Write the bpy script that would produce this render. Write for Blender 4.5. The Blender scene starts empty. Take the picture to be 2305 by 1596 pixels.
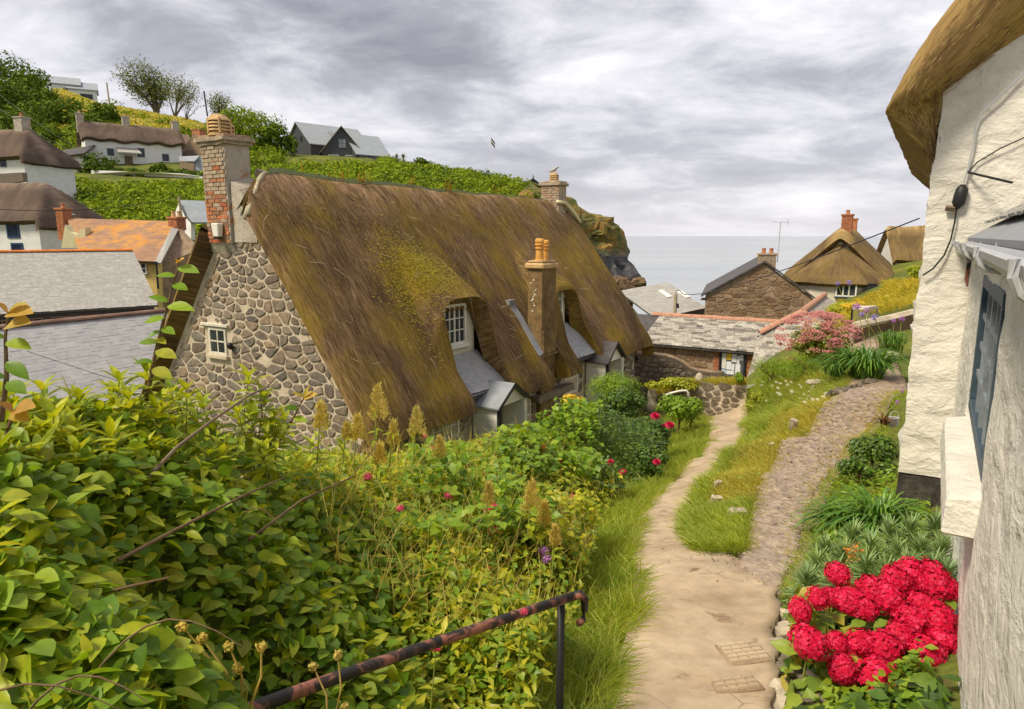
import bpy, bmesh, math, random
import numpy as np
from mathutils import Vector, Matrix, noise
R = math.radians
random.seed(7); rng = np.random.default_rng(7)
scene = bpy.context.scene
COL = scene.collection

# ------------------------------------------------------------------ camera
F, CX, CY = 1537.0, 1152.5, 798.0            # focal length and centre for a picture 2305 wide
PITCH = math.atan2(267, 1537)
cd = bpy.data.cameras.new("camera"); cam = bpy.data.objects.new("camera", cd); COL.objects.link(cam)
cd.sensor_width = 36.0; cd.lens = 36.0 * F / 2305.0; cd.clip_start = 0.05; cd.clip_end = 60000
cam.location = (0, 0, 0); cam.rotation_euler = (R(90) - PITCH, 0, 0)
scene.camera = cam
# ------------------------------------------------------------------ sky, sun, exposure
SUN_DIR = Vector((-0.86, -0.50, 0)).normalized() * math.cos(R(52)) + Vector((0, 0, math.sin(R(52))))
world = bpy.data.worlds.new("World"); scene.world = world; world.use_nodes = True
wn = world.node_tree; wn.nodes.clear()
def _n(t, **k):
    n = wn.nodes.new(t)
    for a, b in k.items(): setattr(n, a, b)
    return n
def _math(op, a, b=None, c=None, clamp=False):
    n = _n('ShaderNodeMath', operation=op, use_clamp=clamp)
    for i, v in enumerate((a, b, c)):
        if v is None: continue
        if isinstance(v, (int, float)): n.inputs[i].default_value = v
        else: wn.links.new(v, n.inputs[i])
    return n.outputs[0]
sky = _n('ShaderNodeTexSky', sky_type='NISHITA'); sky.sun_disc = False
sky.sun_elevation = R(52); sky.sun_rotation = math.atan2(SUN_DIR.x, SUN_DIR.y)
bg1 = _n('ShaderNodeBackground'); bg1.inputs[1].default_value = 0.10; wn.links.new(sky.outputs[0], bg1.inputs[0])
tc = _n('ShaderNodeTexCoord'); sep = _n('ShaderNodeSeparateXYZ'); wn.links.new(tc.outputs['Generated'], sep.inputs[0])
zz = _math('ADD', _math('MAXIMUM', sep.outputs[2], 0.0), 0.24)
cmb = _n('ShaderNodeCombineXYZ')
wn.links.new(_math('DIVIDE', sep.outputs[0], zz), cmb.inputs[0]); wn.links.new(_math('DIVIDE', sep.outputs[1], zz), cmb.inputs[1])
def _noise(scale, detail, rough, dist, off, sq=(1, 1, 1)):
    mp = _n('ShaderNodeMapping'); mp.inputs['Location'].default_value = off; mp.inputs['Scale'].default_value = sq
    wn.links.new(cmb.outputs[0], mp.inputs[0])
    t = _n('ShaderNodeTexNoise'); t.inputs['Scale'].default_value = scale; t.inputs['Detail'].default_value = detail
    t.inputs['Roughness'].default_value = rough; t.inputs['Distortion'].default_value = dist
    wn.links.new(mp.outputs[0], t.inputs['Vector']); return t.outputs['Fac']
big = _noise(0.75, 4, 0.5, 0.5, (3.4, 1.3, 0)); mid = _noise(2.4, 9, 0.62, 0.30, (1.0, 4.0, 2.0), (0.9, 1.15, 1))
cl = _math('ADD', _math('MULTIPLY', big, 0.62), _math('MULTIPLY', mid, 0.55))
ramp = _n('ShaderNodeValToRGB'); wn.links.new(cl, ramp.inputs[0])
cr = ramp.color_ramp; cr.elements[0].position = 0.44; cr.elements[0].color = (0.160, 0.161, 0.190, 1)
cr.elements[1].position = 0.72; cr.elements[1].color = (0.600, 0.585, 0.600, 1)
e = cr.elements.new(0.535); e.color = (0.250, 0.250, 0.284, 1)
e = cr.elements.new(0.61); e.color = (0.405, 0.400, 0.428, 1)
# thin bright air under the cloud base towards the sea horizon, all the way round
hz = _math('POWER', _math('SUBTRACT', 1.0, _math('MAXIMUM', sep.outputs[2], 0.0), clamp=True), 9.0)
mxc = _n('ShaderNodeMix', data_type='RGBA'); wn.links.new(_math('MULTIPLY', hz, 0.80), mxc.inputs[0])
wn.links.new(ramp.outputs[0], mxc.inputs[6]); mxc.inputs[7].default_value = (0.52, 0.505, 0.525, 1)
bg2 = _n('ShaderNodeBackground'); bg2.inputs[1].default_value = 0.585; wn.links.new(mxc.outputs[2], bg2.inputs[0])
ms = _n('ShaderNodeMixShader'); ms.inputs[0].default_value = 0.97
wn.links.new(bg1.outputs[0], ms.inputs[1]); wn.links.new(bg2.outputs[0], ms.inputs[2])
wo = _n('ShaderNodeOutputWorld'); wn.links.new(ms.outputs[0], wo.inputs[0])
sd = bpy.data.lights.new("sun", 'SUN'); sd.energy = 1.5; sd.angle = R(14); sd.color = (1.0, 0.90, 0.70)
sun = bpy.data.objects.new("sun", sd); COL.objects.link(sun); sun.rotation_euler = SUN_DIR.to_track_quat('Z', 'Y').to_euler()
vs = scene.view_settings; vs.view_transform = 'Standard'; vs.look = 'None'; vs.gamma = 1; vs.use_curve_mapping = False; vs.exposure = 1.62
scene.display_settings.display_device = 'sRGB'
scene.cycles.use_denoising = True; scene.cycles.max_bounces = 6; scene.cycles.diffuse_bounces = 3
scene.cycles.transparent_max_bounces = 6; scene.cycles.caustics_reflective = False; scene.cycles.caustics_refractive = False

# ------------------------------------------------------------------ geometry helpers
def ray(px, py):
    a, b = (px - CX) / F, -(py - CY) / F
    c, s = math.cos(PITCH), math.sin(PITCH)
    return Vector((a, c + b * s, -s + b * c))
def at(px, py, Y):
    v = ray(px, py); return v * (Y / v.y)
def wm(o):
    m = o.matrix_basis.copy()
    while o.parent is not None:
        o = o.parent; m = o.matrix_basis @ m
    return m
class Fr:
    """a building's own frame: a = along its heading, b = to the right of it, c = up"""
    def __init__(s, o, deg):
        s.o = Vector(o); t = R(deg)
        s.d = Vector((math.sin(t), math.cos(t), 0)); s.n = Vector((math.cos(t), -math.sin(t), 0)); s.deg = deg
    def P(s, a, b, c): return s.o + s.d * a + s.n * b + Vector((0, 0, c))
    def inv(s, p):
        r = p - s.o; return (r.dot(s.d), r.dot(s.n), r.z)
W0 = Fr((0, 0, 0), 0)          # plain world: a = y, b = x
def tag(o, label=None, cat=None, group=None, kind=None):
    if label: o['label'] = label
    if cat: o['category'] = cat
    if group: o['group'] = group
    if kind: o['kind'] = kind
    return o
def thing(name, loc, label, cat, group=None, deg=0.0):
    o = bpy.data.objects.new(name, None); COL.objects.link(o)
    o.matrix_basis = Matrix.Translation(Vector(loc)) @ Matrix.Rotation(-R(deg), 4, 'Z')
    o.empty_display_size = 0.2
    return tag(o, label, cat, group)
def link(name, me, parent, M=None, kind=None):
    o = bpy.data.objects.new(name, me); COL.objects.link(o)
    if parent is not None:
        o.parent = parent
        base = wm(parent).inverted()
        o.matrix_basis = base @ M if M is not None else base
    elif M is not None: o.matrix_basis = M
    if kind: o['kind'] = kind
    return o
def np_mesh(name, V, Fa, mat, smooth=False, uv=None):
    """V (n,3) float, Fa (m,k) int"""
    me = bpy.data.meshes.new(name); V = np.asarray(V, dtype=np.float32); Fa = np.asarray(Fa, dtype=np.int32)
    m, k = Fa.shape
    me.vertices.add(len(V)); me.vertices.foreach_set('co', V.ravel())
    me.loops.add(m * k); me.loops.foreach_set('vertex_index', Fa.ravel())
    me.polygons.add(m); me.polygons.foreach_set('loop_start', np.arange(0, m * k, k, dtype=np.int32))
    me.polygons.foreach_set('loop_total', np.full(m, k, dtype=np.int32))
    me.polygons.foreach_set('use_smooth', np.full(m, bool(smooth), dtype=bool))
    if uv is not None:
        l = me.uv_layers.new(name='UVMap'); l.data.foreach_set('uv', np.asarray(uv, dtype=np.float32)[Fa.ravel()].ravel())
    me.update(calc_edges=True); me.validate()
    for q in (mat if isinstance(mat, (list, tuple)) else [mat]): me.materials.append(q)
    return me
class MB:
    """collects boxes, prisms, tubes and lathes in a frame; build() links them as ONE mesh"""
    def __init__(s, fr=W0): s.v = []; s.f = []; s.fr = fr
    def add(s, pts, faces):
        k = len(s.v); s.v += [s.fr.P(*p) for p in pts]; s.f += [tuple(i + k for i in f) for f in faces]; return s
    def addw(s, pts, faces):
        k = len(s.v); s.v += [Vector(p) for p in pts]; s.f += [tuple(i + k for i in f) for f in faces]; return s
    def box(s, a0, a1, b0, b1, c0, c1):
        return s.add([(a, b, c) for c in (c0, c1) for b in (b0, b1) for a in (a0, a1)],
                     [(0, 1, 3, 2), (4, 6, 7, 5), (0, 4, 5, 1), (2, 3, 7, 6), (0, 2, 6, 4), (1, 5, 7, 3)])
    def hexa(s, lo, hi):
        n = len(lo)
        return s.add(list(lo) + list(hi), [tuple(range(n))[::-1], tuple(range(n, 2 * n))] + [(i, (i + 1) % n, n + (i + 1) % n, n + i) for i in range(n)])
    def tube(s, pts, r, n=8, world=False, cap=True):
        P = [Vector(p) if world else s.fr.P(*p) for p in pts]; k = len(P)
        rr = r if isinstance(r, (list, tuple)) else [r] * k
        V = []; up = Vector((0.13, 0.21, 1))
        for i, p in enumerate(P):
            t = (P[min(i + 1, k - 1)] - P[max(i - 1, 0)]).normalized()
            x = t.cross(up); x = (x if x.length > 0.05 else t.cross(Vector((1, 0, 0)))).normalized(); y = t.cross(x)
            V += [p + (x * math.cos(a) + y * math.sin(a)) * rr[i] for a in [2 * math.pi * j / n for j in range(n)]]
        fs = [(i * n + j, i * n + (j + 1) % n, (i + 1) * n + (j + 1) % n, (i + 1) * n + j) for i in range(k - 1) for j in range(n)]
        if cap: fs += [tuple(range(n))[::-1], tuple(range((k - 1) * n, k * n))]
        return s.addw(V, fs)
    def lathe(s, ctr, prof, n=14):
        V = [(ctr[0] + r * math.cos(2 * math.pi * j / n), ctr[1] + r * math.sin(2 * math.pi * j / n), ctr[2] + z) for r, z in prof for j in range(n)]
        k = len(prof)
        fs = [(i * n + j, i * n + (j + 1) % n, (i + 1) * n + (j + 1) % n, (i + 1) * n + j) for i in range(k - 1) for j in range(n)]
        return s.add(V, fs + [tuple(range(n))[::-1], tuple(range((k - 1) * n, k * n))])
    def build(s, name, mat, parent=None, smooth=False, bevel=0.0, kind=None, rough=0.0, cuts=0):
        bm = bmesh.new(); vs_ = [bm.verts.new(p) for p in s.v]
        for f in s.f:
            try: bm.faces.new([vs_[i] for i in f])
            except ValueError: pass
        if bevel > 0: bmesh.ops.bevel(bm, geom=list(bm.edges), offset=bevel, segments=1, affect='EDGES', profile=0.5)
        if cuts:
            for _ in range(cuts): bmesh.ops.subdivide_edges(bm, edges=list(bm.edges), cuts=1, use_grid_fill=True)
        if rough > 0:
            for v in bm.verts:
                v.co += noise.noise_vector(v.co * 3.1) * rough + noise.noise_vector(v.co * 11.0) * rough * 0.4
        bmesh.ops.recalc_face_normals(bm, faces=list(bm.faces))
        if smooth:
            for f in bm.faces: f.smooth = True
        me = bpy.data.meshes.new(name); bm.to_mesh(me); bm.free(); me.materials.append(mat)
        if parent is not None: me.transform(wm(parent).inverted()); o = link(name, me, None); o.parent = parent
        else: o = link(name, me, None)
        if kind: o['kind'] = kind
        return o
def put(name, me, parent, kind=None):
    """link a mesh whose vertices are in world space under parent"""
    if parent is not None: me.transform(wm(parent).inverted())
    o = link(name, me, None)
    if parent is not None: o.parent = parent
    if kind: o['kind'] = kind
    return o
def pieces(name, parent, variants, items, limit=300, plural=None):
    """items: (world matrix, variant). The nearest `limit` become parts of their own, the rest one joined part"""
    items = sorted(items, key=lambda m: m[0].translation.length)
    base = wm(parent).inverted()
    for M, k in items[:limit]:
        o = bpy.data.objects.new(name, variants[k % len(variants)]); COL.objects.link(o); o.parent = parent; o.matrix_basis = base @ M
    rest = items[limit:]
    if rest:
        byk = {}
        for M, k in rest: byk.setdefault(k % len(variants), []).append(M)
        Vs, Fs, off = [], [], 0
        for k, Ms in byk.items():
            me = variants[k]; n = len(me.vertices); co = np.empty(n * 3, np.float32); me.vertices.foreach_get('co', co); co = co.reshape(-1, 3)
            pol = [tuple(p.vertices) for p in me.polygons]; tri = []
            for p in pol:
                for i in range(1, len(p) - 1): tri.append((p[0], p[i], p[i + 1]))
            tri = np.array(tri)
            for M in Ms:
                A = np.array((base @ M)); Vs.append(co @ A[:3, :3].T + A[:3, 3]); Fs.append(tri + off); off += n
        o = link(plural or name + 's', np_mesh(name + 's', np.vstack(Vs), np.vstack(Fs), variants[0].materials[0]), None)
        o.parent = parent; o['kind'] = 'stuff'
def basis(x, y, z, o): return Matrix(((x.x, y.x, z.x, o.x), (x.y, y.y, z.y, o.y), (x.z, y.z, z.z, o.z), (0, 0, 0, 1)))
def rbf(pts, soft=1.0):
    P = np.array([(p[0], p[1]) for p in pts], float); Z = np.array([p[2] for p in pts], float); n = len(P)
    K = lambda A, B: -np.sqrt(((A[:, None, :] - B[None, :, :]) ** 2).sum(-1) + soft * soft)
    M = np.zeros((n + 1, n + 1)); M[:n, :n] = K(P, P) + np.eye(n) * 1e-6; M[:n, n] = 1; M[n, :n] = 1
    w = np.linalg.solve(M, np.append(Z, 0))
    def f(x, y):
        x = np.atleast_1d(np.asarray(x, float)); y = np.atleast_1d(np.asarray(y, float)); out = np.empty(x.size)
        Q = np.stack([x.ravel(), y.ravel()], 1)
        for i in range(0, len(Q), 20000): out[i:i + 20000] = K(Q[i:i + 20000], P) @ w[:n] + w[n]
        return out.reshape(x.shape)
    return f

# ------------------------------------------------------------------ materials
class Mat:
    def __init__(s, name, rough=0.8, spec=0.3, metal=0.0):
        s.m = bpy.data.materials.new(name); s.m.use_nodes = True; s.t = s.m.node_tree; s.t.nodes.clear()
        s.out = s.n('ShaderNodeOutputMaterial'); s.b = s.n('ShaderNodeBsdfPrincipled'); s.l(s.b.outputs[0], s.out.inputs[0])
        s.b.inputs['Roughness'].default_value = rough; s.b.inputs['Specular IOR Level'].default_value = spec; s.b.inputs['Metallic'].default_value = metal
        s._c = None
    def n(s, t, **k):
        x = s.t.nodes.new(t)
        for a, b in k.items(): setattr(x, a, b)
        return x
    def l(s, a, b): s.t.links.new(a, b)
    def coord(s, kind='Object', scale=(1, 1, 1)):
        if kind == 'World': c = s.n('ShaderNodeNewGeometry').outputs['Position']
        else: c = s.n('ShaderNodeTexCoord').outputs[kind]
        mp = s.n('ShaderNodeMapping'); mp.inputs['Scale'].default_value = scale; s.l(c, mp.inputs[0]); return mp.outputs[0]
    def noise(s, scale, detail=5, rough=0.55, dist=0.0, co=None, sq=(1, 1, 1), kind='World'):
        t = s.n('ShaderNodeTexNoise'); t.inputs['Scale'].default_value = scale; t.inputs['Detail'].default_value = detail
        t.inputs['Roughness'].default_value = rough; t.inputs['Distortion'].default_value = dist
        s.l(co if co is not None else s.coord(kind, sq), t.inputs['Vector']); return t.outputs['Fac']
    def voro(s, scale, feature='F1', co=None, sq=(1, 1, 1), kind='World', out='Distance'):
        t = s.n('ShaderNodeTexVoronoi', feature=feature); t.inputs['Scale'].default_value = scale
        s.l(co if co is not None else s.coord(kind, sq), t.inputs['Vector']); return t.outputs[out]
    def ramp(s, fac, stops):
        r = s.n('ShaderNodeValToRGB'); s.l(fac, r.inputs[0]); e = r.color_ramp.elements
        for i, (p, c) in enumerate(stops):
            x = e[i] if i < 2 else e.new(p)
            x.position = p; x.color = (*c, 1) if len(c) == 3 else c
        return r.outputs[0]
    def val(s, fac, a, b): return s.ramp(fac, [(a, (0, 0, 0)), (b, (1, 1, 1))])
    def mix(s, fac, a, b, mode='MIX'):
        x = s.n('ShaderNodeMix', data_type='RGBA', blend_type=mode)
        for sock, v in ((x.inputs[0], fac), (x.inputs[6], a), (x.inputs[7], b)):
            if isinstance(v, (int, float)): sock.default_value = v
            elif isinstance(v, tuple): sock.default_value = (*v, 1) if len(v) == 3 else v
            else: s.l(v, sock)
        return x.outputs[2]
    def rnd(s):
        g = s.n('ShaderNodeNewGeometry').outputs['Random Per Island']; o = s.n('ShaderNodeObjectInfo').outputs['Random']
        a = s.n('ShaderNodeMath', operation='ADD'); s.l(g, a.inputs[0]); s.l(o, a.inputs[1])
        f = s.n('ShaderNodeMath', operation='FRACT'); s.l(a.outputs[0], f.inputs[0]); return f.outputs[0]
    def col(s, c):
        if isinstance(c, tuple): s.b.inputs['Base Color'].default_value = (*c, 1)
        else: s.l(c, s.b.inputs['Base Color'])
        s._c = c; return s
    def bump(s, h, strength=0.5, dist=0.02):
        b = s.n('ShaderNodeBump'); b.inputs['Strength'].default_value = strength; b.inputs['Distance'].default_value = dist
        s.l(h, b.inputs['Height'])
        if s.b.inputs['Normal'].is_linked: s.l(s.b.inputs['Normal'].links[0].from_socket, b.inputs['Normal'])
        s.l(b.outputs[0], s.b.inputs['Normal']); return s
    def trans(s, c, fac):
        t = s.n('ShaderNodeBsdfTranslucent')
        if isinstance(c, tuple): t.inputs[0].default_value = (*c, 1)
        else: s.l(c, t.inputs[0])
        m = s.n('ShaderNodeMixShader'); m.inputs[0].default_value = fac
        s.l(s.b.outputs[0], m.inputs[1]); s.l(t.outputs[0], m.inputs[2]); s.l(m.outputs[0], s.out.inputs[0]); return s
def leafmat(name, cols, tr=0.3, rough=0.42, spec=0.35, big=0.25, gain=1.25):
    m = Mat(name, rough, spec); r = m.rnd(); k = len(cols)
    c = m.ramp(r, [(i / (k - 1) if k > 1 else 0, x) for i, x in enumerate(cols)])
    c = m.mix(0.8, c, m.ramp(m.noise(38, 4, 0.65), [(0.3, (0.72, 0.76, 0.70)), (0.7, (1.2, 1.16, 1.15))]), 'MULTIPLY')
    nz = m.noise(1.3, 3); c = m.mix(m.val(nz, 0.35, 0.7), c, m.mix(1.0, c, (1 + big, 1 + big * 0.7, 0.8), 'MULTIPLY'))
    m.col(c); m.trans(m.mix(1.0, c, (gain * 1.15, gain, 0.55), 'MULTIPLY'), tr); return m.m
def plain(name, c, rough=0.6, spec=0.3, metal=0.0, var=0.25, scale=6.0, bump=0.15, bs=25.0, bd=0.01):
    m = Mat(name, rough, spec, metal); nz = m.noise(scale, 6, 0.6)
    m.col(m.ramp(nz, [(0.3, tuple(x * (1 - var) for x in c)), (0.7, tuple(min(1, x * (1 + var * 0.6)) for x in c))]))
    if bump: m.bump(m.noise(bs, 4, 0.6), bump, bd)
    return m.m
def stonemat(name, cols, lich=None, rough=0.9):
    m = Mat(name, rough, 0.2); c = m.ramp(m.rnd(), [(i / (len(cols) - 1), x) for i, x in enumerate(cols)])
    nz = m.noise(9.0, 8, 0.65); c = m.mix(0.75, c, m.ramp(nz, [(0.28, (0.4, 0.39, 0.4)), (0.5, (0.95, 0.93, 0.9)), (0.75, (1.5, 1.4, 1.25))]), 'MULTIPLY')
    if lich: c = m.mix(m.val(m.noise(5.5, 7, 0.7), 0.58, 0.72), c, lich)
    m.col(c); m.bump(m.noise(22, 8, 0.68), 0.7, 0.02); return m.m
def slatemat(name, cols, lich=None):
    m = Mat(name, 0.6, 0.35); c = m.ramp(m.rnd(), [(i / (len(cols) - 1), x) for i, x in enumerate(cols)])
    c = m.mix(0.6, c, m.ramp(m.noise(5.0, 6, 0.6), [(0.3, (0.78, 0.78, 0.78)), (0.7, (1.15, 1.13, 1.10))]), 'MULTIPLY')
    c = m.mix(m.val(m.noise(0.5, 5, 0.65), 0.55, 0.8), c, m.mix(0.5, c, (0.47, 0.45, 0.40)))
    m.col(c); m.bump(m.noise(14, 5, 0.6), 0.25, 0.008); return m.m
def thatchmat(name, top, mid, dark, moss, mossamt=0.5, topv=1.2):
    """UV in metres: x along the ridge, y down the slope"""
    m = Mat(name, 0.92, 0.12)
    fine = m.noise(1.0, 6, 0.62, 0.4, sq=(34, 2.6, 1), kind='UV'); med = m.noise(1.0, 5, 0.6, 0.5, sq=(5.5, 0.75, 1), kind='UV')
    lump = m.noise(1.0, 4, 0.55, 0.3, sq=(0.8, 0.55, 1), kind='UV')
    c = m.ramp(fine, [(0.26, dark), (0.47, mid), (0.62, tuple(0.5 * (a + b) for a, b in zip(mid, top))), (0.8, top)])
    c = m.mix(m.val(med, 0.36, 0.60), m.mix(0.55, c, dark), c)
    wide = m.noise(1.0, 4, 0.6, 0.6, sq=(0.55, 0.28, 1), kind='UV'); c = m.mix(m.ramp(wide, [(0.38, (0.95, 0.95, 0.95)), (0.58, (0, 0, 0))]), c, m.mix(0.75, c, tuple(0.8 * x for x in dark)))
    sepu = m.n('ShaderNodeSeparateXYZ'); m.l(m.n('ShaderNodeTexCoord').outputs['UV'], sepu.inputs[0])
    mr = m.n('ShaderNodeMapRange'); mr.inputs['From Min'].default_value = 0.15; mr.inputs['From Max'].default_value = topv
    mr.inputs['To Min'].default_value = 1; mr.inputs['To Max'].default_value = 0; m.l(sepu.outputs[1], mr.inputs[0])
    a = m.n('ShaderNodeMath', operation='MULTIPLY'); m.l(mr.outputs[0], a.inputs[0]); m.l(m.val(med, 0.3, 0.6), a.inputs[1])
    c = m.mix(a.outputs[0], c, m.mix(fine, tuple(0.55 * x for x in top), tuple(1.35 * x for x in top)))
    b = m.n('ShaderNodeMath', operation='MULTIPLY'); b.inputs[1].default_value = mossamt
    m.l(m.val(lump, 0.44, 0.64), b.inputs[0])
    c = m.mix(b.outputs[0], c, m.mix(fine, tuple(0.45 * x for x in moss), moss))
    m.col(c); m.bump(fine, 0.65, 0.03); m.bump(med, 0.7, 0.06); return m.m

M = {}
M['thatch'] = thatchmat('old_thatch', (0.52, 0.335, 0.20), (0.195, 0.118, 0.052), (0.052, 0.031, 0.019), (0.36, 0.24, 0.028), 0.82, 1.45)
M['thatch_far'] = thatchmat('grey_thatch', (0.24, 0.175, 0.13), (0.150, 0.105, 0.080), (0.085, 0.06, 0.05), (0.16, 0.12, 0.06), 0.25, 0.8)
M['thatch_gold'] = thatchmat('golden_thatch', (0.42, 0.285, 0.12), (0.225, 0.150, 0.070), (0.10, 0.066, 0.036), (0.29, 0.20, 0.05), 0.5, 0.9)
M['thatch_house'] = thatchmat('reed_thatch', (0.56, 0.38, 0.15), (0.38, 0.245, 0.095), (0.17, 0.105, 0.045), (0.44, 0.33, 0.04), 0.6, 0.4)
m = Mat('straw', 0.85, 0.15); m.col(m.ramp(m.rnd(), [(0, (0.07, 0.042, 0.022)), (0.4, (0.16, 0.095, 0.04)), (0.75, (0.25, 0.16, 0.06)), (1, (0.42, 0.29, 0.15))])); M['straw'] = m.m
m = Mat('pale_straw', 0.85, 0.15); m.col(m.ramp(m.rnd(), [(0, (0.35, 0.25, 0.14)), (1, (0.62, 0.50, 0.33))])); M['straw_pale'] = m.m
m = Mat('cottage_mortar', 0.95, 0.1); nz = m.noise(3.0, 7, 0.65)
c = m.ramp(nz, [(0.25, (0.38, 0.31, 0.23)), (0.5, (0.56, 0.47, 0.355)), (0.75, (0.68, 0.58, 0.45))])
m.col(c); m.bump(m.noise(14, 8, 0.7), 0.8, 0.03); M['mortar'] = m.m
M['rubble'] = stonemat('rubble_stone', [(0.165, 0.13, 0.105), (0.235, 0.19, 0.15), (0.14, 0.125, 0.115), (0.30, 0.24, 0.185), (0.20, 0.18, 0.155), (0.32, 0.235, 0.165), (0.165, 0.13, 0.11)])
M['rubble_brown'] = stonemat('brown_rubble_stone', [(0.20, 0.125, 0.070), (0.28, 0.19, 0.115), (0.155, 0.10, 0.062), (0.34, 0.245, 0.155), (0.22, 0.15, 0.10)])
M['rubble_grey'] = stonemat('grey_garden_stone', [(0.13, 0.105, 0.085), (0.22, 0.18, 0.14), (0.17, 0.14, 0.105), (0.27, 0.23, 0.18)], (0.10, 0.11, 0.04))
m = Mat('brown_mortar', 0.95, 0.1); m.col(m.ramp(m.noise(4, 7, 0.65), [(0.3, (0.22, 0.15, 0.095)), (0.7, (0.42, 0.31, 0.21))])); m.bump(m.noise(16, 8, 0.7), 0.7, 0.03); M['mortar_brown'] = m.m
M['brick'] = stonemat('red_brick', [(0.42, 0.125, 0.055), (0.50, 0.175, 0.075), (0.36, 0.15, 0.085), (0.46, 0.21, 0.11), (0.28, 0.17, 0.115)])
M['brick_far'] = stonemat('far_brick', [(0.40, 0.15, 0.075), (0.47, 0.20, 0.10), (0.34, 0.14, 0.08)])
M['brickdull'] = stonemat('weathered_brick', [(0.38, 0.31, 0.23), (0.44, 0.35, 0.26), (0.35, 0.285, 0.22), (0.42, 0.26, 0.17)])
m = Mat('lime_render', 0.95, 0.1); c = m.ramp(m.noise(2.6, 8, 0.7), [(0.3, (0.30, 0.255, 0.205)), (0.5, (0.44, 0.385, 0.315)), (0.72, (0.53, 0.475, 0.40))])
c = m.mix(m.val(m.noise(4.0, 5, 0.6), 0.60, 0.66), c, (0.42, 0.22, 0.13)); m.col(c); m.bump(m.noise(11, 8, 0.7), 0.8, 0.04); M['render'] = m.m
def whitewash(name, base, dirt, amt=0.5, bump=0.9, bs=3.5, rust=True):
    m = Mat(name, 0.85, 0.2); n1 = m.noise(bs, 7, 0.6, 0.4, sq=(1, 1, 1.6)); n2 = m.noise(1.3, 6, 0.65, sq=(1.3, 1.3, 0.8))
    c = m.ramp(n1, [(0.3, tuple(x * 0.86 for x in base)), (0.6, base)])
    a = m.n('ShaderNodeMath', operation='MULTIPLY'); a.inputs[1].default_value = amt; m.l(m.val(n2, 0.48, 0.75), a.inputs[0])
    c = m.mix(a.outputs[0], c, dirt)
    if rust: c = m.mix(m.val(m.noise(5.0, 3, 0.5, sq=(1, 1, 0.5)), 0.745, 0.80), c, (0.50, 0.30, 0.13))
    m.col(c); m.bump(n1, bump, 0.05); m.bump(m.noise(28, 5, 0.6), 0.35, 0.01); return m.m
M['white_wall'] = whitewash('rough_whitewash', (0.74, 0.70, 0.625), (0.57, 0.51, 0.40), 0.35, 1.0, 4.0)
M['white_far'] = whitewash('far_whitewash', (0.76, 0.75, 0.72), (0.62, 0.59, 0.55), 0.35, 0.4, 2.0, False)
M['white_cream'] = whitewash('cream_whitewash', (0.72, 0.665, 0.55), (0.54, 0.48, 0.36), 0.35, 0.5, 2.0, False)
M['paint'] = plain('white_paint', (0.80, 0.77, 0.69), 0.5, 0.4, var=0.12, scale=3, bump=0.1)
M['paint_old'] = plain('weathered_white_paint', (0.66, 0.61, 0.51), 0.6, 0.3, var=0.25, scale=7, bump=0.25)
M['yellow_wall'] = plain('yellow_wall', (0.68, 0.50, 0.17), 0.85, var=0.15, scale=3)
M['slate'] = slatemat('grey_slate', [(0.36, 0.36, 0.37), (0.40, 0.40, 0.405), (0.345, 0.345, 0.36), (0.42, 0.415, 0.41), (0.38, 0.375, 0.38)])
M['slate_warm'] = slatemat('warm_slate', [(0.36, 0.345, 0.32), (0.405, 0.39, 0.36), (0.345, 0.33, 0.305), (0.38, 0.365, 0.335)])
M['slate_lichen'] = stonemat('lichen_slate', [(0.37, 0.345, 0.30), (0.44, 0.41, 0.36), (0.15, 0.135, 0.12), (0.31, 0.285, 0.25), (0.49, 0.46, 0.40), (0.12, 0.108, 0.098)], (0.07, 0.065, 0.06))
M['slate_dark'] = plain('dark_slate', (0.085, 0.075, 0.075), 0.6, var=0.35, scale=4, bump=0.3)
M['under'] = plain('roof_lining', (0.10, 0.095, 0.09), 0.9, var=0.3)
m = Mat('lichen_ochre_slate', 0.85, 0.15); n1 = m.noise(0.9, 6, 0.65, 0.5, sq=(1, 1, 2)); n2 = m.noise(7, 4, 0.6, sq=(0.35, 0.35, 3))
c = m.ramp(n1, [(0.32, (0.27, 0.165, 0.115)), (0.47, (0.36, 0.215, 0.135)), (0.57, (0.50, 0.255, 0.085)), (0.70, (0.62, 0.26, 0.040))])
m.col(m.mix(0.5, c, m.ramp(n2, [(0.3, (0.55, 0.5, 0.5)), (0.7, (1.25, 1.2, 1.1))]), 'MULTIPLY')); m.bump(n2, 0.5, 0.03); M['ochre'] = m.m
M['lead'] = plain('lead_sheet', (0.30, 0.315, 0.345), 0.45, 0.5, 0.2, 0.22, 3.0, 0.2, 9.0, 0.02)
M['terracotta'] = plain('terracotta_ridge', (0.48, 0.245, 0.16), 0.8, var=0.2, scale=5)
M['pot_orange'] = plain('orange_clay_pot', (0.72, 0.36, 0.085), 0.7, var=0.25, scale=8)
M['pot_buff'] = plain('buff_clay_pot', (0.55, 0.36, 0.17), 0.8, var=0.3, scale=8)
M['ridge_dull'] = plain('dull_ridge_tile', (0.26, 0.155, 0.115), 0.8, var=0.35, scale=2)
M['bar_blue'] = plain('faded_blue_bars', (0.24, 0.27, 0.30), 0.55, var=0.35, scale=9)
M['pot_red'] = plain('red_clay_pot', (0.44, 0.185, 0.09), 0.8, var=0.25, scale=8)
M['orange_tile'] = plain('orange_ridge_tile', (0.75, 0.22, 0.04), 0.8, var=0.2, scale=4)
M['blue_frame'] = plain('navy_paint', (0.025, 0.05, 0.13), 0.45, var=0.2)
M['teal_frame'] = plain('slate_blue_paint', (0.055, 0.085, 0.115), 0.5, 0.35, var=0.3, scale=9)
M['black'] = plain('black_paint', (0.018, 0.018, 0.02), 0.5, 0.35, var=0.3)
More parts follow.
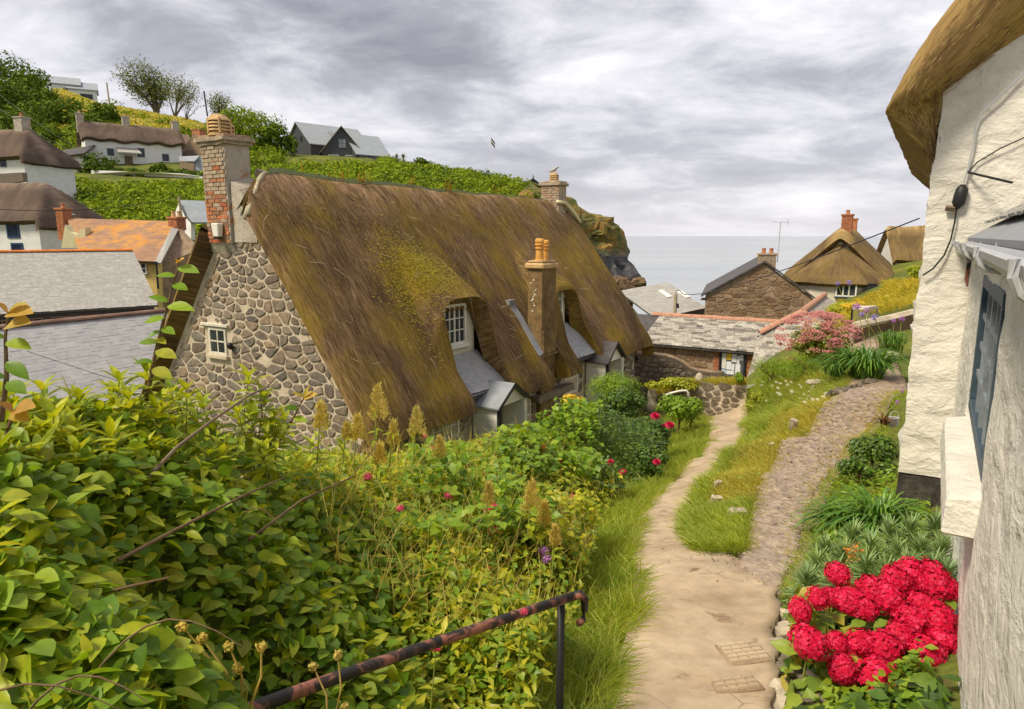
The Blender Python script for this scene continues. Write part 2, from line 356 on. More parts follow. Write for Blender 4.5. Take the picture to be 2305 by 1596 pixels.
M['tar'] = plain('tarred_plinth', (0.065, 0.055, 0.048), 0.8, 0.2, var=0.7, scale=8, bump=0.8, bs=12, bd=0.03)
M['wood'] = plain('old_timber', (0.20, 0.145, 0.095), 0.85, var=0.35, scale=7)
M['wood_pale'] = plain('pale_timber', (0.45, 0.37, 0.26), 0.85, var=0.3, scale=7)
M['grey_plastic'] = plain('grey_gutter', (0.46, 0.47, 0.49), 0.4, 0.4, var=0.1)
M['charcoal'] = plain('charcoal_cladding', (0.060, 0.063, 0.070), 0.7, var=0.2)
M['blue_slate'] = plain('blue_grey_slate', (0.33, 0.36, 0.385), 0.55, var=0.15, scale=2)
M['gold'] = plain('cream_render', (0.66, 0.60, 0.36), 0.85, var=0.15)
m = Mat('window_glass', 0.12, 0.35); m.col(m.ramp(m.noise(1.5, 3), [(0.35, (0.012, 0.016, 0.020)), (0.7, (0.055, 0.065, 0.075))])); M['glass'] = m.m
m = Mat('clear_glass', 0.05, 0.5); m.col((0.75, 0.80, 0.78)); m.b.inputs['Transmission Weight'].default_value = 0.9; m.b.inputs['Alpha'].default_value = 0.45; M['clear'] = m.m
M['net'] = plain('curtain_glass', (0.22, 0.23, 0.22), 0.15, 0.6, var=0.4, scale=3, bump=0)
m = Mat('rusty_rail', 0.6, 0.35); nz = m.noise(9, 6, 0.65, 0.6)
m.col(m.ramp(nz, [(0.47, (0.022, 0.019, 0.019)), (0.53, (0.06, 0.035, 0.03)), (0.57, (0.27, 0.105, 0.07)), (0.78, (0.40, 0.17, 0.115))])); m.bump(nz, 0.4, 0.005); M['rail'] = m.m
# plants
M['leaf_hedge'] = leafmat('cotoneaster_leaf', [(0.075, 0.165, 0.018), (0.165, 0.30, 0.024), (0.24, 0.39, 0.030), (0.125, 0.24, 0.045), (0.33, 0.44, 0.038), (0.19, 0.325, 0.065), (0.42, 0.42, 0.05)], 0.48, 0.48, 0.26)
M['leaf_lime'] = leafmat('lime_lance_leaf', [(0.24, 0.32, 0.016), (0.36, 0.43, 0.022), (0.46, 0.50, 0.035), (0.18, 0.27, 0.022)], 0.42)
M['leaf_wild'] = leafmat('wild_leaf', [(0.25, 0.33, 0.025), (0.40, 0.44, 0.028), (0.54, 0.51, 0.04), (0.20, 0.30, 0.03), (0.48, 0.48, 0.05)], 0.42)
M['leaf_dark'] = leafmat('dark_leaf', [(0.04, 0.085, 0.016), (0.075, 0.15, 0.022), (0.135, 0.225, 0.030)], 0.25)
M['leaf_mid'] = leafmat('mid_leaf', [(0.115, 0.225, 0.022), (0.20, 0.335, 0.026), (0.31, 0.42, 0.034)], 0.40)
M['leaf_rust'] = leafmat('rusty_leaf', [(0.42, 0.22, 0.05), (0.50, 0.33, 0.06), (0.40, 0.34, 0.06)], 0.35)
M['leaf_hydr'] = leafmat('hydrangea_leaf', [(0.12, 0.20, 0.03), (0.22, 0.31, 0.04), (0.30, 0.38, 0.06), (0.36, 0.28, 0.05)], 0.25, 0.45)
M['strap'] = leafmat('strap_leaf', [(0.05, 0.135, 0.025), (0.10, 0.22, 0.03), (0.16, 0.29, 0.04)], 0.25, 0.38, 0.45)
M['spurge'] = leafmat('blue_green_needle', [(0.15, 0.25, 0.11), (0.23, 0.35, 0.16), (0.30, 0.41, 0.20)], 0.2)
M['grass'] = leafmat('verge_grass', [(0.17, 0.28, 0.03), (0.27, 0.38, 0.04), (0.36, 0.44, 0.07), (0.42, 0.42, 0.12)], 0.35, 0.5)
M['grass_gold'] = leafmat('golden_grass', [(0.42, 0.37, 0.035), (0.54, 0.44, 0.045), (0.60, 0.46, 0.06), (0.32, 0.36, 0.04)], 0.35, 0.55)
M['grass_dry'] = leafmat('bank_grass', [(0.36, 0.38, 0.06), (0.48, 0.44, 0.08), (0.54, 0.45, 0.12), (0.28, 0.36, 0.05)], 0.35, 0.55)
M['seed'] = leafmat('seed_head', [(0.52, 0.46, 0.12), (0.60, 0.52, 0.16), (0.56, 0.40, 0.15), (0.44, 0.44, 0.10)], 0.35, 0.7)
M['scrub'] = leafmat('hill_scrub', [(0.11, 0.175, 0.012), (0.185, 0.275, 0.016), (0.26, 0.335, 0.020), (0.075, 0.135, 0.013)], 0.25, 0.7, 0.1)
M['scrub_dark'] = leafmat('dark_scrub', [(0.045, 0.09, 0.013), (0.085, 0.145, 0.018), (0.15, 0.21, 0.022)], 0.18, 0.7, 0.1)
M['tree_leaf'] = leafmat('windswept_leaf', [(0.085, 0.115, 0.030), (0.14, 0.175, 0.038), (0.20, 0.23, 0.05)], 0.2, 0.7, 0.1)
M['stem'] = plain('brown_stem', (0.17, 0.105, 0.055), 0.8, var=0.4, scale=20, bump=0)
M['stem_green'] = plain('green_stem', (0.26, 0.30, 0.06), 0.7, var=0.3, scale=20, bump=0)
M['stem_pale'] = plain('dry_stem', (0.52, 0.42, 0.25), 0.8, var=0.3, scale=20, bump=0)
M['bark'] = plain('tree_bark', (0.13, 0.105, 0.075), 0.9, var=0.4, scale=5)
def petal(name, cols, tr=0.3):
    m = Mat(name, 0.6, 0.2); c = m.ramp(m.rnd(), [(i / (len(cols) - 1), x) for i, x in enumerate(cols)]); m.col(c); m.trans(c, tr); return m.m
M['red_petal'] = petal('crimson_petal', [(0.46, 0.003, 0.032), (0.62, 0.005, 0.048), (0.74, 0.010, 0.066), (0.52, 0.004, 0.036), (0.80, 0.05, 0.14), (0.58, 0.004, 0.045)], 0.2)
M['pink_petal'] = petal('pink_petal', [(0.70, 0.06, 0.14), (0.78, 0.14, 0.24), (0.74, 0.10, 0.16)])
M['rose_petal'] = petal('rose_petal', [(0.72, 0.03, 0.12), (0.80, 0.08, 0.20)])
M['mauve_petal'] = petal('mauve_petal', [(0.50, 0.20, 0.50), (0.60, 0.28, 0.58), (0.40, 0.20, 0.62)])
M['lilac_petal'] = petal('lilac_petal', [(0.30, 0.24, 0.62), (0.38, 0.30, 0.66)])
M['dusky_petal'] = petal('dusky_pink_floret', [(0.58, 0.20, 0.19), (0.66, 0.28, 0.28), (0.50, 0.22, 0.15), (0.60, 0.33, 0.32)])
M['white_petal'] = petal('white_petal', [(0.80, 0.78, 0.70), (0.84, 0.82, 0.76)])
M['yellow_petal'] = petal('yellow_petal', [(0.72, 0.50, 0.03), (0.78, 0.58, 0.05)])
M['orange_petal'] = petal('orange_petal', [(0.74, 0.26, 0.05), (0.70, 0.34, 0.08)])
# ------------------------------------------------------------------ the lie of the land
TH = 31.7
TD = Vector((math.sin(R(TH)), math.cos(R(TH)), 0)); TN = Vector((math.cos(R(TH)), -math.sin(R(TH)), 0))
PL = [(0.25, 2.0), (0.57, 3.17), (0.77, 3.96), (0.96, 4.74), (1.10, 5.4), (1.20, 6.0), (1.30, 6.6), (1.58, 7.47), (2.22, 9.2), (3.2, 11.48), (4.22, 13.93), (5.15, 17), (5.69, 18.92), (6.2, 21), (6.8, 24), (7.1, 27.5)]
PR = [(0.98, 2.0), (1.30, 3.19), (1.54, 3.77), (1.78, 4.32), (2.17, 5.26), (1.74, 6.05), (1.80, 6.6), (2.08, 7.47), (2.80, 9.2), (3.9, 11.48), (4.95, 13.93), (5.95, 17), (6.7, 18.92), (7.3, 21), (8.0, 24), (8.5, 27.5)]
LL = [(1.95, 5.30), (2.16, 5.85), (2.50, 6.74), (3.23, 8.41), (4.28, 10.42), (6.25, 13.37), (7.51, 15.25), (8.6, 16.9), (10.2, 20.5), (12.2, 26)]
LR = [(2.00, 4.85), (2.45, 5.62), (2.96, 6.61), (3.77, 8.02), (4.66, 9.31), (6.70, 12.22), (9.2, 15.6), (10.0, 17.4), (11.6, 20.6), (13.6, 26)]
zl = lambda Y: -2.4 - 0.18 * (Y - 3.1)
zr_ = lambda Y: float(np.interp(Y, [3, 6, 15, 30], [-2.38, -2.92, -3.6, -3.75]))
ctl = []
for p in PL[1:13] + PR[1:5] + PR[6:13]: ctl.append((p[0], p[1], zl(p[1])))
for p in LL[1:] + LR[1:]: ctl.append((p[0], p[1], zr_(p[1])))
ctl += [(0, 0, -1.6), (0.6, 2.0, -2.2), (1.7, 2.0, -2.0), (-2, 0, -1.7), (2.0, 3.0, -2.15), (2.6, 4.0, -2.3), (3.3, 5.2, -2.5), (4.2, 6.6, -2.75), (5.2, 8.2, -2.95), (6.2, 10, -3.1),
        (0.2, 3.6, -2.6), (0.3, 5, -2.95), (0.5, 6.8, -3.3), (1.3, 9.5, -4.0), (2.2, 12, -4.6), (3.4, 15, -5.1), (4.4, 18, -5.35),
        (-1, 2.5, -2.5), (-3, 2.5, -2.8), (-1, 5, -3.4), (-3, 5, -3.8), (-5, 6, -4.6), (-2, 8, -4.8), (-6, 9, -5.4), (0, 9, -4.6), (-9, 8, -6), (-14, 8, -7),
        (-8, 11.5, -5.6), (-2.5, 11, -5.55), (0, 14, -5.55), (1.5, 16.5, -5.5), (3, 19.5, -5.5), (5, 23, -5.7), (-4, 15, -5.6), (0, 22, -6), (2, 27, -6.6),
        (6.5, 21, -5.6), (7.4, 24, -6.2), (7.8, 27.5, -6.7), (8, 31, -7.1), (4, 31, -7.1), (12, 33, -6.5), (7.9, 19.5, -4.3), (9.2, 22, -4.2), (8.8, 24, -5.2), (10.5, 27, -4.8), (11, 24, -3.75),
        (13, 28.5, -4.0), (14.5, 30, -3.6), (17, 32, -3.75), (18.3, 36, -4.3), (15, 36, -4.7), (19.8, 33, -2.15), (24, 46, -3.1), (20, 46, -5.4), (9.3, 28.6, -6.8), (6, 29.8, -7.1), (27, 52, -2.6), (14, 44, -6.0), (20, 20, -1.8), (14, 12, -2.4), (30, 10, 0),
        (6, 40, -8.2), (12, 40, -8), (8, 52, -11), (16, 60, -13), (22, 75, -17), (30, 95, -24), (5, 62, -13), (0, 45, -9), (-6, 35, -8),
        (-12, 20, -8), (-20, 24, -8), (-10, 28, -8), (-18, 34, -7), (-28, 42, -5), (-14, 42, -6), (-22, 50, -2), (-8, 52, -5), (-40, 40, -3), (-60, 30, -2), (-40, 10, -4), (-60, 0, 0),
        (0, -15, 1), (-30, -15, 1), (30, -15, 3), (60, 20, 3), (60, 50, 0), (45, 75, -12), (60, 100, -25), (40, 120, -27), (120, 60, -20), (120, 0, 0), (110, 120, -30), (60, 180, -30), (0, 160, -28)]
def pc(px, py, Y, dz=0):
    v = at(px, py, Y); return (v.x, v.y, v.z + dz)
HILL = [(60, 492, 57), (250, 492, 57), (450, 490, 58), (60, 398, 80), (250, 390, 85), (450, 388, 88), (600, 420, 80), (20, 330, 96), (150, 320, 100), (300, 300, 108), (450, 320, 106), (600, 392, 96),
        (-300, 300, 110), (-300, 120, 150), (0, 195, 135), (150, 205, 138), (240, 240, 132), (330, 252, 128), (430, 272, 124), (500, 300, 120), (620, 345, 116), (640, 350, 122), (740, 352, 122), (850, 360, 118), (960, 396, 110), (1100, 410, 106), (1220, 440, 98),
        (700, 430, 84), (900, 450, 80), (1100, 470, 76), (1220, 490, 74), (1150, 560, 66), (900, 560, 60)]
ctl += [pc(*h) for h in HILL]
for px, Y in ((-300, 210), (0, 200), (240, 190), (430, 180), (640, 170), (850, 165), (1000, 150), (1120, 140)): ctl.append(pc(px, 500, Y, -4))
ctl += [(-10, 260, -28), (-120, 300, -28), (-260, 300, 5), (-260, 100, 30), (-260, -20, 12)]
Hn = rbf(ctl, 0.8)
def H(x, y): return float(Hn([x], [y])[0])
def lines(lo, a, b, hi, st, g):
    mid_ = list(np.arange(a, b + 1e-6, st)); l = []; r = []; s = st; v = a
    while v > lo: s *= g; v -= s; l.append(v)
    s = st; v = b
    while v < hi: s *= g; v += s; r.append(v)
    return np.array(l[::-1] + mid_ + r)
xs = lines(-300, -9, 13, 320, 0.22, 1.045); ys = lines(-60, 0.5, 28, 420, 0.22, 1.035)
GX, GY = np.meshgrid(xs, ys); GZ = Hn(GX, GY)
rough = np.array([[noise.noise(Vector((x * 0.9, y * 0.9, 0))) for x in xs] for y in ys])
GZ += rough * np.clip(np.abs(GY - 4) * 0.004 + 0.02, 0.02, 0.25)
def dense(P, rep=10): return np.array([np.array(P[i]) + (np.array(P[i + 1]) - np.array(P[i])) * k / rep for i in range(len(P) - 1) for k in range(rep)])
smp = np.vstack([(dense(A)[:, None, :] * (1 - np.linspace(0.06, 0.94, 9))[None, :, None] + dense(B)[:, None, :] * np.linspace(0.06, 0.94, 9)[None, :, None]).reshape(-1, 2) for A, B in ((PL, PR), (LL, LR))])
near = (GX > -1) & (GX < 15) & (GY > 1.5) & (GY < 29); gi = np.argwhere(near); dm_ = np.empty(len(gi)); gp_ = np.stack([GX[near], GY[near]], 1)
for i in range(0, len(gp_), 2000): dm_[i:i + 2000] = np.sqrt(((gp_[i:i + 2000, None, :] - smp[None]) ** 2).sum(-1)).min(1)
GZ[near] -= np.where(dm_ < 0.20, 0.12, 0.0)
nx, ny = len(xs), len(ys); idx = np.arange(nx * ny).reshape(ny, nx)
Fq = np.stack([idx[:-1, :-1], idx[:-1, 1:], idx[1:, 1:], idx[1:, :-1]], -1).reshape(-1, 4)
m = Mat('turf_and_earth', 0.95, 0.1); n1 = m.noise(0.35, 6, 0.6); n2 = m.noise(6, 6, 0.65)
c = m.ramp(n1, [(0.35, (0.085, 0.115, 0.025)), (0.55, (0.16, 0.19, 0.030)), (0.7, (0.26, 0.24, 0.045))]); c = m.mix(m.val(n2, 0.35, 0.6), m.mix(0.6, c, (0.09, 0.065, 0.035)), c)
m.col(c); m.bump(n2, 0.8, 0.08); M['ground'] = m.m
def hf(x, y):
    x = np.asarray(x, float); y = np.asarray(y, float); i = np.clip(np.searchsorted(xs, x) - 1, 0, nx - 2); j = np.clip(np.searchsorted(ys, y) - 1, 0, ny - 2)
    a = (x - xs[i]) / (xs[i + 1] - xs[i]); b = (y - ys[j]) / (ys[j + 1] - ys[j])
    return GZ[j, i] * (1 - a) * (1 - b) + GZ[j, i + 1] * a * (1 - b) + GZ[j + 1, i] * (1 - a) * b + GZ[j + 1, i + 1] * a * b
tag(link('ground', np_mesh('ground', np.stack([GX.ravel(), GY.ravel(), GZ.ravel()], 1), Fq, M['ground'], True), None), kind='structure')
# the sea
m = Mat('sea_water', 0.20, 0.5); w1 = m.noise(0.35, 5, 0.6, 0.2, sq=(0.25, 1, 1)); w2 = m.noise(0.012, 4, 0.6, sq=(0.2, 1, 1))
m.col(m.ramp(w2, [(0.35, (0.27, 0.305, 0.325)), (0.65, (0.37, 0.395, 0.41))])); m.bump(w1, 0.30, 0.4); M['sea'] = m.m
sv = [(-30000, -200, -22), (30000, -200, -22), (30000, 50000, -22), (-30000, 50000, -22)]
tag(link('sea', np_mesh('sea', sv, [(0, 1, 2, 3)], M['sea']), None), kind='structure')

def strip(name, A, B, mat, lift, n=14, rep=12, rough=0.0):
    def dens(P):
        out = []
        for i in range(len(P) - 1):
            for k in range(rep): out.append(np.array(P[i]) + (np.array(P[i + 1]) - np.array(P[i])) * k / rep)
        return np.array(out + [np.array(P[-1])])
    A, B = dens(A), dens(B)
    for _ in range(22):
        for Q in (A, B): Q[1:-1] = 0.5 * Q[1:-1] + 0.25 * (Q[:-2] + Q[2:])
    for Q, sg in ((A, 1), (B, -1)):
        tq = np.gradient(Q, axis=0); nq = np.stack([-tq[:, 1], tq[:, 0]], 1); nq /= np.linalg.norm(nq, axis=1, keepdims=True) + 1e-9
        Q += nq * np.array([[noise.noise(Vector((a * 3.1, b * 3.1, 1))) * 0.05 + noise.noise(Vector((a * 9, b * 9, 6))) * 0.035] for a, b in Q])
    s = np.linspace(0, 1, n)
    X = A[:, None, 0] * (1 - s) + B[:, None, 0] * s; Y = A[:, None, 1] * (1 - s) + B[:, None, 1] * s
    Z = Hn(X, Y) + lift
    Z += np.array([[noise.noise(Vector((x * 2.2, y * 2.2, 5))) * rough for x, y in zip(xr, yr)] for xr, yr in zip(X, Y)])
    X = np.concatenate([X[:, :1], X, X[:, -1:]], 1); Y = np.concatenate([Y[:, :1], Y, Y[:, -1:]], 1); Z = np.concatenate([Z[:, :1] - 0.22, Z, Z[:, -1:] - 0.22], 1)
    k, n_ = X.shape; ii = np.arange(k * n_).reshape(k, n_)
    Fq = np.stack([ii[:-1, :-1], ii[:-1, 1:], ii[1:, 1:], ii[1:, :-1]], -1).reshape(-1, 4)
    return tag(link(name, np_mesh(name, np.stack([X.ravel(), Y.ravel(), Z.ravel()], 1), Fq, mat, True), None), kind='structure')
def widen(P, Q, a):
    return [tuple(np.array(p) + (np.array(p) - np.array(q)) / max(1e-6, np.linalg.norm(np.array(p) - np.array(q))) * a) for p, q in zip(P, Q)]
m = Mat('worn_concrete', 0.9, 0.15); n1 = m.noise(1.4, 7, 0.62); n2 = m.noise(7, 8, 0.68)
c = m.ramp(n1, [(0.3, (0.35, 0.26, 0.17)), (0.5, (0.47, 0.365, 0.25)), (0.7, (0.55, 0.445, 0.315))])
c = m.mix(0.7, c, m.ramp(n2, [(0.3, (0.72, 0.7, 0.68)), (0.6, (1.08, 1.06, 1.04))]), 'MULTIPLY')
cr_ = m.voro(4.2, 'DISTANCE_TO_EDGE', co=None); ck = m.n('ShaderNodeMath', operation='LESS_THAN'); m.l(cr_, ck.inputs[0]); ck.inputs[1].default_value = 0.016
sel = m.n('ShaderNodeMath', operation='MULTIPLY'); m.l(ck.outputs[0], sel.inputs[0]); m.l(m.val(m.noise(0.9, 4, 0.6), 0.54, 0.60), sel.inputs[1])
c = m.mix(m.val(m.noise(2.6, 6, 0.7), 0.60, 0.70), c, (0.25, 0.165, 0.105))
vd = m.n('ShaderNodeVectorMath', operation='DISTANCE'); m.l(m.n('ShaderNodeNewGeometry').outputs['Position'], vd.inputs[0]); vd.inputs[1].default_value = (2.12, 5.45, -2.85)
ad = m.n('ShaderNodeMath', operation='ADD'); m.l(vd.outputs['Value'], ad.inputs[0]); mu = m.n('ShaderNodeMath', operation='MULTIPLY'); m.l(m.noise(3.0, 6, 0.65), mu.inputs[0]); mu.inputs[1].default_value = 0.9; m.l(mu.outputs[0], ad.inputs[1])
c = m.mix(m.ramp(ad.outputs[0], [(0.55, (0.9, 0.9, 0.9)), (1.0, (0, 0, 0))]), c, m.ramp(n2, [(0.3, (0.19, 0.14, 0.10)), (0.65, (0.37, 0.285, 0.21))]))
c = m.mix(m.val(m.noise(0.8, 7, 0.7), 0.55, 0.68), c, m.mix(0.5, c, (0.30, 0.235, 0.16)))
c = m.mix(sel.outputs[0], c, (0.20, 0.13, 0.085)); m.col(c); m.bump(n2, 0.5, 0.02); M['concrete'] = m.m
strip('path', widen(PL, PR, 0.05), widen(PR, PL, 0.05), M['concrete'], 0.06, rough=0.012)
m = Mat('trodden_stony_earth', 0.95, 0.1); n1 = m.noise(2.2, 7, 0.62); n2 = m.noise(13, 7, 0.7)
c = m.ramp(n1, [(0.3, (0.235, 0.17, 0.125)), (0.55, (0.35, 0.265, 0.195)), (0.72, (0.44, 0.35, 0.26))]); c = m.mix(0.8, c, m.ramp(n2, [(0.3, (0.6, 0.58, 0.58)), (0.65, (1.2, 1.15, 1.12))]), 'MULTIPLY')
m.col(c); m.bump(n2, 0.9, 0.03); M['earth'] = m.m
strip('lane', widen(LL, LR, 0.04), widen(LR, LL, 0.15), M['earth'], 0.045, rough=0.012)
# pitched stones set in the lane: past counting
LLa, LRa = np.array(LL), np.array(LR)
def lane_pt(u, s):
    i = min(int(u), len(LL) - 2); f = u - i
    a = LLa[i] * (1 - f) + LLa[i + 1] * f; b = LRa[i] * (1 - f) + LRa[i + 1] * f
    return a * (1 - s) + b * s
cub = np.array([(x, y, z) for z in (-1, 1) for y in (-1, 1) for x in (-1, 1)], float); cub[4:, :2] *= 0.72
cubf = np.array([(4, 5, 7, 6), (0, 1, 5, 4), (2, 6, 7, 3), (0, 4, 6, 2), (1, 3, 7, 5)])
Vs, Fs = [], []
for i in range(3600):
    u = rng.random() ** 1.2 * 6.2; p = lane_pt(u, rng.random() * 0.96 + 0.02); z = H(p[0], p[1]) + 0.062
    a = R(-58) + rng.normal(0, 0.25); l, w, h = rng.uniform(0.03, 0.075), rng.uniform(0.012, 0.028), rng.uniform(0.008, 0.022)
    ca, sa = math.cos(a), math.sin(a); q = cub * (l, w, h) * rng.uniform(0.8, 1.2, (8, 3))
    Vs.append(np.stack([p[0] + q[:, 0] * ca - q[:, 1] * sa, p[1] + q[:, 0] * sa + q[:, 1] * ca, z + q[:, 2]], 1)); Fs.append(cubf + i * 8)
for i in range(3600, 3780):
    if False: k = rng.integers(1, 8); f = rng.random(); a = np.array(PL[k]) * (1 - f) + np.array(PL[k + 1]) * f; b = np.array(PR[k]) * (1 - f) + np.array(PR[k + 1]) * f; s = rng.beta(0.16, 0.16); p = a * (1 - s) + b * s
    else: p = np.array([rng.normal(2.05, 0.22), rng.normal(5.6, 0.28)])
    z = H(p[0], p[1]) + 0.066; q = cub * rng.uniform(0.003, 0.009) * rng.uniform(0.6, 1.3, (8, 3)); Vs.append(np.stack([p[0] + q[:, 0], p[1] + q[:, 1], z + q[:, 2]], 1)); Fs.append(cubf + i * 8)
m_ = stonemat('lane_stone', [(0.28, 0.215, 0.175), (0.36, 0.285, 0.225), (0.43, 0.35, 0.28), (0.30, 0.25, 0.225)])
tag(link('lane_stones', np_mesh('lane_stones', np.vstack(Vs), np.vstack(Fs), m_), None), 'small pitched stones bedded in the stony lane by the white house', 'stones', kind='stuff')

# ------------------------------------------------------------------ shared pieces
def stone_mesh(seed, mat, n=8):
    """unit stone: x width 1, y height 1, z thickness (front at +z)"""
    r = random.Random(seed); V = []; prof = [(1.0, 0.0), (0.99, 0.7), (0.88, 1.0)]
    rad = [0.5 * r.uniform(0.76, 1.10) for _ in range(n)]
    for s, z in prof:
        for j in range(n):
            a = 2 * math.pi * (j + r.uniform(-0.26, 0.26)) / n; c, s_ = math.cos(a), math.sin(a)
            k = (abs(c) ** 3.2 + abs(s_) ** 3.2) ** (-1 / 3.2)
            V.append((c * k * rad[j] * s, s_ * k * rad[j] * s, z * r.uniform(0.85, 1.1)))
    Fc = [(i * n + j, i * n + (j + 1) % n, (i + 1) * n + (j + 1) % n, (i + 1) * n + j) for i in range(2) for j in range(n)]
    V.append((0, 0, 1.0)); Fc += [(2 * n + j, 2 * n + (j + 1) % n, 3 * n) for j in range(n)]
    me = bpy.data.meshes.new('stone'); me.from_pydata(V, [], Fc); me.update(); me.materials.append(mat); return me
def box_mesh(mat, sx=1, sy=1, sz=1, ch=0.0, name='brick', seed=0):
    r = random.Random(seed); V = [(x * sx / 2 * (1 - ch * (z > 0)), y * sy / 2 * (1 - ch * (z > 0)), z * sz) for z in (0, 1) for y in (-1, 1) for x in (-1, 1)]
    V = [(x + r.uniform(-1, 1) * 0.02 * sx, y + r.uniform(-1, 1) * 0.02 * sy, z) for x, y, z in V]
    me = bpy.data.meshes.new(name); me.from_pydata(V, [], [(4, 5, 7, 6), (0, 1, 5, 4), (2, 6, 7, 3), (0, 4, 6, 2), (1, 3, 7, 5), (0, 2, 3, 1)]); me.update(); me.materials.append(mat); return me
def rubble(parent, o, X, Y, Z, w, h, inside, mat, rh=(0.16, 0.28), rw=(0.18, 0.46), depth=0.05, gap=0.035, seed=1, name='stone', limit=300):
    """tight random rubble over the rectangle o + x*X + y*Y; inside(x, y) says where the wall is"""
    r = random.Random(seed); ah, aw = sum(rh) / 2, sum(rw) / 2; pts = []; y = -ah; K = aw / ah
    while y < h + ah:
        x = -aw * r.random() * 1.5
        while x < w + aw:
            if r.random() > 0.20: pts.append((x + r.uniform(-0.3, 0.3) * aw, (y + r.uniform(-0.34, 0.34) * ah) * K))
            x += r.uniform(*rw)
        y += ah
    A = np.array(pts); meshes, items = [], []
    for i in range(len(A)):
        c = A[i]
        if not (0 < c[0] < w and 0 < c[1] / K < h and inside(c[0], c[1] / K)): continue
        if r.random() < 0.03: continue
        d = np.abs(A - c).max(1); nb_ = np.argsort(d)[1:22]; b = aw * 1.25
        poly = [(c[0] - b, c[1] - b), (c[0] + b, c[1] - b), (c[0] + b, c[1] + b), (c[0] - b, c[1] + b)]
        for j in nb_:
            n_ = A[j] - c; mval = n_ @ (A[j] + c) / 2; out = []
            for k in range(len(poly)):
                p0, p1 = poly[k], poly[(k + 1) % len(poly)]; s0, s1 = p0[0] * n_[0] + p0[1] * n_[1] - mval, p1[0] * n_[0] + p1[1] * n_[1] - mval
                if s0 <= 0: out.append(p0)
                if s0 * s1 < 0: f = s0 / (s0 - s1); out.append((p0[0] + (p1[0] - p0[0]) * f, p0[1] + (p1[1] - p0[1]) * f))
            poly = out
            if len(poly) < 3: break
        if len(poly) < 3: continue
        P = np.array(poly) / (1, K); cc = P.mean(0); Q = []
        for k in range(len(P)):                       # knock the corners off
            a_, b_, c_ = P[k - 1], P[k], P[(k + 1) % len(P)]; Q += [b_ + (a_ - b_) * r.uniform(0.10, 0.30), b_ + (c_ - b_) * r.uniform(0.10, 0.30)]
        Q = np.array(Q); dl = np.linalg.norm(Q - cc, axis=1, keepdims=True) + 1e-6; Q = cc + (Q - cc) * np.clip(1 - gap * 0.5 * np.array([[r.uniform(0.6, 1.7)] for _ in Q]) / dl, 0.25, 1)
        for k in range(len(Q)):
            for _ in range(5):
                if inside(*Q[k]): break
                Q[k] = cc + (Q[k] - cc) * 0.72
        Q = Q - cc; n = len(Q); V = []
        for s_, z in ((1.0, -0.2), (0.98, 0.65), (0.84, 1.0)): V += [(q_[0] * s_, q_[1] * s_, z * r.uniform(0.82, 1.12)) for q_ in Q]
        V.append((0, 0, r.uniform(0.95, 1.15))); Fc = [(l * n + k, l * n + (k + 1) % n, (l + 1) * n + (k + 1) % n, (l + 1) * n + k) for l in range(2) for k in range(n)] + [(2 * n + k, 2 * n + (k + 1) % n, 3 * n) for k in range(n)]
        me = bpy.data.meshes.new(name); me.from_pydata(V, [], Fc); me.update(); me.materials.append(mat)
        items.append((basis(X, Y, Z * depth * r.uniform(0.55, 1.35), o + X * float(cc[0]) + Y * float(cc[1])), len(meshes))); meshes.append(me)
    pieces(name, parent, meshes, items, limit)
def slates(parent, o, X, Y, Z, w, h, sw, sh, mat, inside=None, seed=2, thick=0.012, name='slate', limit=300, rnd=0.12):
    """courses of slates: X along the eave, Y up the slope, Z out of the roof"""
    r = random.Random(seed); vars_ = [box_mesh(mat, 1, 1, 1, 0.0, name, i) for i in range(6)]; items = []; rows = int(h / sh + 0.5)
    tilt = 0.018
    for j in range(rows):
        x = -(sw * 0.5 if j % 2 else 0.0) + r.uniform(-0.02, 0.02)
        while x < w - 0.02:
            ww = sw * r.uniform(1 - rnd, 1 + rnd); x0, x1 = max(x, 0), min(x + ww, w)
            if x1 - x0 > 0.03 and (inside is None or inside((x0 + x1) / 2, j * sh + sh / 2)):
                a = r.gauss(0, 0.012); yy = (Y - Z * (tilt + r.uniform(-0.006, 0.008))).normalized(); zz = X.cross(yy).normalized()
                if zz.dot(Z) < 0: zz = -zz
                xx = (X + Y * a).normalized()
                items.append((basis(xx * (x1 - x0 - 0.008), yy * sh * 1.5, zz * thick, o + X * (x0 + x1) / 2 + Y * (j * sh + sh * 0.72 + r.uniform(-0.012, 0.012)) + Z * (0.02 + r.uniform(0, 0.006))), r.randrange(6)))
            x += ww
    pieces(name, parent, vars_, items, limit)
def ridge_tiles(parent, a, b, mat, r=0.13, L=0.45, name='ridge_tile'):
    a, b = Vector(a), Vector(b); n = max(1, int((b - a).length / L + 0.5)); d = (b - a) / n; t = d.normalized(); s = t.cross(Vector((0, 0, 1))).normalized(); u = s.cross(t)
    mb = MB(); k = 6; V = []
    for e_ in (0, 1):
        for q in (1, 0.72):
            V += [(e_ * 0.97, math.cos(math.pi * i / k) * q, math.sin(math.pi * i / k) * q) for i in range(k + 1)]
    K = k + 1; Fc = []
    for i in range(k): Fc += [(i, i + 1, 2 * K + i + 1, 2 * K + i), (K + i, 3 * K + i, 3 * K + i + 1, K + i + 1), (i, K + i, K + i + 1, i + 1), (2 * K + i, 2 * K + i + 1, 3 * K + i + 1, 3 * K + i)]
    me = bpy.data.meshes.new(name); me.from_pydata(V, [], Fc); me.update(); me.materials.append(mat)
    pieces(name, parent, [me], [(basis(d, s * r * random.uniform(0.96, 1.04), u * r * random.uniform(0.92, 1.05), a + d * i), 0) for i in range(n)])
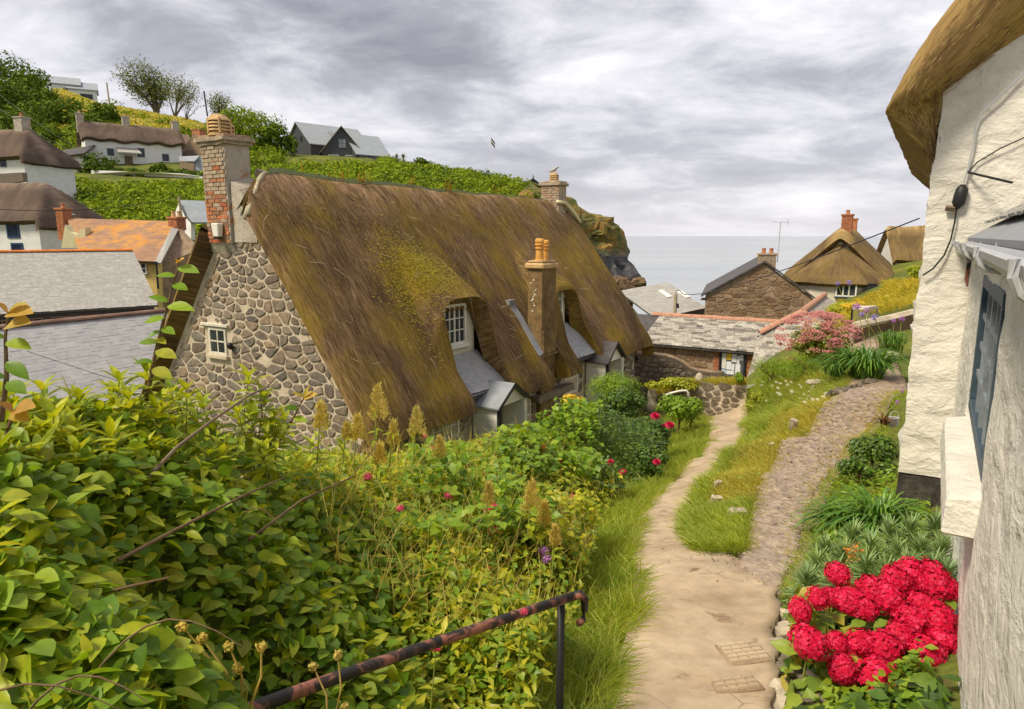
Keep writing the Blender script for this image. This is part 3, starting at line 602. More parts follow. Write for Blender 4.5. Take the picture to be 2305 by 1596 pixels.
def window(parent, o, X, Y, Z, w, h, cols, rows, frame, glass='glass', bar=0.022, fr=0.05, deep=0.05, name='window', split=(), sill=None):
    """o = lower left corner on the wall face; frame stands a little proud, pane sits behind it"""
    fr_ = type('F', (), {'P': lambda s, a, b, c: o + X * a + Y * b + Z * c})()
    mb = MB(fr_); t = deep
    for a0, a1, b0, b1 in ((0, w, 0, fr), (0, w, h - fr, h), (0, fr, fr, h - fr), (w - fr, w, fr, h - fr)): mb.box(a0, a1, b0, b1, -0.02, t)
    win = mb.build(name, M[frame], parent, bevel=0.004)
    g = MB(fr_); g.box(fr * 0.8, w - fr * 0.8, fr * 0.8, h - fr * 0.8, -0.02, 0.008); g.build('pane', M[glass], win)
    b = MB(fr_)
    for i in range(1, cols):
        x = fr + (w - 2 * fr) * i / cols; k = bar * (1.9 if i in split else 1); b.box(x - k / 2, x + k / 2, fr, h - fr, 0.009, t * 0.7)
    for j in range(1, rows):
        y = fr + (h - 2 * fr) * j / rows; b.box(fr, w - fr, y - bar / 2, y + bar / 2, 0.010, t * 0.62)
    if cols * rows > 1: b.build('glazing_bar', M[frame], win)
    if sill: s = MB(fr_); s.box(-0.06, w + 0.06, -0.07, -0.002, -0.02, t + 0.06); s.build('sill', M[sill], win, bevel=0.006)
    return win
def shell(name, parent, G, thick, mat, UV, mask=None, smooth=True, kind=None, out=None):
    """thick skin from a grid of points G[i][j] with UV in metres; mask False = hole"""
    G = np.asarray(G, float); ni, nj, _ = G.shape
    du = np.gradient(G, axis=0); dv = np.gradient(G, axis=1); N = np.cross(du, dv); N /= np.linalg.norm(N, axis=2, keepdims=True) + 1e-9
    if (N[..., 2].mean() if out is None else (N @ np.array(out)).mean()) < 0: N = -N
    T = thick if np.ndim(thick) else np.full((ni, nj), thick)
    I = G - N * T[..., None]; n = ni * nj; ii = np.arange(n).reshape(ni, nj)
    if mask is None: mask = np.ones((ni - 1, nj - 1), bool)
    q = np.stack([ii[:-1, :-1], ii[1:, :-1], ii[1:, 1:], ii[:-1, 1:]], -1)[mask]
    edges = {}
    for f in q:
        for a, b in ((f[0], f[1]), (f[1], f[2]), (f[2], f[3]), (f[3], f[0])): edges[(a, b)] = edges.get((b, a), 0) * 0 + 1
    rim = [(a, b) for (a, b) in edges if (b, a) not in edges]
    # rim gets its own vertices so that its edge stays crisp
    V = np.vstack([G.reshape(-1, 3), I.reshape(-1, 3)]); uv = np.vstack([UV.reshape(-1, 2), UV.reshape(-1, 2) + (0.37, 0.21)])
    Fq = [q, q[:, ::-1] + n]; Vr = []; Fr_ = []; ur = []; base = len(V)
    for a, b in rim:
        k = base + len(Vr); Vr += [V[b], V[a], V[a + n], V[b + n]]; Fr_.append((k, k + 1, k + 2, k + 3))
        al = uv[a][0] + uv[a][1]; bl = uv[b][0] + uv[b][1]; ur += [(bl * 0.9, 2.0), (al * 0.9, 2.0), (al * 0.9, 2.4), (bl * 0.9, 2.4)]
    V = np.vstack([V, np.array(Vr)]); uv = np.vstack([uv, np.array(ur)]); Fq.append(np.array(Fr_))
    me = np_mesh(name, V, np.vstack(Fq), mat, smooth, uv); return put(name, me, parent, kind)
def ribbons(name, parent, P0, P1, P2, wdt, mat, kind='stuff', up=None):
    """bent ribbons from three points each (n,3); width (n,)"""
    P0, P1, P2 = map(np.asarray, (P0, P1, P2)); t = P2 - P0; u = np.array([0, 0, 1.0]) if up is None else up
    s = np.cross(t, u); s /= np.linalg.norm(s, axis=1, keepdims=True) + 1e-9; w = np.asarray(wdt)[:, None] * s; n = len(P0)
    V = np.stack([P0 - w, P0 + w, P1 - w * 0.8, P1 + w * 0.8, P2 - w * 0.25, P2 + w * 0.25], 1).reshape(-1, 3)
    k = np.arange(n)[:, None] * 6; Fq = np.concatenate([np.stack([k[:, 0], k[:, 0] + 1, k[:, 0] + 3, k[:, 0] + 2], 1), np.stack([k[:, 0] + 2, k[:, 0] + 3, k[:, 0] + 5, k[:, 0] + 4], 1)])
    return put(name, np_mesh(name, V, Fq, mat), parent, kind)
# ------------------------------------------------------------------ the big thatched cottage
CF = Fr((-5.2, 13.3, 0), TH); ZG = -5.6; UP = Vector((0, 0, 1))
cot = thing('thatched_cottage', CF.P(0, 0, ZG), 'big rubble-stone cottage with shaggy brown thatch and dormers, behind the hedge', 'cottage', deg=TH)
def roof0(q): return 1.22 - 1.37 * (math.sqrt(q * q + 0.04) - 0.2) + 0.05 * math.sin(min(abs(q), 3.5) / 3.5 * math.pi)
HOODS = [(3.55, 1.02, -0.02), (8.25, 0.9, -0.05)]
def smax(a, b, k=0.10): 
    h = max(0.0, min(1.0, 0.5 + 0.5 * (a - b) / k)); return b * (1 - h) + a * h + k * h * (1 - h)
def roofz(t, q):
    z = roof0(q) - 0.05 * math.sin(t / 12.9 * math.pi) + 0.045 * noise.noise(Vector((t * 0.8, q * 0.8, 1.7))) + 0.02 * noise.noise(Vector((t * 3.1, q * 2.3, 4.7)))
    if q > 0.6:
        for tc, hw, dz in HOODS:
            u = abs(t - tc) / hw
            if u < 2.2:
                hz_ = 0.05 + dz - 0.735 * (q - 0.9) - 0.55 * u ** 4 - max(0, q - 2.75) * 3.0
                z = smax(z, hz_)
    for e_ in (t + 0.32, 13.2 - t):                     # rounded verges
        if e_ < 0.30: z -= 0.34 * (1 - math.sqrt(max(0.0, 1 - ((0.30 - e_) / 0.30) ** 2)))
    e_ = 3.58 - abs(q)
    if e_ < 0.20: z -= 0.16 * (1 - math.sqrt(max(0.0, 1 - ((0.20 - e_) / 0.20) ** 2)))
    return z
tt = np.linspace(-0.32, 13.2, 196); qq = np.concatenate([np.linspace(-3.58, -0.5, 44), np.linspace(-0.42, 0.42, 13), np.linspace(0.5, 3.58, 74)])
G = np.array([[CF.P(t, q + 0.03 * noise.noise(Vector((t * 2.2, 3, q))) * (abs(q) > 3.2), roofz(t, q)) for q in qq] for t in tt])
UV = np.array([[(t, abs(q) * 1.68) for q in qq] for t in tt])
tm, qm = np.meshgrid(0.5 * (tt[1:] + tt[:-1]), 0.5 * (qq[1:] + qq[:-1]), indexing='ij')
def hole(t, q):
    return ((t < 0.58) & (q > -0.90) & (q < 0.02)) | ((q >= 0.02) & (q < 0.62) & (t < 0.58 - (q - 0.02) * 1.5)) | ((t > 2.72) & (t < 4.40) & (q > 2.74)) | ((t > 6.10) & (t < 7.06) & (q > 2.68)) | ((t > 7.72) & (t < 9.15) & (q > 2.76)) | ((t > 12.1) & (t < 12.75) & (q > -0.28) & (q < 0.5))
TK = np.array([[0.40 + (0.30 + (0.50 * math.exp(-((q - 0.35) / 0.55) ** 2) if q > -0.14 else 0.0)) * max(0.0, 1 - (t + 0.32) / 0.75) for q in qq] for t in tt])
thatch = shell('thatch_roof', cot, G, TK, M['thatch'], UV, ~hole(tm, qm))
# loose straw along the slope: past counting
def strawset(n, lo, hi, q0, q1, ln, wd, lift, ang, mat, name, t0=-0.3, t1=13.15):
    P0, P1, P2, Wd = [], [], [], []
    while len(P0) < n:
        t = random.uniform(t0, t1); q = random.uniform(q0, q1)
        if hole(np.array(t), np.array(q)): continue
        L_ = random.uniform(*ln); a = random.gauss(0, ang); dt = math.sin(a) * L_; dq = math.cos(a) * L_ * 0.6
        pts = []
        for f, lf in ((0, 0.004), (0.5, lift * random.uniform(0.5, 1.5)), (1, lift * random.uniform(0, 2.0))):
            t_ = min(max(t + dt * f, -0.32), 13.2); q_ = min(q + dq * f, 3.62)
            nn = CF.n * 0.8 + UP * 0.6; pts.append(CF.P(t_, q_, roofz(t_, min(q_, 3.56))) + nn * lf - UP * max(0, q_ - 3.56) * 1.3)
        P0.append(pts[0]); P1.append(pts[1]); P2.append(pts[2]); Wd.append(random.uniform(*wd))
    ribbons(name, thatch, P0, P1, P2, Wd, mat, up=np.array(CF.n * 0.8 + UP * 0.6))
strawset(11000, 0, 0, 0.0, 3.5, (0.10, 0.30), (0.0015, 0.004), 0.010, 0.10, M['straw'], 'straw')
strawset(3000, 0, 0, -0.1, 0.9, (0.12, 0.40), (0.002, 0.005), 0.03, 0.45, M['straw'], 'straw')
strawset(150, 0, 0, 0.1, 3.2, (0.15, 0.5), (0.003, 0.005), 0.05, 0.7, M['straw_pale'], 'loose_straw')
strawset(1500, 0, 0, 3.3, 3.55, (0.12, 0.25), (0.002, 0.005), 0.015, 0.15, M['straw'], 'eave_straw')
# twine lines running down the thatch
mb = MB()
for t0, q0, q1, s in ((1.1, 0.5, 3.3, 0.15), (2.0, 0.7, 3.4, 0.25), (2.4, 0.4, 2.5, 0.9), (4.6, 0.5, 3.2, 0.3), (5.2, 0.3, 3.4, 0.2), (6.3, 0.5, 2.6, 0.35), (7.0, 0.4, 2.6, 0.2), (9.6, 0.6, 3.4, 0.25), (10.8, 0.4, 3.4, 0.15), (11.9, 0.3, 3.4, 0.2)):
    mb.tube([CF.P(t0 + s * (q - q0) + 0.04 * math.sin(q * 3), q, roofz(t0 + s * (q - q0), q)) + (CF.n * 0.8 + UP * 0.6) * 0.012 for q in np.linspace(q0, q1, 14)], 0.003, 4, world=True)
mb.build('twine', M['straw'], thatch)
# moss cushion over the first dormer hood
mossP = []
for i in range(9000):
    t = random.gauss(3.05, 0.50); q = random.gauss(1.85, 0.42)
    if hole(np.array(t), np.array(q)): continue
    mossP.append((t, q))
P0 = [CF.P(t, q, roofz(t, q)) for t, q in mossP]; nn = CF.n * 0.75 + UP * 0.65
P1 = [p + nn * 0.02 + Vector((random.gauss(0, .012), random.gauss(0, .012), -0.012)) for p in P0]; P2 = [p + nn * 0.018 + Vector((random.gauss(0, .03), random.gauss(0, .03), -0.035)) for p in P0]
mm = petal('golden_moss', [(0.42, 0.33, 0.022), (0.33, 0.27, 0.03), (0.50, 0.38, 0.03), (0.24, 0.22, 0.04)], 0.1)
ribbons('moss', thatch, P0, P1, P2, [random.uniform(0.004, 0.009) for _ in P0], mm, up=np.array(nn))
# ridge netting
g = MB(CF)
for i in range(40):
    a, b = 0.75 + i * 0.285, 0.75 + (i + 1) * 0.285
    za, zb = roofz(a, 0), roofz(b, 0); ha = 0.11 - 0.0020 * i + 0.012 * math.sin(i * 1.7); hb = 0.11 - 0.0020 * (i + 1) + 0.012 * math.sin((i + 1) * 1.7)
    g.add([(a, -0.012, za - 0.02), (b, -0.012, zb - 0.02), (b, -0.004, zb + hb), (a, -0.004, za + ha), (a, 0.012, za - 0.02), (b, 0.012, zb - 0.02), (b, 0.004, zb + hb), (a, 0.004, za + ha)], [(0, 1, 2, 3), (7, 6, 5, 4), (3, 2, 6, 7)])
m = Mat('wire_netting', 0.6, 0.3); m.col((0.26, 0.29, 0.20)); m.b.inputs['Alpha'].default_value = 0.55
g.build('ridge_netting', m.m, thatch)
# walls
def gin(q, z):
    return z < min(roof0(q) - 0.80, -0.18 if -1.0 < q < -0.05 else 9) and abs(q) < 2.98 and not (-1.36 < q < -0.52 and -2.62 < z < -1.72) and not (-2.3 < q < -1.8 and -4.15 < z < -3.5)
w = MB(CF); ph = [(0, q, roof0(q) - 0.50) for q in np.linspace(3.0, -3.0, 21)]
w.hexa([(0, 3.0, ZG), *ph, (0, -3.0, ZG)], [(0.45, 3.0, ZG), *[(0.45, b, c) for a, b, c in ph], (0.45, -3.0, ZG)])
gw = w.build('gable_wall', M['mortar'], cot)
w = MB(CF)
w.box(0.46, 12.45, 2.55, 3.0, ZG, -3.42).box(0.46, 12.45, -3.0, -2.55, ZG, -3.42)
ph2 = [(12.46, b, c) for a, b, c in ph]; w.hexa([(12.46, 3.0, ZG), *ph2, (12.46, -3.0, ZG)], [(12.9, 3.0, ZG), *[(12.9, b, c) for a, b, c in ph], (12.9, -3.0, ZG)])
fw = w.build('house_wall', M['mortar'], cot)
rubble(gw, CF.P(0, -3.0, ZG), CF.n, UP, -CF.d, 6.0, 6.4, lambda x, y: gin(x - 3.0, y + ZG), M['rubble'], seed=3, rh=(0.12, 0.19), rw=(0.14, 0.38), gap=0.046, depth=0.024)
def fin(x, y):
    z = y + ZG
    for a, b in ((1.8, 2.9), (3.3, 4.5), (5.2, 5.95), (6.2, 7.0), (7.65, 8.65), (8.9, 10.3), (10.45, 11.1)):
        if a < x < b and z > -4.6: return False
    return z < -3.44
rubble(fw, CF.P(0, 3.0, ZG), CF.d, UP, CF.n, 12.88, 2.2, fin, M['rubble'], seed=5, rh=(0.16, 0.28), rw=(0.2, 0.45), gap=0.055, limit=220, depth=0.03)
rubble(fw, CF.P(12.9, -3.0, ZG), CF.n, UP, CF.d, 6.0, 2.2, lambda x, y: True, M['rubble'], seed=6, limit=60)
# gable window, lamp, cable
window(gw, CF.P(0.0, -1.22, -2.40), CF.n, UP, -CF.d, 0.56, 0.56, 2, 2, 'paint_old', bar=0.03, fr=0.055, deep=0.03, sill='mortar')
b = MB(CF); b.box(-0.07, 0.02, -1.42, -0.55, -1.815, -1.755); b.build('lintel', M['paint_old'], gw, bevel=0.008)
window(gw, CF.P(0.0, -2.25, -4.1), CF.n, UP, -CF.d, 0.42, 0.55, 2, 2, 'paint_old', bar=0.025, fr=0.05, deep=0.03)
l = thing('wall_lamp', CF.P(0, -0.44, -2.2), 'small black outdoor lamp beside the little gable window', 'lamp')
b = MB(CF); b.lathe((-0.10, -0.44, -2.22), [(0.02, 0), (0.055, 0.02), (0.06, 0.09), (0.03, 0.12), (0.01, 0.125)], 10); b.build('shade', M['black'], l, smooth=True)
b = MB(CF); b.tube([(0.02, -0.50, -2.2), (-0.07, -0.49, -2.18), (-0.10, -0.45, -2.12)], 0.012, 6); b.box(-0.062, 0.0, -0.53, -0.47, -2.25, -2.15); b.build('bracket', M['black'], l)
l = thing('alarm_box', CF.P(-0.12, -0.43, 0.0), 'white plastic alarm box fixed at the foot of the brick chimney', 'alarm box')
b = MB(CF); b.hexa([(-0.24, -0.52, -0.02), (-0.24, -0.36, -0.02), (-0.13, -0.36, -0.02), (-0.13, -0.52, -0.02)], [(-0.26, -0.55, 0.24), (-0.26, -0.33, 0.24), (-0.13, -0.33, 0.24), (-0.13, -0.55, 0.24)]); b.build('housing', M['paint'], l, bevel=0.015)
b = MB(CF); b.box(-0.25, -0.15, -0.50, -0.38, -0.055, -0.022); b.build('lens', M['black'], l)
b = MB(CF); b.tube([(-0.06, 0.33, -3.0), (-0.065, 0.36, -3.5), (-0.06, 0.40, -3.85), (-0.065, 1.0, -3.98), (-0.06, 2.2, -4.12), (-0.06, 2.9, -4.2)], 0.012, 6); b.build('cable', M['black'], gw)
# main chimney: brick front, rendered flank
ch = MB(CF); ch.hexa([(-0.10, -0.86, -0.15), (-0.10, -0.17, -0.15), (0.46, -0.17, -0.15), (0.46, -0.86, -0.15)], [(-0.10, -0.90, 1.72), (-0.10, -0.20, 1.72), (0.46, -0.20, 1.72), (0.46, -0.90, 1.72)])
ch.hexa([(-0.02, -0.92, -0.32), (-0.02, -0.12, -0.32), (0.5, -0.12, -0.32), (0.5, -0.92, -0.32)], [(-0.095, -0.84, -0.15), (-0.095, -0.18, -0.15), (0.5, -0.18, -0.15), (0.5, -0.84, -0.15)])
chim = ch.build('chimney', M['render'], cot, rough=0.015, cuts=2)
bk = [box_mesh(M['brick'], 1, 1, 1, 0.04, 'brick', i) for i in range(5)]; bk2 = [box_mesh(M['brickdull'], 1, 1, 1, 0.04, 'brick', 9 + i) for i in range(5)]
it1, it2 = [], []
for j in range(24):
    z = -0.10 + j * 0.0765; f = (z + 0.15) / 1.87; x = -0.845 - 0.04 * f + (0.0 if j % 2 else -0.11)
    while x < -0.18 - 0.03 * f - 0.04:
        L_ = 0.215 * random.uniform(0.92, 1.06); x0, x1 = max(x, -0.85 - 0.04 * f), min(x + L_, -0.175 - 0.03 * f)
        if x1 - x0 > 0.05:
            Mx = basis(CF.n * (x1 - x0 - 0.016), UP * 0.062, -CF.d * random.uniform(0.014, 0.030), CF.P(-0.095, (x0 + x1) / 2, z))
            (it1 if random.random() < (0.88 if j < 7 else 0.70 if j < 13 else 0.35 if j < 17 else 0.10) else it2).append((Mx, random.randrange(5)))
        x += L_
pieces('brick', chim, bk, it1); pieces('brick', chim, bk2, it2)
c_ = MB(CF); c_.box(-0.15, 0.51, -0.95, -0.15, 1.715, 1.78); c_.box(-0.19, 0.55, -0.99, -0.11, 1.782, 1.85); c_.box(-0.12, 0.48, -0.92, -0.18, 1.852, 1.90)
c_.build('chimney_cap', M['brickdull'], chim, rough=0.03, cuts=2)
def louvre_pot(fr, a, b, z, r, h, mat, parent, rings=4):
    p = MB(fr); pr = [(r * 1.02, 0), (r * 1.02, h * 0.10), (r * 0.93, h * 0.12)]
    for k in range(rings):
        z0 = h * (0.16 + 0.62 * k / rings); dz = h * 0.62 / rings
        pr += [(r * 0.80, z0), (r * 0.80, z0 + dz * 0.35), (r * 1.06, z0 + dz * 0.42), (r * 0.98, z0 + dz * 0.95)]
    pr += [(r * 0.88, h * 0.82), (r * 0.70, h * 0.96), (r * 0.45, h)]
    p.lathe((a, b, z), pr, 14)
    pot = p.build('chimney_pot', M[mat], parent, smooth=False)
    for k in range(5):
        bars = MB(fr); an = 2 * math.pi * k / 5 + 0.9; x, y = a + math.cos(an) * r * 0.97, b + math.sin(an) * r * 0.97
        bars.box(x - r * .1, x + r * .1, y - r * .1, y + r * .1, z + h * 0.12, z + h * 0.8)
        bars.build('louvre_bar', M[mat], pot)
    return pot
louvre_pot(CF, 0.05, -0.50, 1.88, 0.205, 0.40, 'pot_buff', chim)
louvre_pot(CF, 0.36, -0.72, 1.88, 0.15, 0.33, 'pot_buff', chim, 3)
fl = MB(CF); bp = []
for k in range(16):
    q = 0.0 + 0.62 * (k / 15) ** 1.1; t = 0.62 - (q - 0.02) * 1.5; bp.append((t, q + 0.01, roofz(max(t, -0.3), q) + 0.01 - 0.10 * (k / 15)))
bp = [(0.66, -0.22, bp[0][2] + 0.05)] + bp
for a_, r_ in ((0.0, 0.045), (0.06, 0.05)): fl.tube([(t, q - a_, z - a_ * 0.9) for t, q, z in bp], [r_ + 0.008 * math.sin(k * 1.3) for k in range(17)], 7)
fl.build('mortar_fillet', plain('pale_fillet', (0.50, 0.43, 0.29), 0.9, var=0.3, scale=4), chim, smooth=True, rough=0.014)
ws = MB(CF); sp9 = [(-0.16, -0.12), (0.50, -0.12), (0.52, 0.18), (0.34, 0.55), (0.10, 0.86), (-0.16, 1.02)]; ws.hexa([(-0.04, b_, c9) for b_, c9 in sp9], [(0.50, b_ - 0.05, c9 + 0.12) for b_, c9 in sp9]); ws.build('shoulder', M['render'], chim, rough=0.012, cuts=2)
# far chimney on the ridge
c_ = MB(CF); c_.box(12.15, 12.70, -0.22, 0.44, 0.3, 1.66); fc = c_.build('chimney', M['brickdull'], cot)
it = []
for j in range(9):
    for k in range(3): it.append((basis(CF.n * 0.20, UP * 0.062, -CF.d * 0.02, CF.P(12.15, -0.11 + k * 0.215 + (0.03 if j % 2 else -0.03), 0.98 + j * 0.078)), k))
pieces('brick', fc, bk2, it)
c_ = MB(CF); c_.box(12.08, 12.77, -0.29, 0.51, 1.662, 1.76); c_.box(12.12, 12.73, -0.25, 0.47, 1.762, 1.82); c_.build('chimney_cap', M['brickdull'], fc, bevel=0.015)
louvre_pot(CF, 12.42, 0.11, 1.81, 0.15, 0.30, 'pot_buff', fc, 3)
fl = MB(CF); fl.tube([(12.1, 0.42, 1.12), (12.5, 0.50, 1.10), (12.9, 0.62, 0.80), (13.1, 0.80, 0.45)], 0.07, 6); fl.build('mortar_fillet', M['gold'], fc, smooth=True)
gull = thing('gull', CF.P(12.42, 0.11, 2.11), 'grey and white gull perched on the far ridge chimney pot', 'gull')
b = MB(CF); b.tube([(12.42, -0.10, 2.17), (12.42, -0.02, 2.16), (12.42, 0.08, 2.19), (12.42, 0.16, 2.22), (12.42, 0.22, 2.27), (12.42, 0.27, 2.285)], [0.01, 0.045, 0.065, 0.055, 0.035, 0.03], 8); b.build('body', M['slate'], gull, smooth=True)
b = MB(CF); b.tube([(12.42, 0.285, 2.285), (12.42, 0.33, 2.275)], [0.012, 0.004], 6); b.build('beak', M['yellow_petal'], gull)
for s in (-0.02, 0.02): b = MB(CF); b.tube([(12.42 + s, 0.09, 2.15), (12.42 + s, 0.09, 2.10)], 0.007, 5); b.build('leg', M['pot_orange'], gull)
# first dormer
dm = MB(CF)
dm.box(2.98, 4.32, 2.10, 2.40, -2.72, -1.30); d1 = dm.build('dormer_wall', M['white_cream'], cot)
window(d1, CF.P(3.12, 2.40, -2.40), CF.d, UP, CF.n, 0.84, 0.92, 4, 3, 'paint', bar=0.022, fr=0.06, split=(2,), sill='paint', glass='glass')
def apron(t0, t1, qa, za, qb, zb, seed, parent, par='apron'):
    Yv = (CF.P(0, qa, za) - CF.P(0, qb, zb)); hh = Yv.length; Yv.normalize(); Zv = Yv.cross(CF.d); Zv = Zv if Zv.z > 0 else -Zv
    b_ = MB(CF); b_.hexa([(t0, qb, zb), (t1, qb, zb), (t1, qa, za), (t0, qa, za)], [(t0, qb - 0.02, zb - 0.12), (t1, qb - 0.02, zb - 0.12), (t1, qa - 0.02, za - 0.12), (t0, qa - 0.02, za - 0.12)])
    ap = b_.build(par, M['under'], parent)
    slates(ap, CF.P(t0, qb, zb), CF.d, Yv, Zv, t1 - t0, hh, 0.135, 0.095, M['slate'], seed=seed, thick=0.010, rnd=0.2)
    return ap
ap = apron(2.74, 4.42, 2.40, -2.66, 3.22, -3.34, 11, cot)
b = MB(CF); b.hexa([(2.72, 3.02, -3.62), (4.5, 3.02, -3.62), (4.5, 3.24, -3.37), (2.72, 3.24, -3.37)], [(2.72, 2.98, -3.60), (4.5, 2.98, -3.60), (4.5, 3.20, -3.34), (2.72, 3.20, -3.34)]); b.build('lead_flashing', M['lead'], ap)
# second dormer behind the chimney stack
dm = MB(CF); dm.box(7.75, 8.80, 2.15, 2.45, -2.9, -1.34); d2 = dm.build('dormer_wall', M['white_cream'], cot)
window(d2, CF.P(7.88, 2.45, -2.10), CF.d, UP, CF.n, 0.72, 0.72, 2, 2, 'paint', bar=0.022, fr=0.06, glass='net')
apron(7.74, 9.35, 2.45, -2.55, 3.25, -3.32, 12, cot)
# lateral chimney stack with orange pots
c2 = MB(CF); c2.box(6.22, 6.95, 2.74, 3.14, ZG, -0.82); lc = c2.build('chimney_stack', M['pot_buff'], cot, rough=0.012, cuts=2)
m = Mat('lichened_render', 0.9, 0.15); n1 = m.noise(4, 7, 0.65)
c = m.ramp(n1, [(0.3, (0.105, 0.068, 0.035)), (0.5, (0.20, 0.13, 0.06)), (0.7, (0.31, 0.21, 0.09))])
m.col(c); m.bump(n1, 0.8, 0.03); M['stack'] = m.m; lc.data.materials[0] = M['stack']
c2 = MB(CF); c2.box(6.15, 7.02, 2.67, 3.21, -0.815, -0.66); c2.box(6.20, 6.97, 2.72, 3.16, -0.658, -0.60); c2.build('chimney_cap', M['pot_buff'], lc, bevel=0.04, rough=0.01)
def pot(fr, a, b_, z, r, h, mat, parent):
    p = MB(fr); p.lathe((a, b_, z), [(r * 1.15, 0), (r * 1.1, h * 0.06), (r, h * 0.10), (r * 0.9, h * 0.52), (r * 1.12, h * 0.54), (r * 1.12, h * 0.60), (r * 0.92, h * 0.61), (r * 0.92, h * 0.68), (r * 1.18, h * 0.70), (r * 1.16, h * 0.77), (r * 0.95, h * 0.78), (r * 0.95, h * 0.83), (r * 1.16, h * 0.85), (r * 1.05, h * 0.94), (r * 0.75, h)], 16)
    return p.build('chimney_pot', M[mat], parent, smooth=False)
pot(CF, 6.38, 2.98, -0.62, 0.105, 0.56, 'pot_orange', lc); pot(CF, 6.76, 2.92, -0.62, 0.095, 0.52, 'pot_orange', lc)
lm = petal('pale_lichen', [(0.62, 0.56, 0.42), (0.70, 0.64, 0.52)], 0.0)
for i in range(13):
    z = random.uniform(-1.9, -0.95); q = random.gauss(2.94, 0.07); r_ = random.uniform(0.012, 0.030)
    b = MB(CF); n_ = 7; ring = [(6.206, q + r_ * random.uniform(.7, 1.2) * math.cos(2 * math.pi * k / n_), z + r_ * random.uniform(.7, 1.2) * math.sin(2 * math.pi * k / n_)) for k in range(n_)]
    b.hexa([(6.222, p[1], p[2]) for p in ring], ring); b.build('lichen_spot', lm, lc)
b = MB(CF); b.box(6.16, 7.01, 3.141, 3.22, -3.02, -2.96); b.box(6.24, 6.93, 3.142, 3.19, -2.955, -2.35); b.build('ledge', M['stack'], lc, bevel=0.01)
b = MB(CF)
qs = np.linspace(2.30, 3.20, 10); lo = [(6.0, q, roofz(6.0, q) + 0.015 + 0.015 * math.sin(q * 9)) for q in qs]; hi = [(6.215, q, roofz(6.05, q) + 0.07) for q in qs]
for i in range(9): b.add([lo[i], lo[i + 1], hi[i + 1], hi[i], tuple(np.array(lo[i]) - (0, 0, .03)), tuple(np.array(lo[i + 1]) - (0, 0, .03)), tuple(np.array(hi[i + 1]) - (0, 0, .03)), tuple(np.array(hi[i]) - (0, 0, .03))], [(0, 1, 2, 3), (7, 6, 5, 4), (0, 4, 5, 1), (3, 2, 6, 7)])
b.box(5.95, 6.25, 2.22, 2.36, roofz(6, 2.3) - 0.02, roofz(6, 2.3) + 0.10); b.build('lead_soaker', M['lead'], lc)
# porches
def porch(t0, t1, q0, q1, ze_, za, name_roof, roofmat, wallmat):
    tc_ = (t0 + t1) / 2
    b = MB(CF); b.box(t0 + 0.07, t0 + 0.13, q0, q1 - 0.05, ZG, ze_ - 0.02); b.box(t1 - 0.13, t1 - 0.07, q0, q1 - 0.05, ZG, ze_ - 0.02)
    p_ = b.build('porch', M[wallmat], cot)
    it = []; bx = [box_mesh(M[wallmat], 1, 1, 1, 0.0, 'board', i) for i in range(3)]
    for k in range(13):
        it.append((basis(CF.n * (q1 - q0 - 0.06), UP * 0.135, -CF.d * 0.022, CF.P(t0 + 0.07, (q0 + q1) / 2 - 0.02, ze_ - 0.10 - k * 0.145)), k))
    pieces('board', p_, bx, it)
    for s in (t0 + 0.07, t1 - 0.13):
        b = MB(CF); b.box(s - 0.02, s + 0.08, q1 - 0.05, q1 + 0.03, ZG, ze_ - 0.01); b.build('post', M['black'] if s == t0 + 0.07 else M[wallmat], p_, bevel=0.006)
    b = MB(CF); b.hexa([(t0 + 0.06, q1 - 0.04, ze_ - 0.02), (t1 - 0.06, q1 - 0.04, ze_ - 0.02), (tc_, q1 - 0.04, za - 0.07)], [(t0 + 0.06, q1 - 0.07, ze_ - 0.02), (t1 - 0.06, q1 - 0.07, ze_ - 0.02), (tc_, q1 - 0.07, za - 0.07)]); b.build('pediment', M[wallmat], p_)
    b = MB(CF); b.box(t0 + 0.20, t1 - 0.22, q0 + 0.03, q0 + 0.08, ZG + 0.1, ze_ - 0.1); dr = b.build('door', M['paint_old'], p_)
    for k in range(4): c9 = MB(CF); a_ = t0 + 0.22 + k * (t1 - t0 - 0.46) / 4; c9.box(a_, a_ + (t1 - t0 - 0.46) / 4 - 0.012, q0 + 0.081, q0 + 0.095, ZG + 0.12, ze_ - 0.12); c9.build('board', M['paint_old'], dr)
    for s, nm in ((-1, 'roof_slope'), (1, 'roof_slope')):
        te = t0 - 0.04 if s < 0 else t1 + 0.04
        b = MB(CF); b.hexa([(te, q0 - 0.05, ze_), (te, q1 + 0.06, ze_), (tc_, q1 + 0.06, za), (tc_, q0 - 0.05, za)], [(te, q0 - 0.05, ze_ - 0.035), (te, q1 + 0.06, ze_ - 0.035), (tc_, q1 + 0.06, za - 0.035), (tc_, q0 - 0.05, za - 0.035)]); b.build(nm, M[roofmat], p_)
        b = MB(CF); b.hexa([(te, q1 + 0.062, ze_ + 0.012), (te, q1 + 0.085, ze_ + 0.012), (tc_, q1 + 0.085, za + 0.012), (tc_, q1 + 0.062, za + 0.012)], [(te, q1 + 0.062, ze_ - 0.06), (te, q1 + 0.085, ze_ - 0.06), (tc_, q1 + 0.085, za - 0.06), (tc_, q1 + 0.062, za - 0.06)]); b.build('bargeboard', M['black'], p_)
    return p_
porch(3.28, 4.53, 3.04, 3.72, -3.62, -3.18, 'roof', 'lead', 'paint'); porch(9.0, 10.25, 3.04, 3.70, -3.55, -3.02, 'roof', 'slate_dark', 'paint')
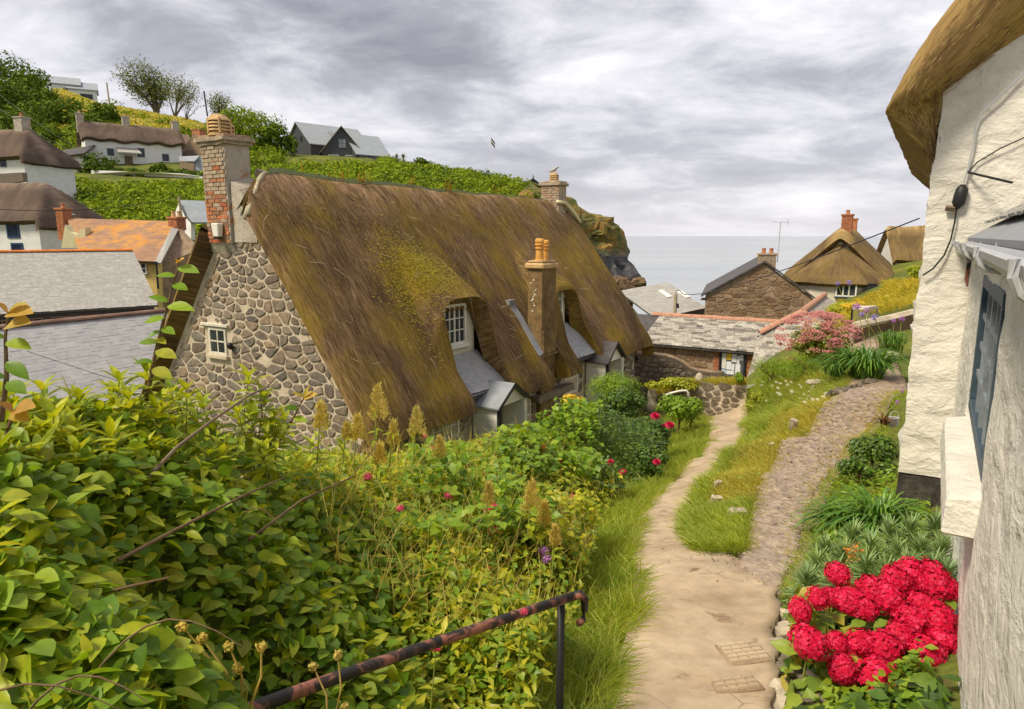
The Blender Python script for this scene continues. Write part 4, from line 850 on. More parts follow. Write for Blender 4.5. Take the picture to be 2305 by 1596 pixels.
for t0, z0, w_, h_, cc, rr in ((1.92, -4.45, 0.92, 0.78, 4, 3), (5.28, -4.45, 0.62, 0.80, 3, 3), (7.75, -4.35, 0.80, 0.88, 2, 2), (10.5, -4.4, 0.5, 0.85, 1, 2)):
    window(fw, CF.P(t0, 2.98, z0), CF.d, UP, CF.n, w_, h_, cc, rr, 'paint', bar=0.024, fr=0.05, glass='glass' if t0 < 7 else 'net')
b = MB(CF); b.box(5.95, 7.9, 3.02, 3.25, -4.15, -3.98); b.build('stone_ledge', M['rubble'], fw, rough=0.03, cuts=2)
# dock and sorrel growing along the ridge
for t0, n_ in ((2.6, 7), (3.35, 14), (5.0, 6), (6.5, 16), (8.9, 5), (1.6, 3)):
    o = thing('ridge_weed', CF.P(t0, 0, roofz(t0, 0)), {2.6: 'thin rusty weed on the thatch ridge, second from the chimney', 3.35: 'bushy rusty red weed on the ridge, above the first dormer', 5.0: 'short rusty weed mid-way along the thatch ridge', 6.5: 'widest tuft of rusty weed on the thatch ridge', 8.9: 'small rusty weed on the ridge, farthest from the main chimney', 1.6: 'sparse pale weed on the ridge nearest the big chimney'}[t0], 'weed', 'weeds along the thatch ridge')
    b = MB(CF); P0 = []; P1 = []; P2 = []
    for i in range(n_):
        a, q = t0 + random.gauss(0, 0.16), random.gauss(0.05, 0.06); h = random.uniform(0.12, 0.34); z = roofz(a, q)
        b.tube([(a, q, z), (a + random.gauss(0, .02), q, z + h)], [0.004, 0.002], 4)
        for k in range(26): f = random.uniform(0.3, 1); p = CF.P(a, q, z + h * f); P0.append(p); P1.append(p + Vector((random.gauss(0, .012), random.gauss(0, .012), .008))); P2.append(p + Vector((random.gauss(0, .025), random.gauss(0, .025), .012)))
    b.build('stem', M['stem'], o); ribbons('seeds', o, P0, P1, P2, [0.007] * len(P0), M['leaf_rust'] if t0 > 2 else M['seed'])
# ------------------------------------------------------------------ white house on the right
HF = Fr((0, 0, 0), TH)
hs = thing('white_house', HF.P(7.9, 1, -3.0), 'whitewashed thatched house with tarred foot and blue window, close at the right edge', 'house', deg=TH)
def onplane(px, py, o, nrm):
    v = ray(px, py); return v * (Vector(o).dot(nrm) / v.dot(nrm))
uu = np.linspace(-1.5, 7.92, 170); zv = np.linspace(-3.3, -0.05, 62)
def lump(a, b, c, s): return s * (0.6 * noise.noise(Vector((a * 1.3, b * 1.3, c))) + 0.4 * noise.noise(Vector((a * 4.0, b * 4.0, c + 3))) + 0.16 * noise.noise(Vector((a * 11, b * 11, c + 7))))
G = np.array([[HF.P(u, 0.27 + lump(u, z, 2.0, 0.035) + 0.01 * (z + 1.5), z) for z in zv] for u in uu]); UVw = np.array([[(u, z) for z in zv] for u in uu])
um, zm = np.meshgrid(0.5 * (uu[1:] + uu[:-1]), 0.5 * (zv[1:] + zv[:-1]), indexing='ij')
mk = ~((um > 3.86) & (um < 5.66) & (zm > -1.20) & (zm < -0.26))
lw = shell('lean_to_wall', hs, G, 0.35, M['white_wall'], UVw, mk, out=-HF.n)
rev = MB(HF); rev.box(3.80, 5.72, 0.40, 0.46, -1.28, -0.18); rev.build('reveal', M['white_wall'], lw)
wdw = window(lw, HF.P(3.88, 0.325, -1.18), HF.d, UP, -HF.n, 1.76, 0.92, 4, 4, 'teal_frame', bar=0.036, fr=0.075, deep=0.05, split=(2,))
for o_ in wdw.children:
    if o_.name.startswith('glazing'): o_.data.materials[0] = M['bar_blue']
    if o_.name.startswith('pane'): o_.data.materials[0] = plain('dark_glass', (0.020, 0.028, 0.038), 0.35, 0.12, var=0.4, bump=0)  # panes darker and duller than the other window glass
b = MB(HF); b.hexa([(3.72, 0.13, -1.42), (5.50, 0.13, -1.42), (5.50, 0.36, -1.42), (3.72, 0.36, -1.42)], [(3.74, 0.14, -1.235), (5.48, 0.14, -1.235), (5.48, 0.36, -1.195), (3.74, 0.36, -1.195)])
b.build('sill', M['white_wall'], lw, bevel=0.012, rough=0.004)
# gable wall, facing the camera
CURVE_O = [(-0.56, 1.13), (-0.47, 1.36), (-0.34, 1.64), (-0.14, 2.00), (0.16, 2.42), (0.6, 2.95), (1.3, 3.65), (2.2, 4.45), (3.0, 4.9)]
CURVE_C = [(-0.13, 1.31), (-0.02, 1.40), (0.12, 1.50), (0.30, 1.63), (0.52, 1.80), (0.95, 2.15), (1.6, 2.75), (2.4, 3.5), (3.0, 4.0)]
vv = np.linspace(-0.12, 3.4, 70); zg = np.linspace(0, 1, 90)
def gtop(v): return float(np.interp(v, [-0.17, -0.13, 0.52, 1.6, 3.4], [1.30, 1.36, 1.85, 2.8, 4.3]))
zz9 = lambda v, f: -2.42 + (gtop(v) + 2.42) * f
G = np.array([[HF.P(7.90 + lump(v, zz9(v, z), 9.0, 0.04), v - 0.03 * (0.4 - zz9(v, z)) / 2.8 + (lump(zz9(v, z), 3.3, 1.0, 0.05) if v < -0.06 else 0), zz9(v, z)) for z in zg] for v in vv]); UVg = np.array([[(v, z) for z in zg] for v in vv])
gb = shell('gable_wall', hs, G, 0.4, M['white_wall'], UVg, out=-HF.d)
b = MB(HF); b.box(7.88, 8.3, -0.15, 0.24, -3.3, -2.44); b.build('tarred_plinth', M['tar'], gb, rough=0.02, cuts=3)
b = MB(HF); b.box(8.31, 15.0, -0.13, 0.2, -4.2, 1.1); b.build('side_wall', M['white_wall'], hs, rough=0.02, cuts=3)
# thatch over that gable: slope, rolled verge and butt of the eave
rows = []
dv = lambda p, u: np.array(HF.P(u, p[0], p[1]))
B_ = (-0.13, 0.74)
rows.append([dv(B_, 15.0), dv(B_, 11.0), dv(B_, 9.0), dv(B_, 8.4)] + [dv(B_, 7.93)] * 8)
A0 = CURVE_O[0]
for f in (0.33, 0.66, 0.9):
    p = (B_[0] + (A0[0] - B_[0]) * f, B_[1] + (A0[1] - B_[1]) * f); c0 = (B_[0] + (CURVE_C[0][0] - B_[0]) * f, B_[1] + (CURVE_C[0][1] - B_[1]) * f)
    r_ = [dv(p, 15.0), dv(p, 11.0), dv(p, 9.0), dv(p, 8.2), dv(p, 7.9 - 0.4 * f)]
    for g_ in (0.12, 0.28, 0.46, 0.64, 0.82, 0.93, 1.0): r_.append(dv((p[0] + (c0[0] - p[0]) * g_, p[1] + (c0[1] - p[1]) * g_), 7.93 - 0.43 * f * (1 - g_)))
    rows.append(r_)
for o_, c_ in zip(CURVE_O, CURVE_C):
    r_ = [dv(o_, 15.0), dv(o_, 11.0), dv(o_, 9.0), dv(o_, 8.0), dv(o_, 7.50)]
    for g_ in (0.12, 0.28, 0.46, 0.64, 0.82, 0.93, 1.0):
        p = (o_[0] + (c_[0] - o_[0]) * g_, o_[1] + (c_[1] - o_[1]) * g_); r_.append(dv(p, 7.42 + 0.50 * g_ ** 2.2 - 0.10 * math.sin(g_ * math.pi)))
    rows.append(r_)
def refine(G, k):
    G = np.asarray(G, float)
    for _ in range(k):
        for ax in (0, 1):
            n_ = G.shape[ax]; Gm = np.moveaxis(G, ax, 0); out = np.empty((2 * n_ - 1,) + Gm.shape[1:]); out[::2] = Gm; out[1::2] = 0.5 * (Gm[1:] + Gm[:-1]); sm = out.copy(); sm[2:-2:2] = 0.5 * out[2:-2:2] + 0.25 * (out[1:-3:2] + out[3:-1:2]); G = np.moveaxis(sm, 0, ax)
    return G
G = refine(np.array(rows), 3)
for i in range(G.shape[0]):
    for j in range(G.shape[1]):
        p = Vector(G[i, j]); G[i, j] += np.array(noise.noise_vector(p * 2.5)) * 0.018 + np.array(noise.noise_vector(p * 14)) * 0.007
ni, nj, _ = G.shape
alen = np.concatenate([np.zeros((ni, 1)), np.cumsum(np.linalg.norm(np.diff(G, axis=1), axis=2), 1)], 1); blen = np.concatenate([np.zeros((1, nj)), np.cumsum(np.linalg.norm(np.diff(G, axis=0), axis=2), 0)], 0)
hth = put('thatch_roof', np_mesh('thatch_roof', G.reshape(-1, 3), np.stack([np.arange(ni * nj).reshape(ni, nj)[:-1, :-1], np.arange(ni * nj).reshape(ni, nj)[1:, :-1], np.arange(ni * nj).reshape(ni, nj)[1:, 1:], np.arange(ni * nj).reshape(ni, nj)[:-1, 1:]], -1).reshape(-1, 4), M['thatch_house'], True, np.stack([alen * 0.8, 1.0 + blen * 0.9], -1).reshape(-1, 2)), hs)
P0, P1, P2 = [], [], []
for k in range(1800):
    i, j = random.randrange(0, int(ni * 0.72)), random.randrange(int(nj * 0.52), nj - 4); p = Vector(G[i, j]) + Vector((random.gauss(0, .02), random.gauss(0, .02), random.gauss(0, .02)))
    t = (Vector(G[max(i - 3, 0), j]) - Vector(G[min(i + 3, ni - 1), j])).normalized(); o_ = (-HF.d * 0.8 - HF.n * 0.4 - UP * 0.3) * random.uniform(0.001, 0.004); L_ = random.uniform(0.03, 0.09)
    P0.append(p + o_ * .3); P1.append(p + t * L_ * .5 + o_); P2.append(p + t * L_ + o_ * random.uniform(0.6, 1.6) + Vector((0, 0, random.gauss(0, .008))))
ribbons('straw', hth, P0, P1, P2, [random.uniform(0.0014, 0.0034) for _ in P0], M['straw'], up=np.array(-HF.d))
# lean-to roof, gutter and its brackets
p30 = math.atan(0.60); Yl = HF.n * math.cos(p30) + UP * math.sin(p30); Zl = UP * math.cos(p30) - HF.n * math.sin(p30)
b = MB(HF); b.hexa([(-1.5, 0.22, -0.015), (7.86, 0.22, -0.015), (7.86, 3.0, 1.655), (-1.5, 3.0, 1.655)], [(-1.5, 0.24, -0.09), (7.86, 0.24, -0.09), (7.86, 3.02, 1.57), (-1.5, 3.02, 1.57)]); lr = b.build('lean_to_roof', M['lead'], hs)
slates(lr, HF.P(0.6, 0.37, 0.095), HF.d, Yl, Zl, 7.2, 1.6, 0.17, 0.11, M['slate_warm'], seed=31, thick=0.02, rnd=0.3)
b = MB(HF); n_ = 8; ring = [(0.055 * math.cos(math.pi + math.pi * k / n_), 0.055 * math.sin(math.pi + math.pi * k / n_)) for k in range(n_ + 1)]
V = [(u, 0.165 + x, -0.045 + z) for u in (0.2, 7.84) for x, z in ring] + [(u, 0.165 + x * 0.86, -0.045 + z * 0.86) for u in (0.2, 7.84) for x, z in ring]
K = n_ + 1; fs = []
for i in range(n_): fs += [(i, i + 1, K + i + 1, K + i), (2 * K + i, 3 * K + i, 3 * K + i + 1, 2 * K + i + 1), (i, 2 * K + i, 2 * K + i + 1, i + 1), (K + i, K + i + 1, 3 * K + i + 1, 3 * K + i)]
fs += [(0, K, 3 * K, 2 * K), (n_, 2 * K + n_, 3 * K + n_, K + n_)]
gut = b.add(V, fs).build('gutter', M['grey_plastic'], lr)
for u in (1.3, 2.6, 3.9, 5.3, 6.7): b = MB(HF); b.tube([(u, 0.165 + 0.066 * math.cos(a), -0.045 + 0.066 * math.sin(a)) for a in np.linspace(math.pi * 0.95, 2.05 * math.pi, 9)] + [(u, 0.262, -0.02)], 0.009, 6); b.build('bracket', M['grey_plastic'], gut)
b = MB(HF); b.tube([(7.6, 0.20, -0.10), (7.3, 0.215, -0.16), (6.9, 0.222, -0.22), (6.2, 0.222, -0.13), (4.6, 0.225, -0.12), (3.0, 0.225, -0.10)], 0.010, 6); b.build('cable', M['black'], lw)
b = MB(HF); b.tube([(7.0, 0.235, -0.14), (6.98, 0.228, -0.26), (7.0, 0.225, -0.36), (6.95, 0.235, -0.42)], [0.02, 0.016, 0.018, 0.008], 6); b.build('old_hinge', M['rail'], lw)
# cable fixed to the gable and its black joint box
cb = thing('cable_joint_box', HF.P(7.86, 0.11, 0.3), 'black cable joint box hanging on the white gable wall', 'cable box')
o_ = HF.P(7.83, 0, 0)
def gp(px, py, du=0.0): return onplane(px, py, HF.P(7.85 - du, 0, 0), HF.d)
b = MB(); b.tube([gp(2168, 415), gp(2166, 425), gp(2162, 440), gp(2157, 458), gp(2153, 470)], [0.02, 0.052, 0.056, 0.054, 0.02], 10, world=True); b.build('body', M['black'], cb, smooth=True)
b = MB(); b.tube([gp(2153, 470), gp(2149, 500), gp(2140, 540), gp(2125, 575), gp(2100, 605), gp(2077, 620)], 0.008, 6, world=True); b.build('lower_cable', M['black'], cb)
b = MB(); b.tube([gp(2168, 413), gp(2178, 380), gp(2190, 330), gp(2196, 280), gp(2205, 258), gp(2240, 225), gp(2305, 165), gp(2360, 110)], 0.010, 6, world=True); b.build('upper_cable', M['grey_plastic'], cb)
b = MB(); b.tube([gp(2172, 395), gp(2200, 365), gp(2250, 335), gp(2305, 310), gp(2370, 290)], 0.006, 6, world=True); b.build('side_cable', M['black'], cb)
b = MB(); b.tube([gp(2180, 388), gp(2278, 411, 0.35)], 0.012, 6, world=True); b.build('iron_rod', M['black'], cb)
b = MB(); p = gp(2138, 470); b.box(0, 0, 0, 0, 0, 0) if False else b.tube([gp(2128, 468), gp(2150, 470)], 0.03, 4, world=True); b.build('timber_block', M['wood'], cb)

# ------------------------------------------------------------------ general houses of the village
def thatch_gable(parent, fr, L, W, ze, zr, over=0.35, thick=0.38, mat='thatch_far', na=46, nb=40, hip=0.0, roundr=0.35, seed=0, scallop=0.0, name='thatch_roof'):
    aa = np.linspace(-over, L + over, na); hw = W / 2 + over; bb = np.linspace(-hw, hw, nb)
    def z(a, b):
        k = (zr - ze) / hw; v = zr - k * (math.sqrt(b * b + 0.05) - 0.22)
        for e_ in (a + over, L + over - a):
            if hip > 0: v = min(v, zr - (zr - ze) * max(0.0, (hip - e_) / hip) ** 1.15)
            if e_ < roundr: v -= roundr * 0.9 * (1 - math.sqrt(max(0, 1 - ((roundr - e_) / roundr) ** 2)))
        e_ = hw - abs(b)
        if e_ < 0.2: v -= 0.12 * (1 - math.sqrt(max(0, 1 - ((0.2 - e_) / 0.2) ** 2)))
        if scallop: v += scallop * math.sin(a * 2.4 + 0.6) * (abs(b) / hw) ** 3
        return v + 0.10 * noise.noise(Vector((a * 0.5, b * 0.5, seed))) + 0.03 * noise.noise(Vector((a * 2, b * 2, seed + 5)))
    G = np.array([[fr.P(a, b, z(a, b)) for b in bb] for a in aa]); UV = np.array([[(a * 0.6, abs(b) * 0.9) for b in bb] for a in aa])
    return shell(name, parent, G, thick, M[mat], UV)
def walls(parent, fr, L, W, zb, ze, zr, mat, gable=True, name='wall'):
    w = MB(fr); h = W / 2
    if gable: prof = [(-h, zb), (h, zb), (h, ze), (0, zr), (-h, ze)]
    else: prof = [(-h, zb), (h, zb), (h, ze), (-h, ze)]
    w.hexa([(0, b, c) for b, c in prof], [(L, b, c) for b, c in prof]); return w.build(name, M[mat], parent)
def slab_roof(parent, fr, L, W, ze, zr, mat, over=0.15, t=0.07, sides=(-1, 1), name='roof_slope'):
    out = []
    for s in sides:
        h = W / 2 + over; zz_ = ze - (zr - ze) / (W / 2) * over; w = MB(fr)
        w.hexa([(-over, 0, zr + t), (L + over, 0, zr + t), (L + over, s * h, zz_ + t), (-over, s * h, zz_ + t)], [(-over, 0, zr), (L + over, 0, zr), (L + over, s * h, zz_), (-over, s * h, zz_)]); out.append(w.build(name, M[mat], parent))
    return out
def chimney(parent, fr, a, b, sx, sy, z0, z1, mat, potmat=None, npots=1, ph=0.4, pr=0.13, bricks=False):
    c = MB(fr); c.box(a - sx / 2, a + sx / 2, b - sy / 2, b + sy / 2, z0, z1 - 0.12); o = c.build('chimney', M[mat], parent)
    c = MB(fr); c.box(a - sx / 2 - 0.06, a + sx / 2 + 0.06, b - sy / 2 - 0.06, b + sy / 2 + 0.06, z1 - 0.118, z1); c.build('chimney_cap', M[mat], o, bevel=0.015)
    if bricks:
        v = [box_mesh(M[mat], 1, 1, 1, 0.05, 'brick', i) for i in range(4)]; it = []; j = 0; z = z1 - 0.19
        while z > z0 + 0.1 and j < 16:
            n_ = max(2, int(sy / 0.22)); 
            for k in range(n_): it.append((basis(fr.n * (sy / n_ - 0.02), UP * 0.06, -fr.d * 0.018, fr.P(a - sx / 2, b - sy / 2 + sy / n_ * (k + 0.5), z)), k + j))
            z -= 0.078; j += 1
        pieces('brick', o, v, it)
    if potmat:
        for k in range(npots):
            p = MB(fr); yb = b + (k - (npots - 1) / 2) * 0.4; p.lathe((a, yb, z1), [(pr * 1.15, 0), (pr, 0.05), (pr * 0.85, ph * 0.8), (pr * 1.05, ph * 0.82), (pr, ph)], 10); p.build('chimney_pot', M[potmat], o)
    return o
def win(parent, fr, side, L, W, p, z0, w, h, c, r, frame='blue_frame', glass='glass', fw_=0.07, bar=0.035):
    if side == 'R': window(parent, fr.P(p, W / 2, z0), fr.d, UP, fr.n, w, h, c, r, frame, glass, bar, fw_)
    elif side == 'L': window(parent, fr.P(p, -W / 2, z0), fr.d, UP, -fr.n, w, h, c, r, frame, glass, bar, fw_)
    elif side == 'F': window(parent, fr.P(0, p, z0), fr.n, UP, -fr.d, w, h, c, r, frame, glass, bar, fw_)

# --- slate building with the notice board
NO = at(1442, 771, 31.2); NF = Fr((NO.x, NO.y, 0), TH); ze_n = NO.z
nb = thing('notice_board_building', NF.P(0, 3, -7.2), 'low brown stone building with lichened slates and red ridge, behind the garden wall', 'building', deg=TH)
zr_n = at(1456, 718, 31.9).z; dq = 2.6; W_n = 6.3
# front wall in plane a = 0, b from -2 to 6.4
w = MB(NF); w.hexa([(0.15, -3.0, -7.4), (0.15, 7.2, -7.4), (0.15, 7.2, ze_n + 0.02), (0.15, -3.0, ze_n + 0.02)], [(0.6, -3.0, -7.4), (0.6, 7.2, -7.4), (0.6, 7.2, ze_n + 0.02), (0.6, -3.0, ze_n + 0.02)]); nw = w.build('front_wall', M['mortar_brown'], nb)
bL = NF.inv(onplane(1622, 790, NF.P(0.15, 0, 0), NF.d))[1]; bR = NF.inv(onplane(1680, 790, NF.P(0.15, 0, 0), NF.d))[1]; zB = onplane(1650, 850, NF.P(0.15, 0, 0), NF.d).z
rubble(nw, NF.P(0.15, -3.0, -7.3), NF.n, UP, -NF.d, 10.2, ze_n + 7.25, lambda x, y: not (bL - 0.32 < x - 3.0 < bR + 0.32), M['rubble_brown'], seed=8, rh=(0.14, 0.22), rw=(0.28, 0.62), gap=0.03, depth=0.03)
bkx = [box_mesh(M['brick_far'], 1, 1, 1, 0.05, 'brick', i) for i in range(4)]; it = []
for j in range(22):
    for s, c0 in ((0, bL - 0.16), (1, bR + 0.16)):
        it.append((basis(NF.n * (0.22 if (j + s) % 2 else 0.30), UP * 0.068, -NF.d * 0.04, NF.P(0.15, c0 + (0.03 if (j + s) % 2 else 0), ze_n - 0.06 - j * 0.085)), j))
pieces('brick', nw, bkx, it)
Ys = (NF.P(dq, 0, zr_n) - NF.P(-0.15, 0, ze_n)); hS = Ys.length; Ys.normalize(); Zs = Ys.cross(NF.n); Zs = Zs if Zs.z > 0 else -Zs
w = MB(NF); w.hexa([(-0.15, -3.1, ze_n), (-0.15, 7.3, ze_n), (dq, 7.3, zr_n), (dq, -3.1, zr_n)], [(-0.15, -3.1, ze_n - 0.08), (-0.15, 7.3, ze_n - 0.08), (dq, 7.3, zr_n - 0.08), (dq, -3.1, zr_n - 0.08)]); nr = w.build('roof', M['slate_dark'], nb)
slates(nr, NF.P(-0.17, 0.0, ze_n - 0.005), NF.n, Ys, Zs, 6.9, hS, 0.36, 0.145, M['slate_lichen'], seed=9, thick=0.02, rnd=0.35)
w = MB(NF); w.hexa([(dq, -3.1, zr_n), (dq, 7.3, zr_n), (5.0, 7.3, ze_n), (5.0, -3.1, ze_n)], [(dq, -3.1, zr_n - 0.08), (dq, 7.3, zr_n - 0.08), (5.0, 7.3, ze_n - 0.08), (5.0, -3.1, ze_n - 0.08)]); w.build('back_roof', M['slate_dark'], nb)
ridge_tiles(nr, NF.P(dq, -0.4, zr_n + 0.0), NF.P(dq, 6.0, zr_n + 0.0), M['terracotta'], 0.15, 0.5)
# notice board
nbd = thing('notice_board', NF.P(0.1, (bL + bR) / 2, zB), 'glazed notice board full of white sheets and one yellow sheet', 'notice board')
w = MB(NF); w.box(0.10, 0.2, bL, bR, zB, ze_n - 0.06); w.build('back_panel', plain('pinboard', (0.10, 0.10, 0.115), 0.7), nbd)
fw2 = bR - bL; fh = ze_n - 0.06 - zB
for a0, a1, c0, c1 in ((bL - 0.02, bL + 0.06, zB, zB + fh), (bR - 0.06, bR + 0.02, zB, zB + fh), (bL + 0.06, bR - 0.06, zB + fh - 0.07, zB + fh), (bL + 0.06, bR - 0.06, zB, zB + 0.06)): w = MB(NF); w.box(0.04, 0.11, a0, a1, c0, c1); w.build('frame', M['black'], nbd)
pp = {'w': plain('white_paper', (0.74, 0.75, 0.78), 0.7, var=0.06, bump=0), 'y': plain('yellow_paper', (0.78, 0.55, 0.03), 0.7, var=0.05, bump=0), 'c': plain('cream_panel', (0.68, 0.66, 0.58), 0.7, var=0.08, bump=0), 'b': plain('pale_blue_paper', (0.45, 0.58, 0.70), 0.7, var=0.1, bump=0)}
for k, x0, x1, y0, y1 in (('c', 0.04, 0.22, 0.30, 0.97), ('y', 0.24, 0.45, 0.70, 0.97), ('w', 0.47, 0.68, 0.62, 0.96), ('w', 0.70, 0.80, 0.56, 0.90), ('w', 0.80, 0.97, 0.72, 0.95), ('w', 0.24, 0.46, 0.28, 0.62), ('w', 0.47, 0.60, 0.26, 0.54), ('w', 0.64, 0.86, 0.02, 0.55), ('b', 0.04, 0.24, 0.10, 0.26), ('w', 0.26, 0.60, 0.08, 0.24)):
    w = MB(NF); iw, ih, bo, zo = fw2 - 0.12, fh - 0.13, bL + 0.06, zB + 0.06
    w.box(0.088, 0.0985, bo + iw * x0, bo + iw * x1, zo + ih * y0, zo + ih * y1); w.build('paper_sheet', pp[k], nbd)
# wing with slated hip, ridge running back
WB = 7.2; zap = zr_n + 0.55
w = MB(NF); w.hexa([(0.3, 6.3, -7.4), (0.3, 10.2, -7.4), (0.3, 10.2, ze_n), (0.3, 6.3, ze_n)], [(7.0, 6.3, -7.4), (7.0, 10.2, -7.4), (7.0, 10.2, ze_n), (7.0, 6.3, ze_n)]); w.build('wing_wall', M['mortar_brown'], nb)
wp = lambda px, py, Y: NF.inv(at(px, py, Y))
ap1 = at(1806, 702, 28.6); ap2 = ap1 + NF.d * 6.5 + UP * 0.25; lf1 = NF.P(0.1, 6.5, zr_n - 0.05); rt1 = ap1 + NF.n * 2.4 - NF.d * 0.6 - UP * 1.3
fL = NF.P(-0.2, 6.6, ze_n + 0.1); fR = NF.P(-0.6, 10.4, ze_n + 0.1)
w = MB(); w.addw([ap1, ap2, ap2 - NF.n * 2.6 - UP * 1.75, ap1 - NF.n * 2.6 - UP * 1.75], [(0, 1, 2, 3)]); w.build('valley_slope', M['slate_dark'], nb)
w = MB(); w.addw([ap1, ap2, ap2 + NF.n * 2.6 - UP * 1.75, ap1 + NF.n * 2.6 - UP * 1.75 - NF.d * 1.2], [(0, 1, 2, 3)]); w.addw([ap1, ap1 - NF.n * 1.45 - NF.d * 1.0 - UP * 0.92, ap1 - NF.n * 1.45 - NF.d * 3.0 - UP * 2.6, ap1 + NF.n * 2.6 - NF.d * 3.0 - UP * 2.6, ap1 + NF.n * 2.6 - UP * 1.75 - NF.d * 1.2], [(0, 1, 2, 3, 4)]); hp = w.build('hip_slope', M['slate_lichen'], nb)
Yh = (ap1 - (ap1 - NF.d * 3.0 - UP * 2.6)).normalized(); Zh = NF.n.cross(Yh); Zh = Zh if Zh.z > 0 else -Zh
oo = ap1 - NF.n * 1.45 - NF.d * 3.0 - UP * 2.6
slates(hp, oo, NF.n, Yh, Zh, 4.0, 3.95, 0.34, 0.145, M['slate_lichen'], inside=lambda x, y: y < 3.95 - abs(x - 1.45) * (1.45 if x < 1.45 else 1.05), seed=14, thick=0.02, rnd=0.3, limit=160)
ridge_tiles(nr, ap1 - NF.n * 1.45 - NF.d * 1.0 - UP * 0.90, ap1, M['terracotta'], 0.15, 0.5); ridge_tiles(nr, ap1, ap2, M['terracotta'], 0.15, 0.5); ridge_tiles(nr, ap1 + NF.n * 1.5 - UP * 1.02 - NF.d * 0.6, ap1, M['terracotta'], 0.15, 0.5)

# --- stone gabled house
SO = at(1588, 665, 39.5); SF = Fr((SO.x, SO.y, 0), 17.5)
sp = lambda px, py: SF.inv(onplane(px, py, SF.P(0, 0, 0), SF.d))
_, bA, zA = sp(1722, 592); _, bE, zE = sp(1853, 690); z0s = SO.z
sh_ = thing('stone_gable_house', SF.P(0, bA, -8.2), 'brown rubble-stone house with plain gable and brick chimney, before the sea', 'house', deg=17.5)
w = MB(SF); prof = [(0, -8.4), (bE, -8.4), (bE, zE), (bA, zA), (0, z0s)]; w.hexa([(0, b, c) for b, c in prof], [(9, b, c) for b, c in prof]); sw = w.build('wall', M['mortar_brown'], sh_)
rubble(sw, SF.P(0, 0, -8.2), SF.n, UP, -SF.d, bE, zA + 8.2, lambda x, y: y - 8.2 < (np.interp(x, [0, bA, bE], [z0s, zA, zE]) - 0.12) and y > 2.2, M['rubble_brown'], seed=17, rh=(0.16, 0.24), rw=(0.26, 0.56), gap=0.035, depth=0.03)
for (b0, c0), (b1, c1), nm in (((bA, zA), (-0.25, z0s - 0.12), 'roof_slope'), ((bA, zA), (bE + 0.25, zE - 0.15), 'roof_slope')):
    w = MB(SF); w.hexa([(-0.18, b0, c0 + 0.14), (9.2, b0, c0 + 0.14), (9.2, b1, c1 + 0.14), (-0.18, b1, c1 + 0.14)], [(-0.18, b0, c0 + 0.03), (9.2, b0, c0 + 0.03), (9.2, b1, c1 + 0.03), (-0.18, b1, c1 + 0.03)]); w.build(nm, M['slate_dark'], sh_)
ridge_tiles(sh_, SF.P(1.2, bA, zA + 0.12), SF.P(9.1, bA, zA + 0.12), M['pot_orange'], 0.13, 0.6)
_, b1, z1 = sp(1708, 572); _, b2, _ = sp(1748, 572)
chimney(sh_, SF, 0.32, (b1 + b2) / 2, 0.6, b2 - b1, zA - 0.5, z1 + 0.05, 'brickdull', 'pot_red', 2, 0.28, 0.12, True)
ae = thing('television_aerial', SF.P(0.7, b2 + 0.05, z1 - 0.5), 'tall thin television aerial strapped to the stone house chimney', 'aerial')
pt, pb = onplane(1757, 500, SF.P(0.6, 0, 0), SF.d), onplane(1750, 590, SF.P(0.6, 0, 0), SF.d)
w = MB(); w.tube([pb, pt], 0.022, 6, world=True); w.build('mast', M['grey_plastic'], ae)
w = MB(); w.tube([pt - SF.n * 0.45 + UP * 0.03, pt + SF.n * 0.40 - UP * 0.02], 0.014, 5, world=True); w.build('boom', M['grey_plastic'], ae)
for k in range(5): q = pt + SF.n * (-0.4 + k * 0.17); w = MB(); w.tube([q - SF.d * 0.14 - UP * 0.02, q + SF.d * 0.14 + UP * 0.04], 0.008, 4, world=True); w.build('element', M['grey_plastic'], ae)
for s in (-0.13, 0.13): q = pt + SF.n * 0.40; w = MB(); w.tube([q - UP * 0.16 + SF.d * s, q + UP * 0.16 + SF.d * s], 0.008, 4, world=True); w.build('reflector', M['grey_plastic'], ae)

# --- low slated boat store
R1, R0, V1 = at(1505, 638, 46), at(1395, 658, 44.5), at(1590, 694, 43); V0 = R0 + (V1 - R1); Bk = (R1 - V1) * 1.0; Bk.z = -abs(Bk.z)
lb = thing('boat_store', (R0 + V1) / 2 - UP * 4, 'low shed with pale slate roof and two skylights, behind the cottage', 'shed')
w = MB(); up_ = UP * 0.08; w.addw([R0, R1, V1, V0, R0 - up_, R1 - up_, V1 - up_, V0 - up_], [(0, 1, 2, 3), (7, 6, 5, 4), (0, 4, 5, 1), (1, 5, 6, 2), (2, 6, 7, 3), (3, 7, 4, 0)]); rf = w.build('roof', M['under'], lb)
Xr = (R1 - R0).normalized(); Yr = (R1 - V1); hR = Yr.length; Yr.normalize(); Zr = Xr.cross(Yr); Zr = Zr if Zr.z > 0 else -Zr
slates(rf, V0, Xr, Yr, Zr, (R1 - R0).length, hR, 0.42, 0.21, M['slate_warm'], seed=21, thick=0.014, rnd=0.3)
w = MB(); w.addw([R1, R0, R0 + Bk + UP * 0, R1 + Bk], [(0, 1, 2, 3)]); w.build('back_roof', M['slate_dark'], lb)
w = MB(); dn = UP * 3; w.addw([V0 - up_, V1 - up_, R1 - up_ * 1.5, V0 - dn, V1 - dn, R1 - dn], [(0, 1, 4, 3), (1, 2, 5, 4)]); w.build('wall', M['slate_dark'], lb)
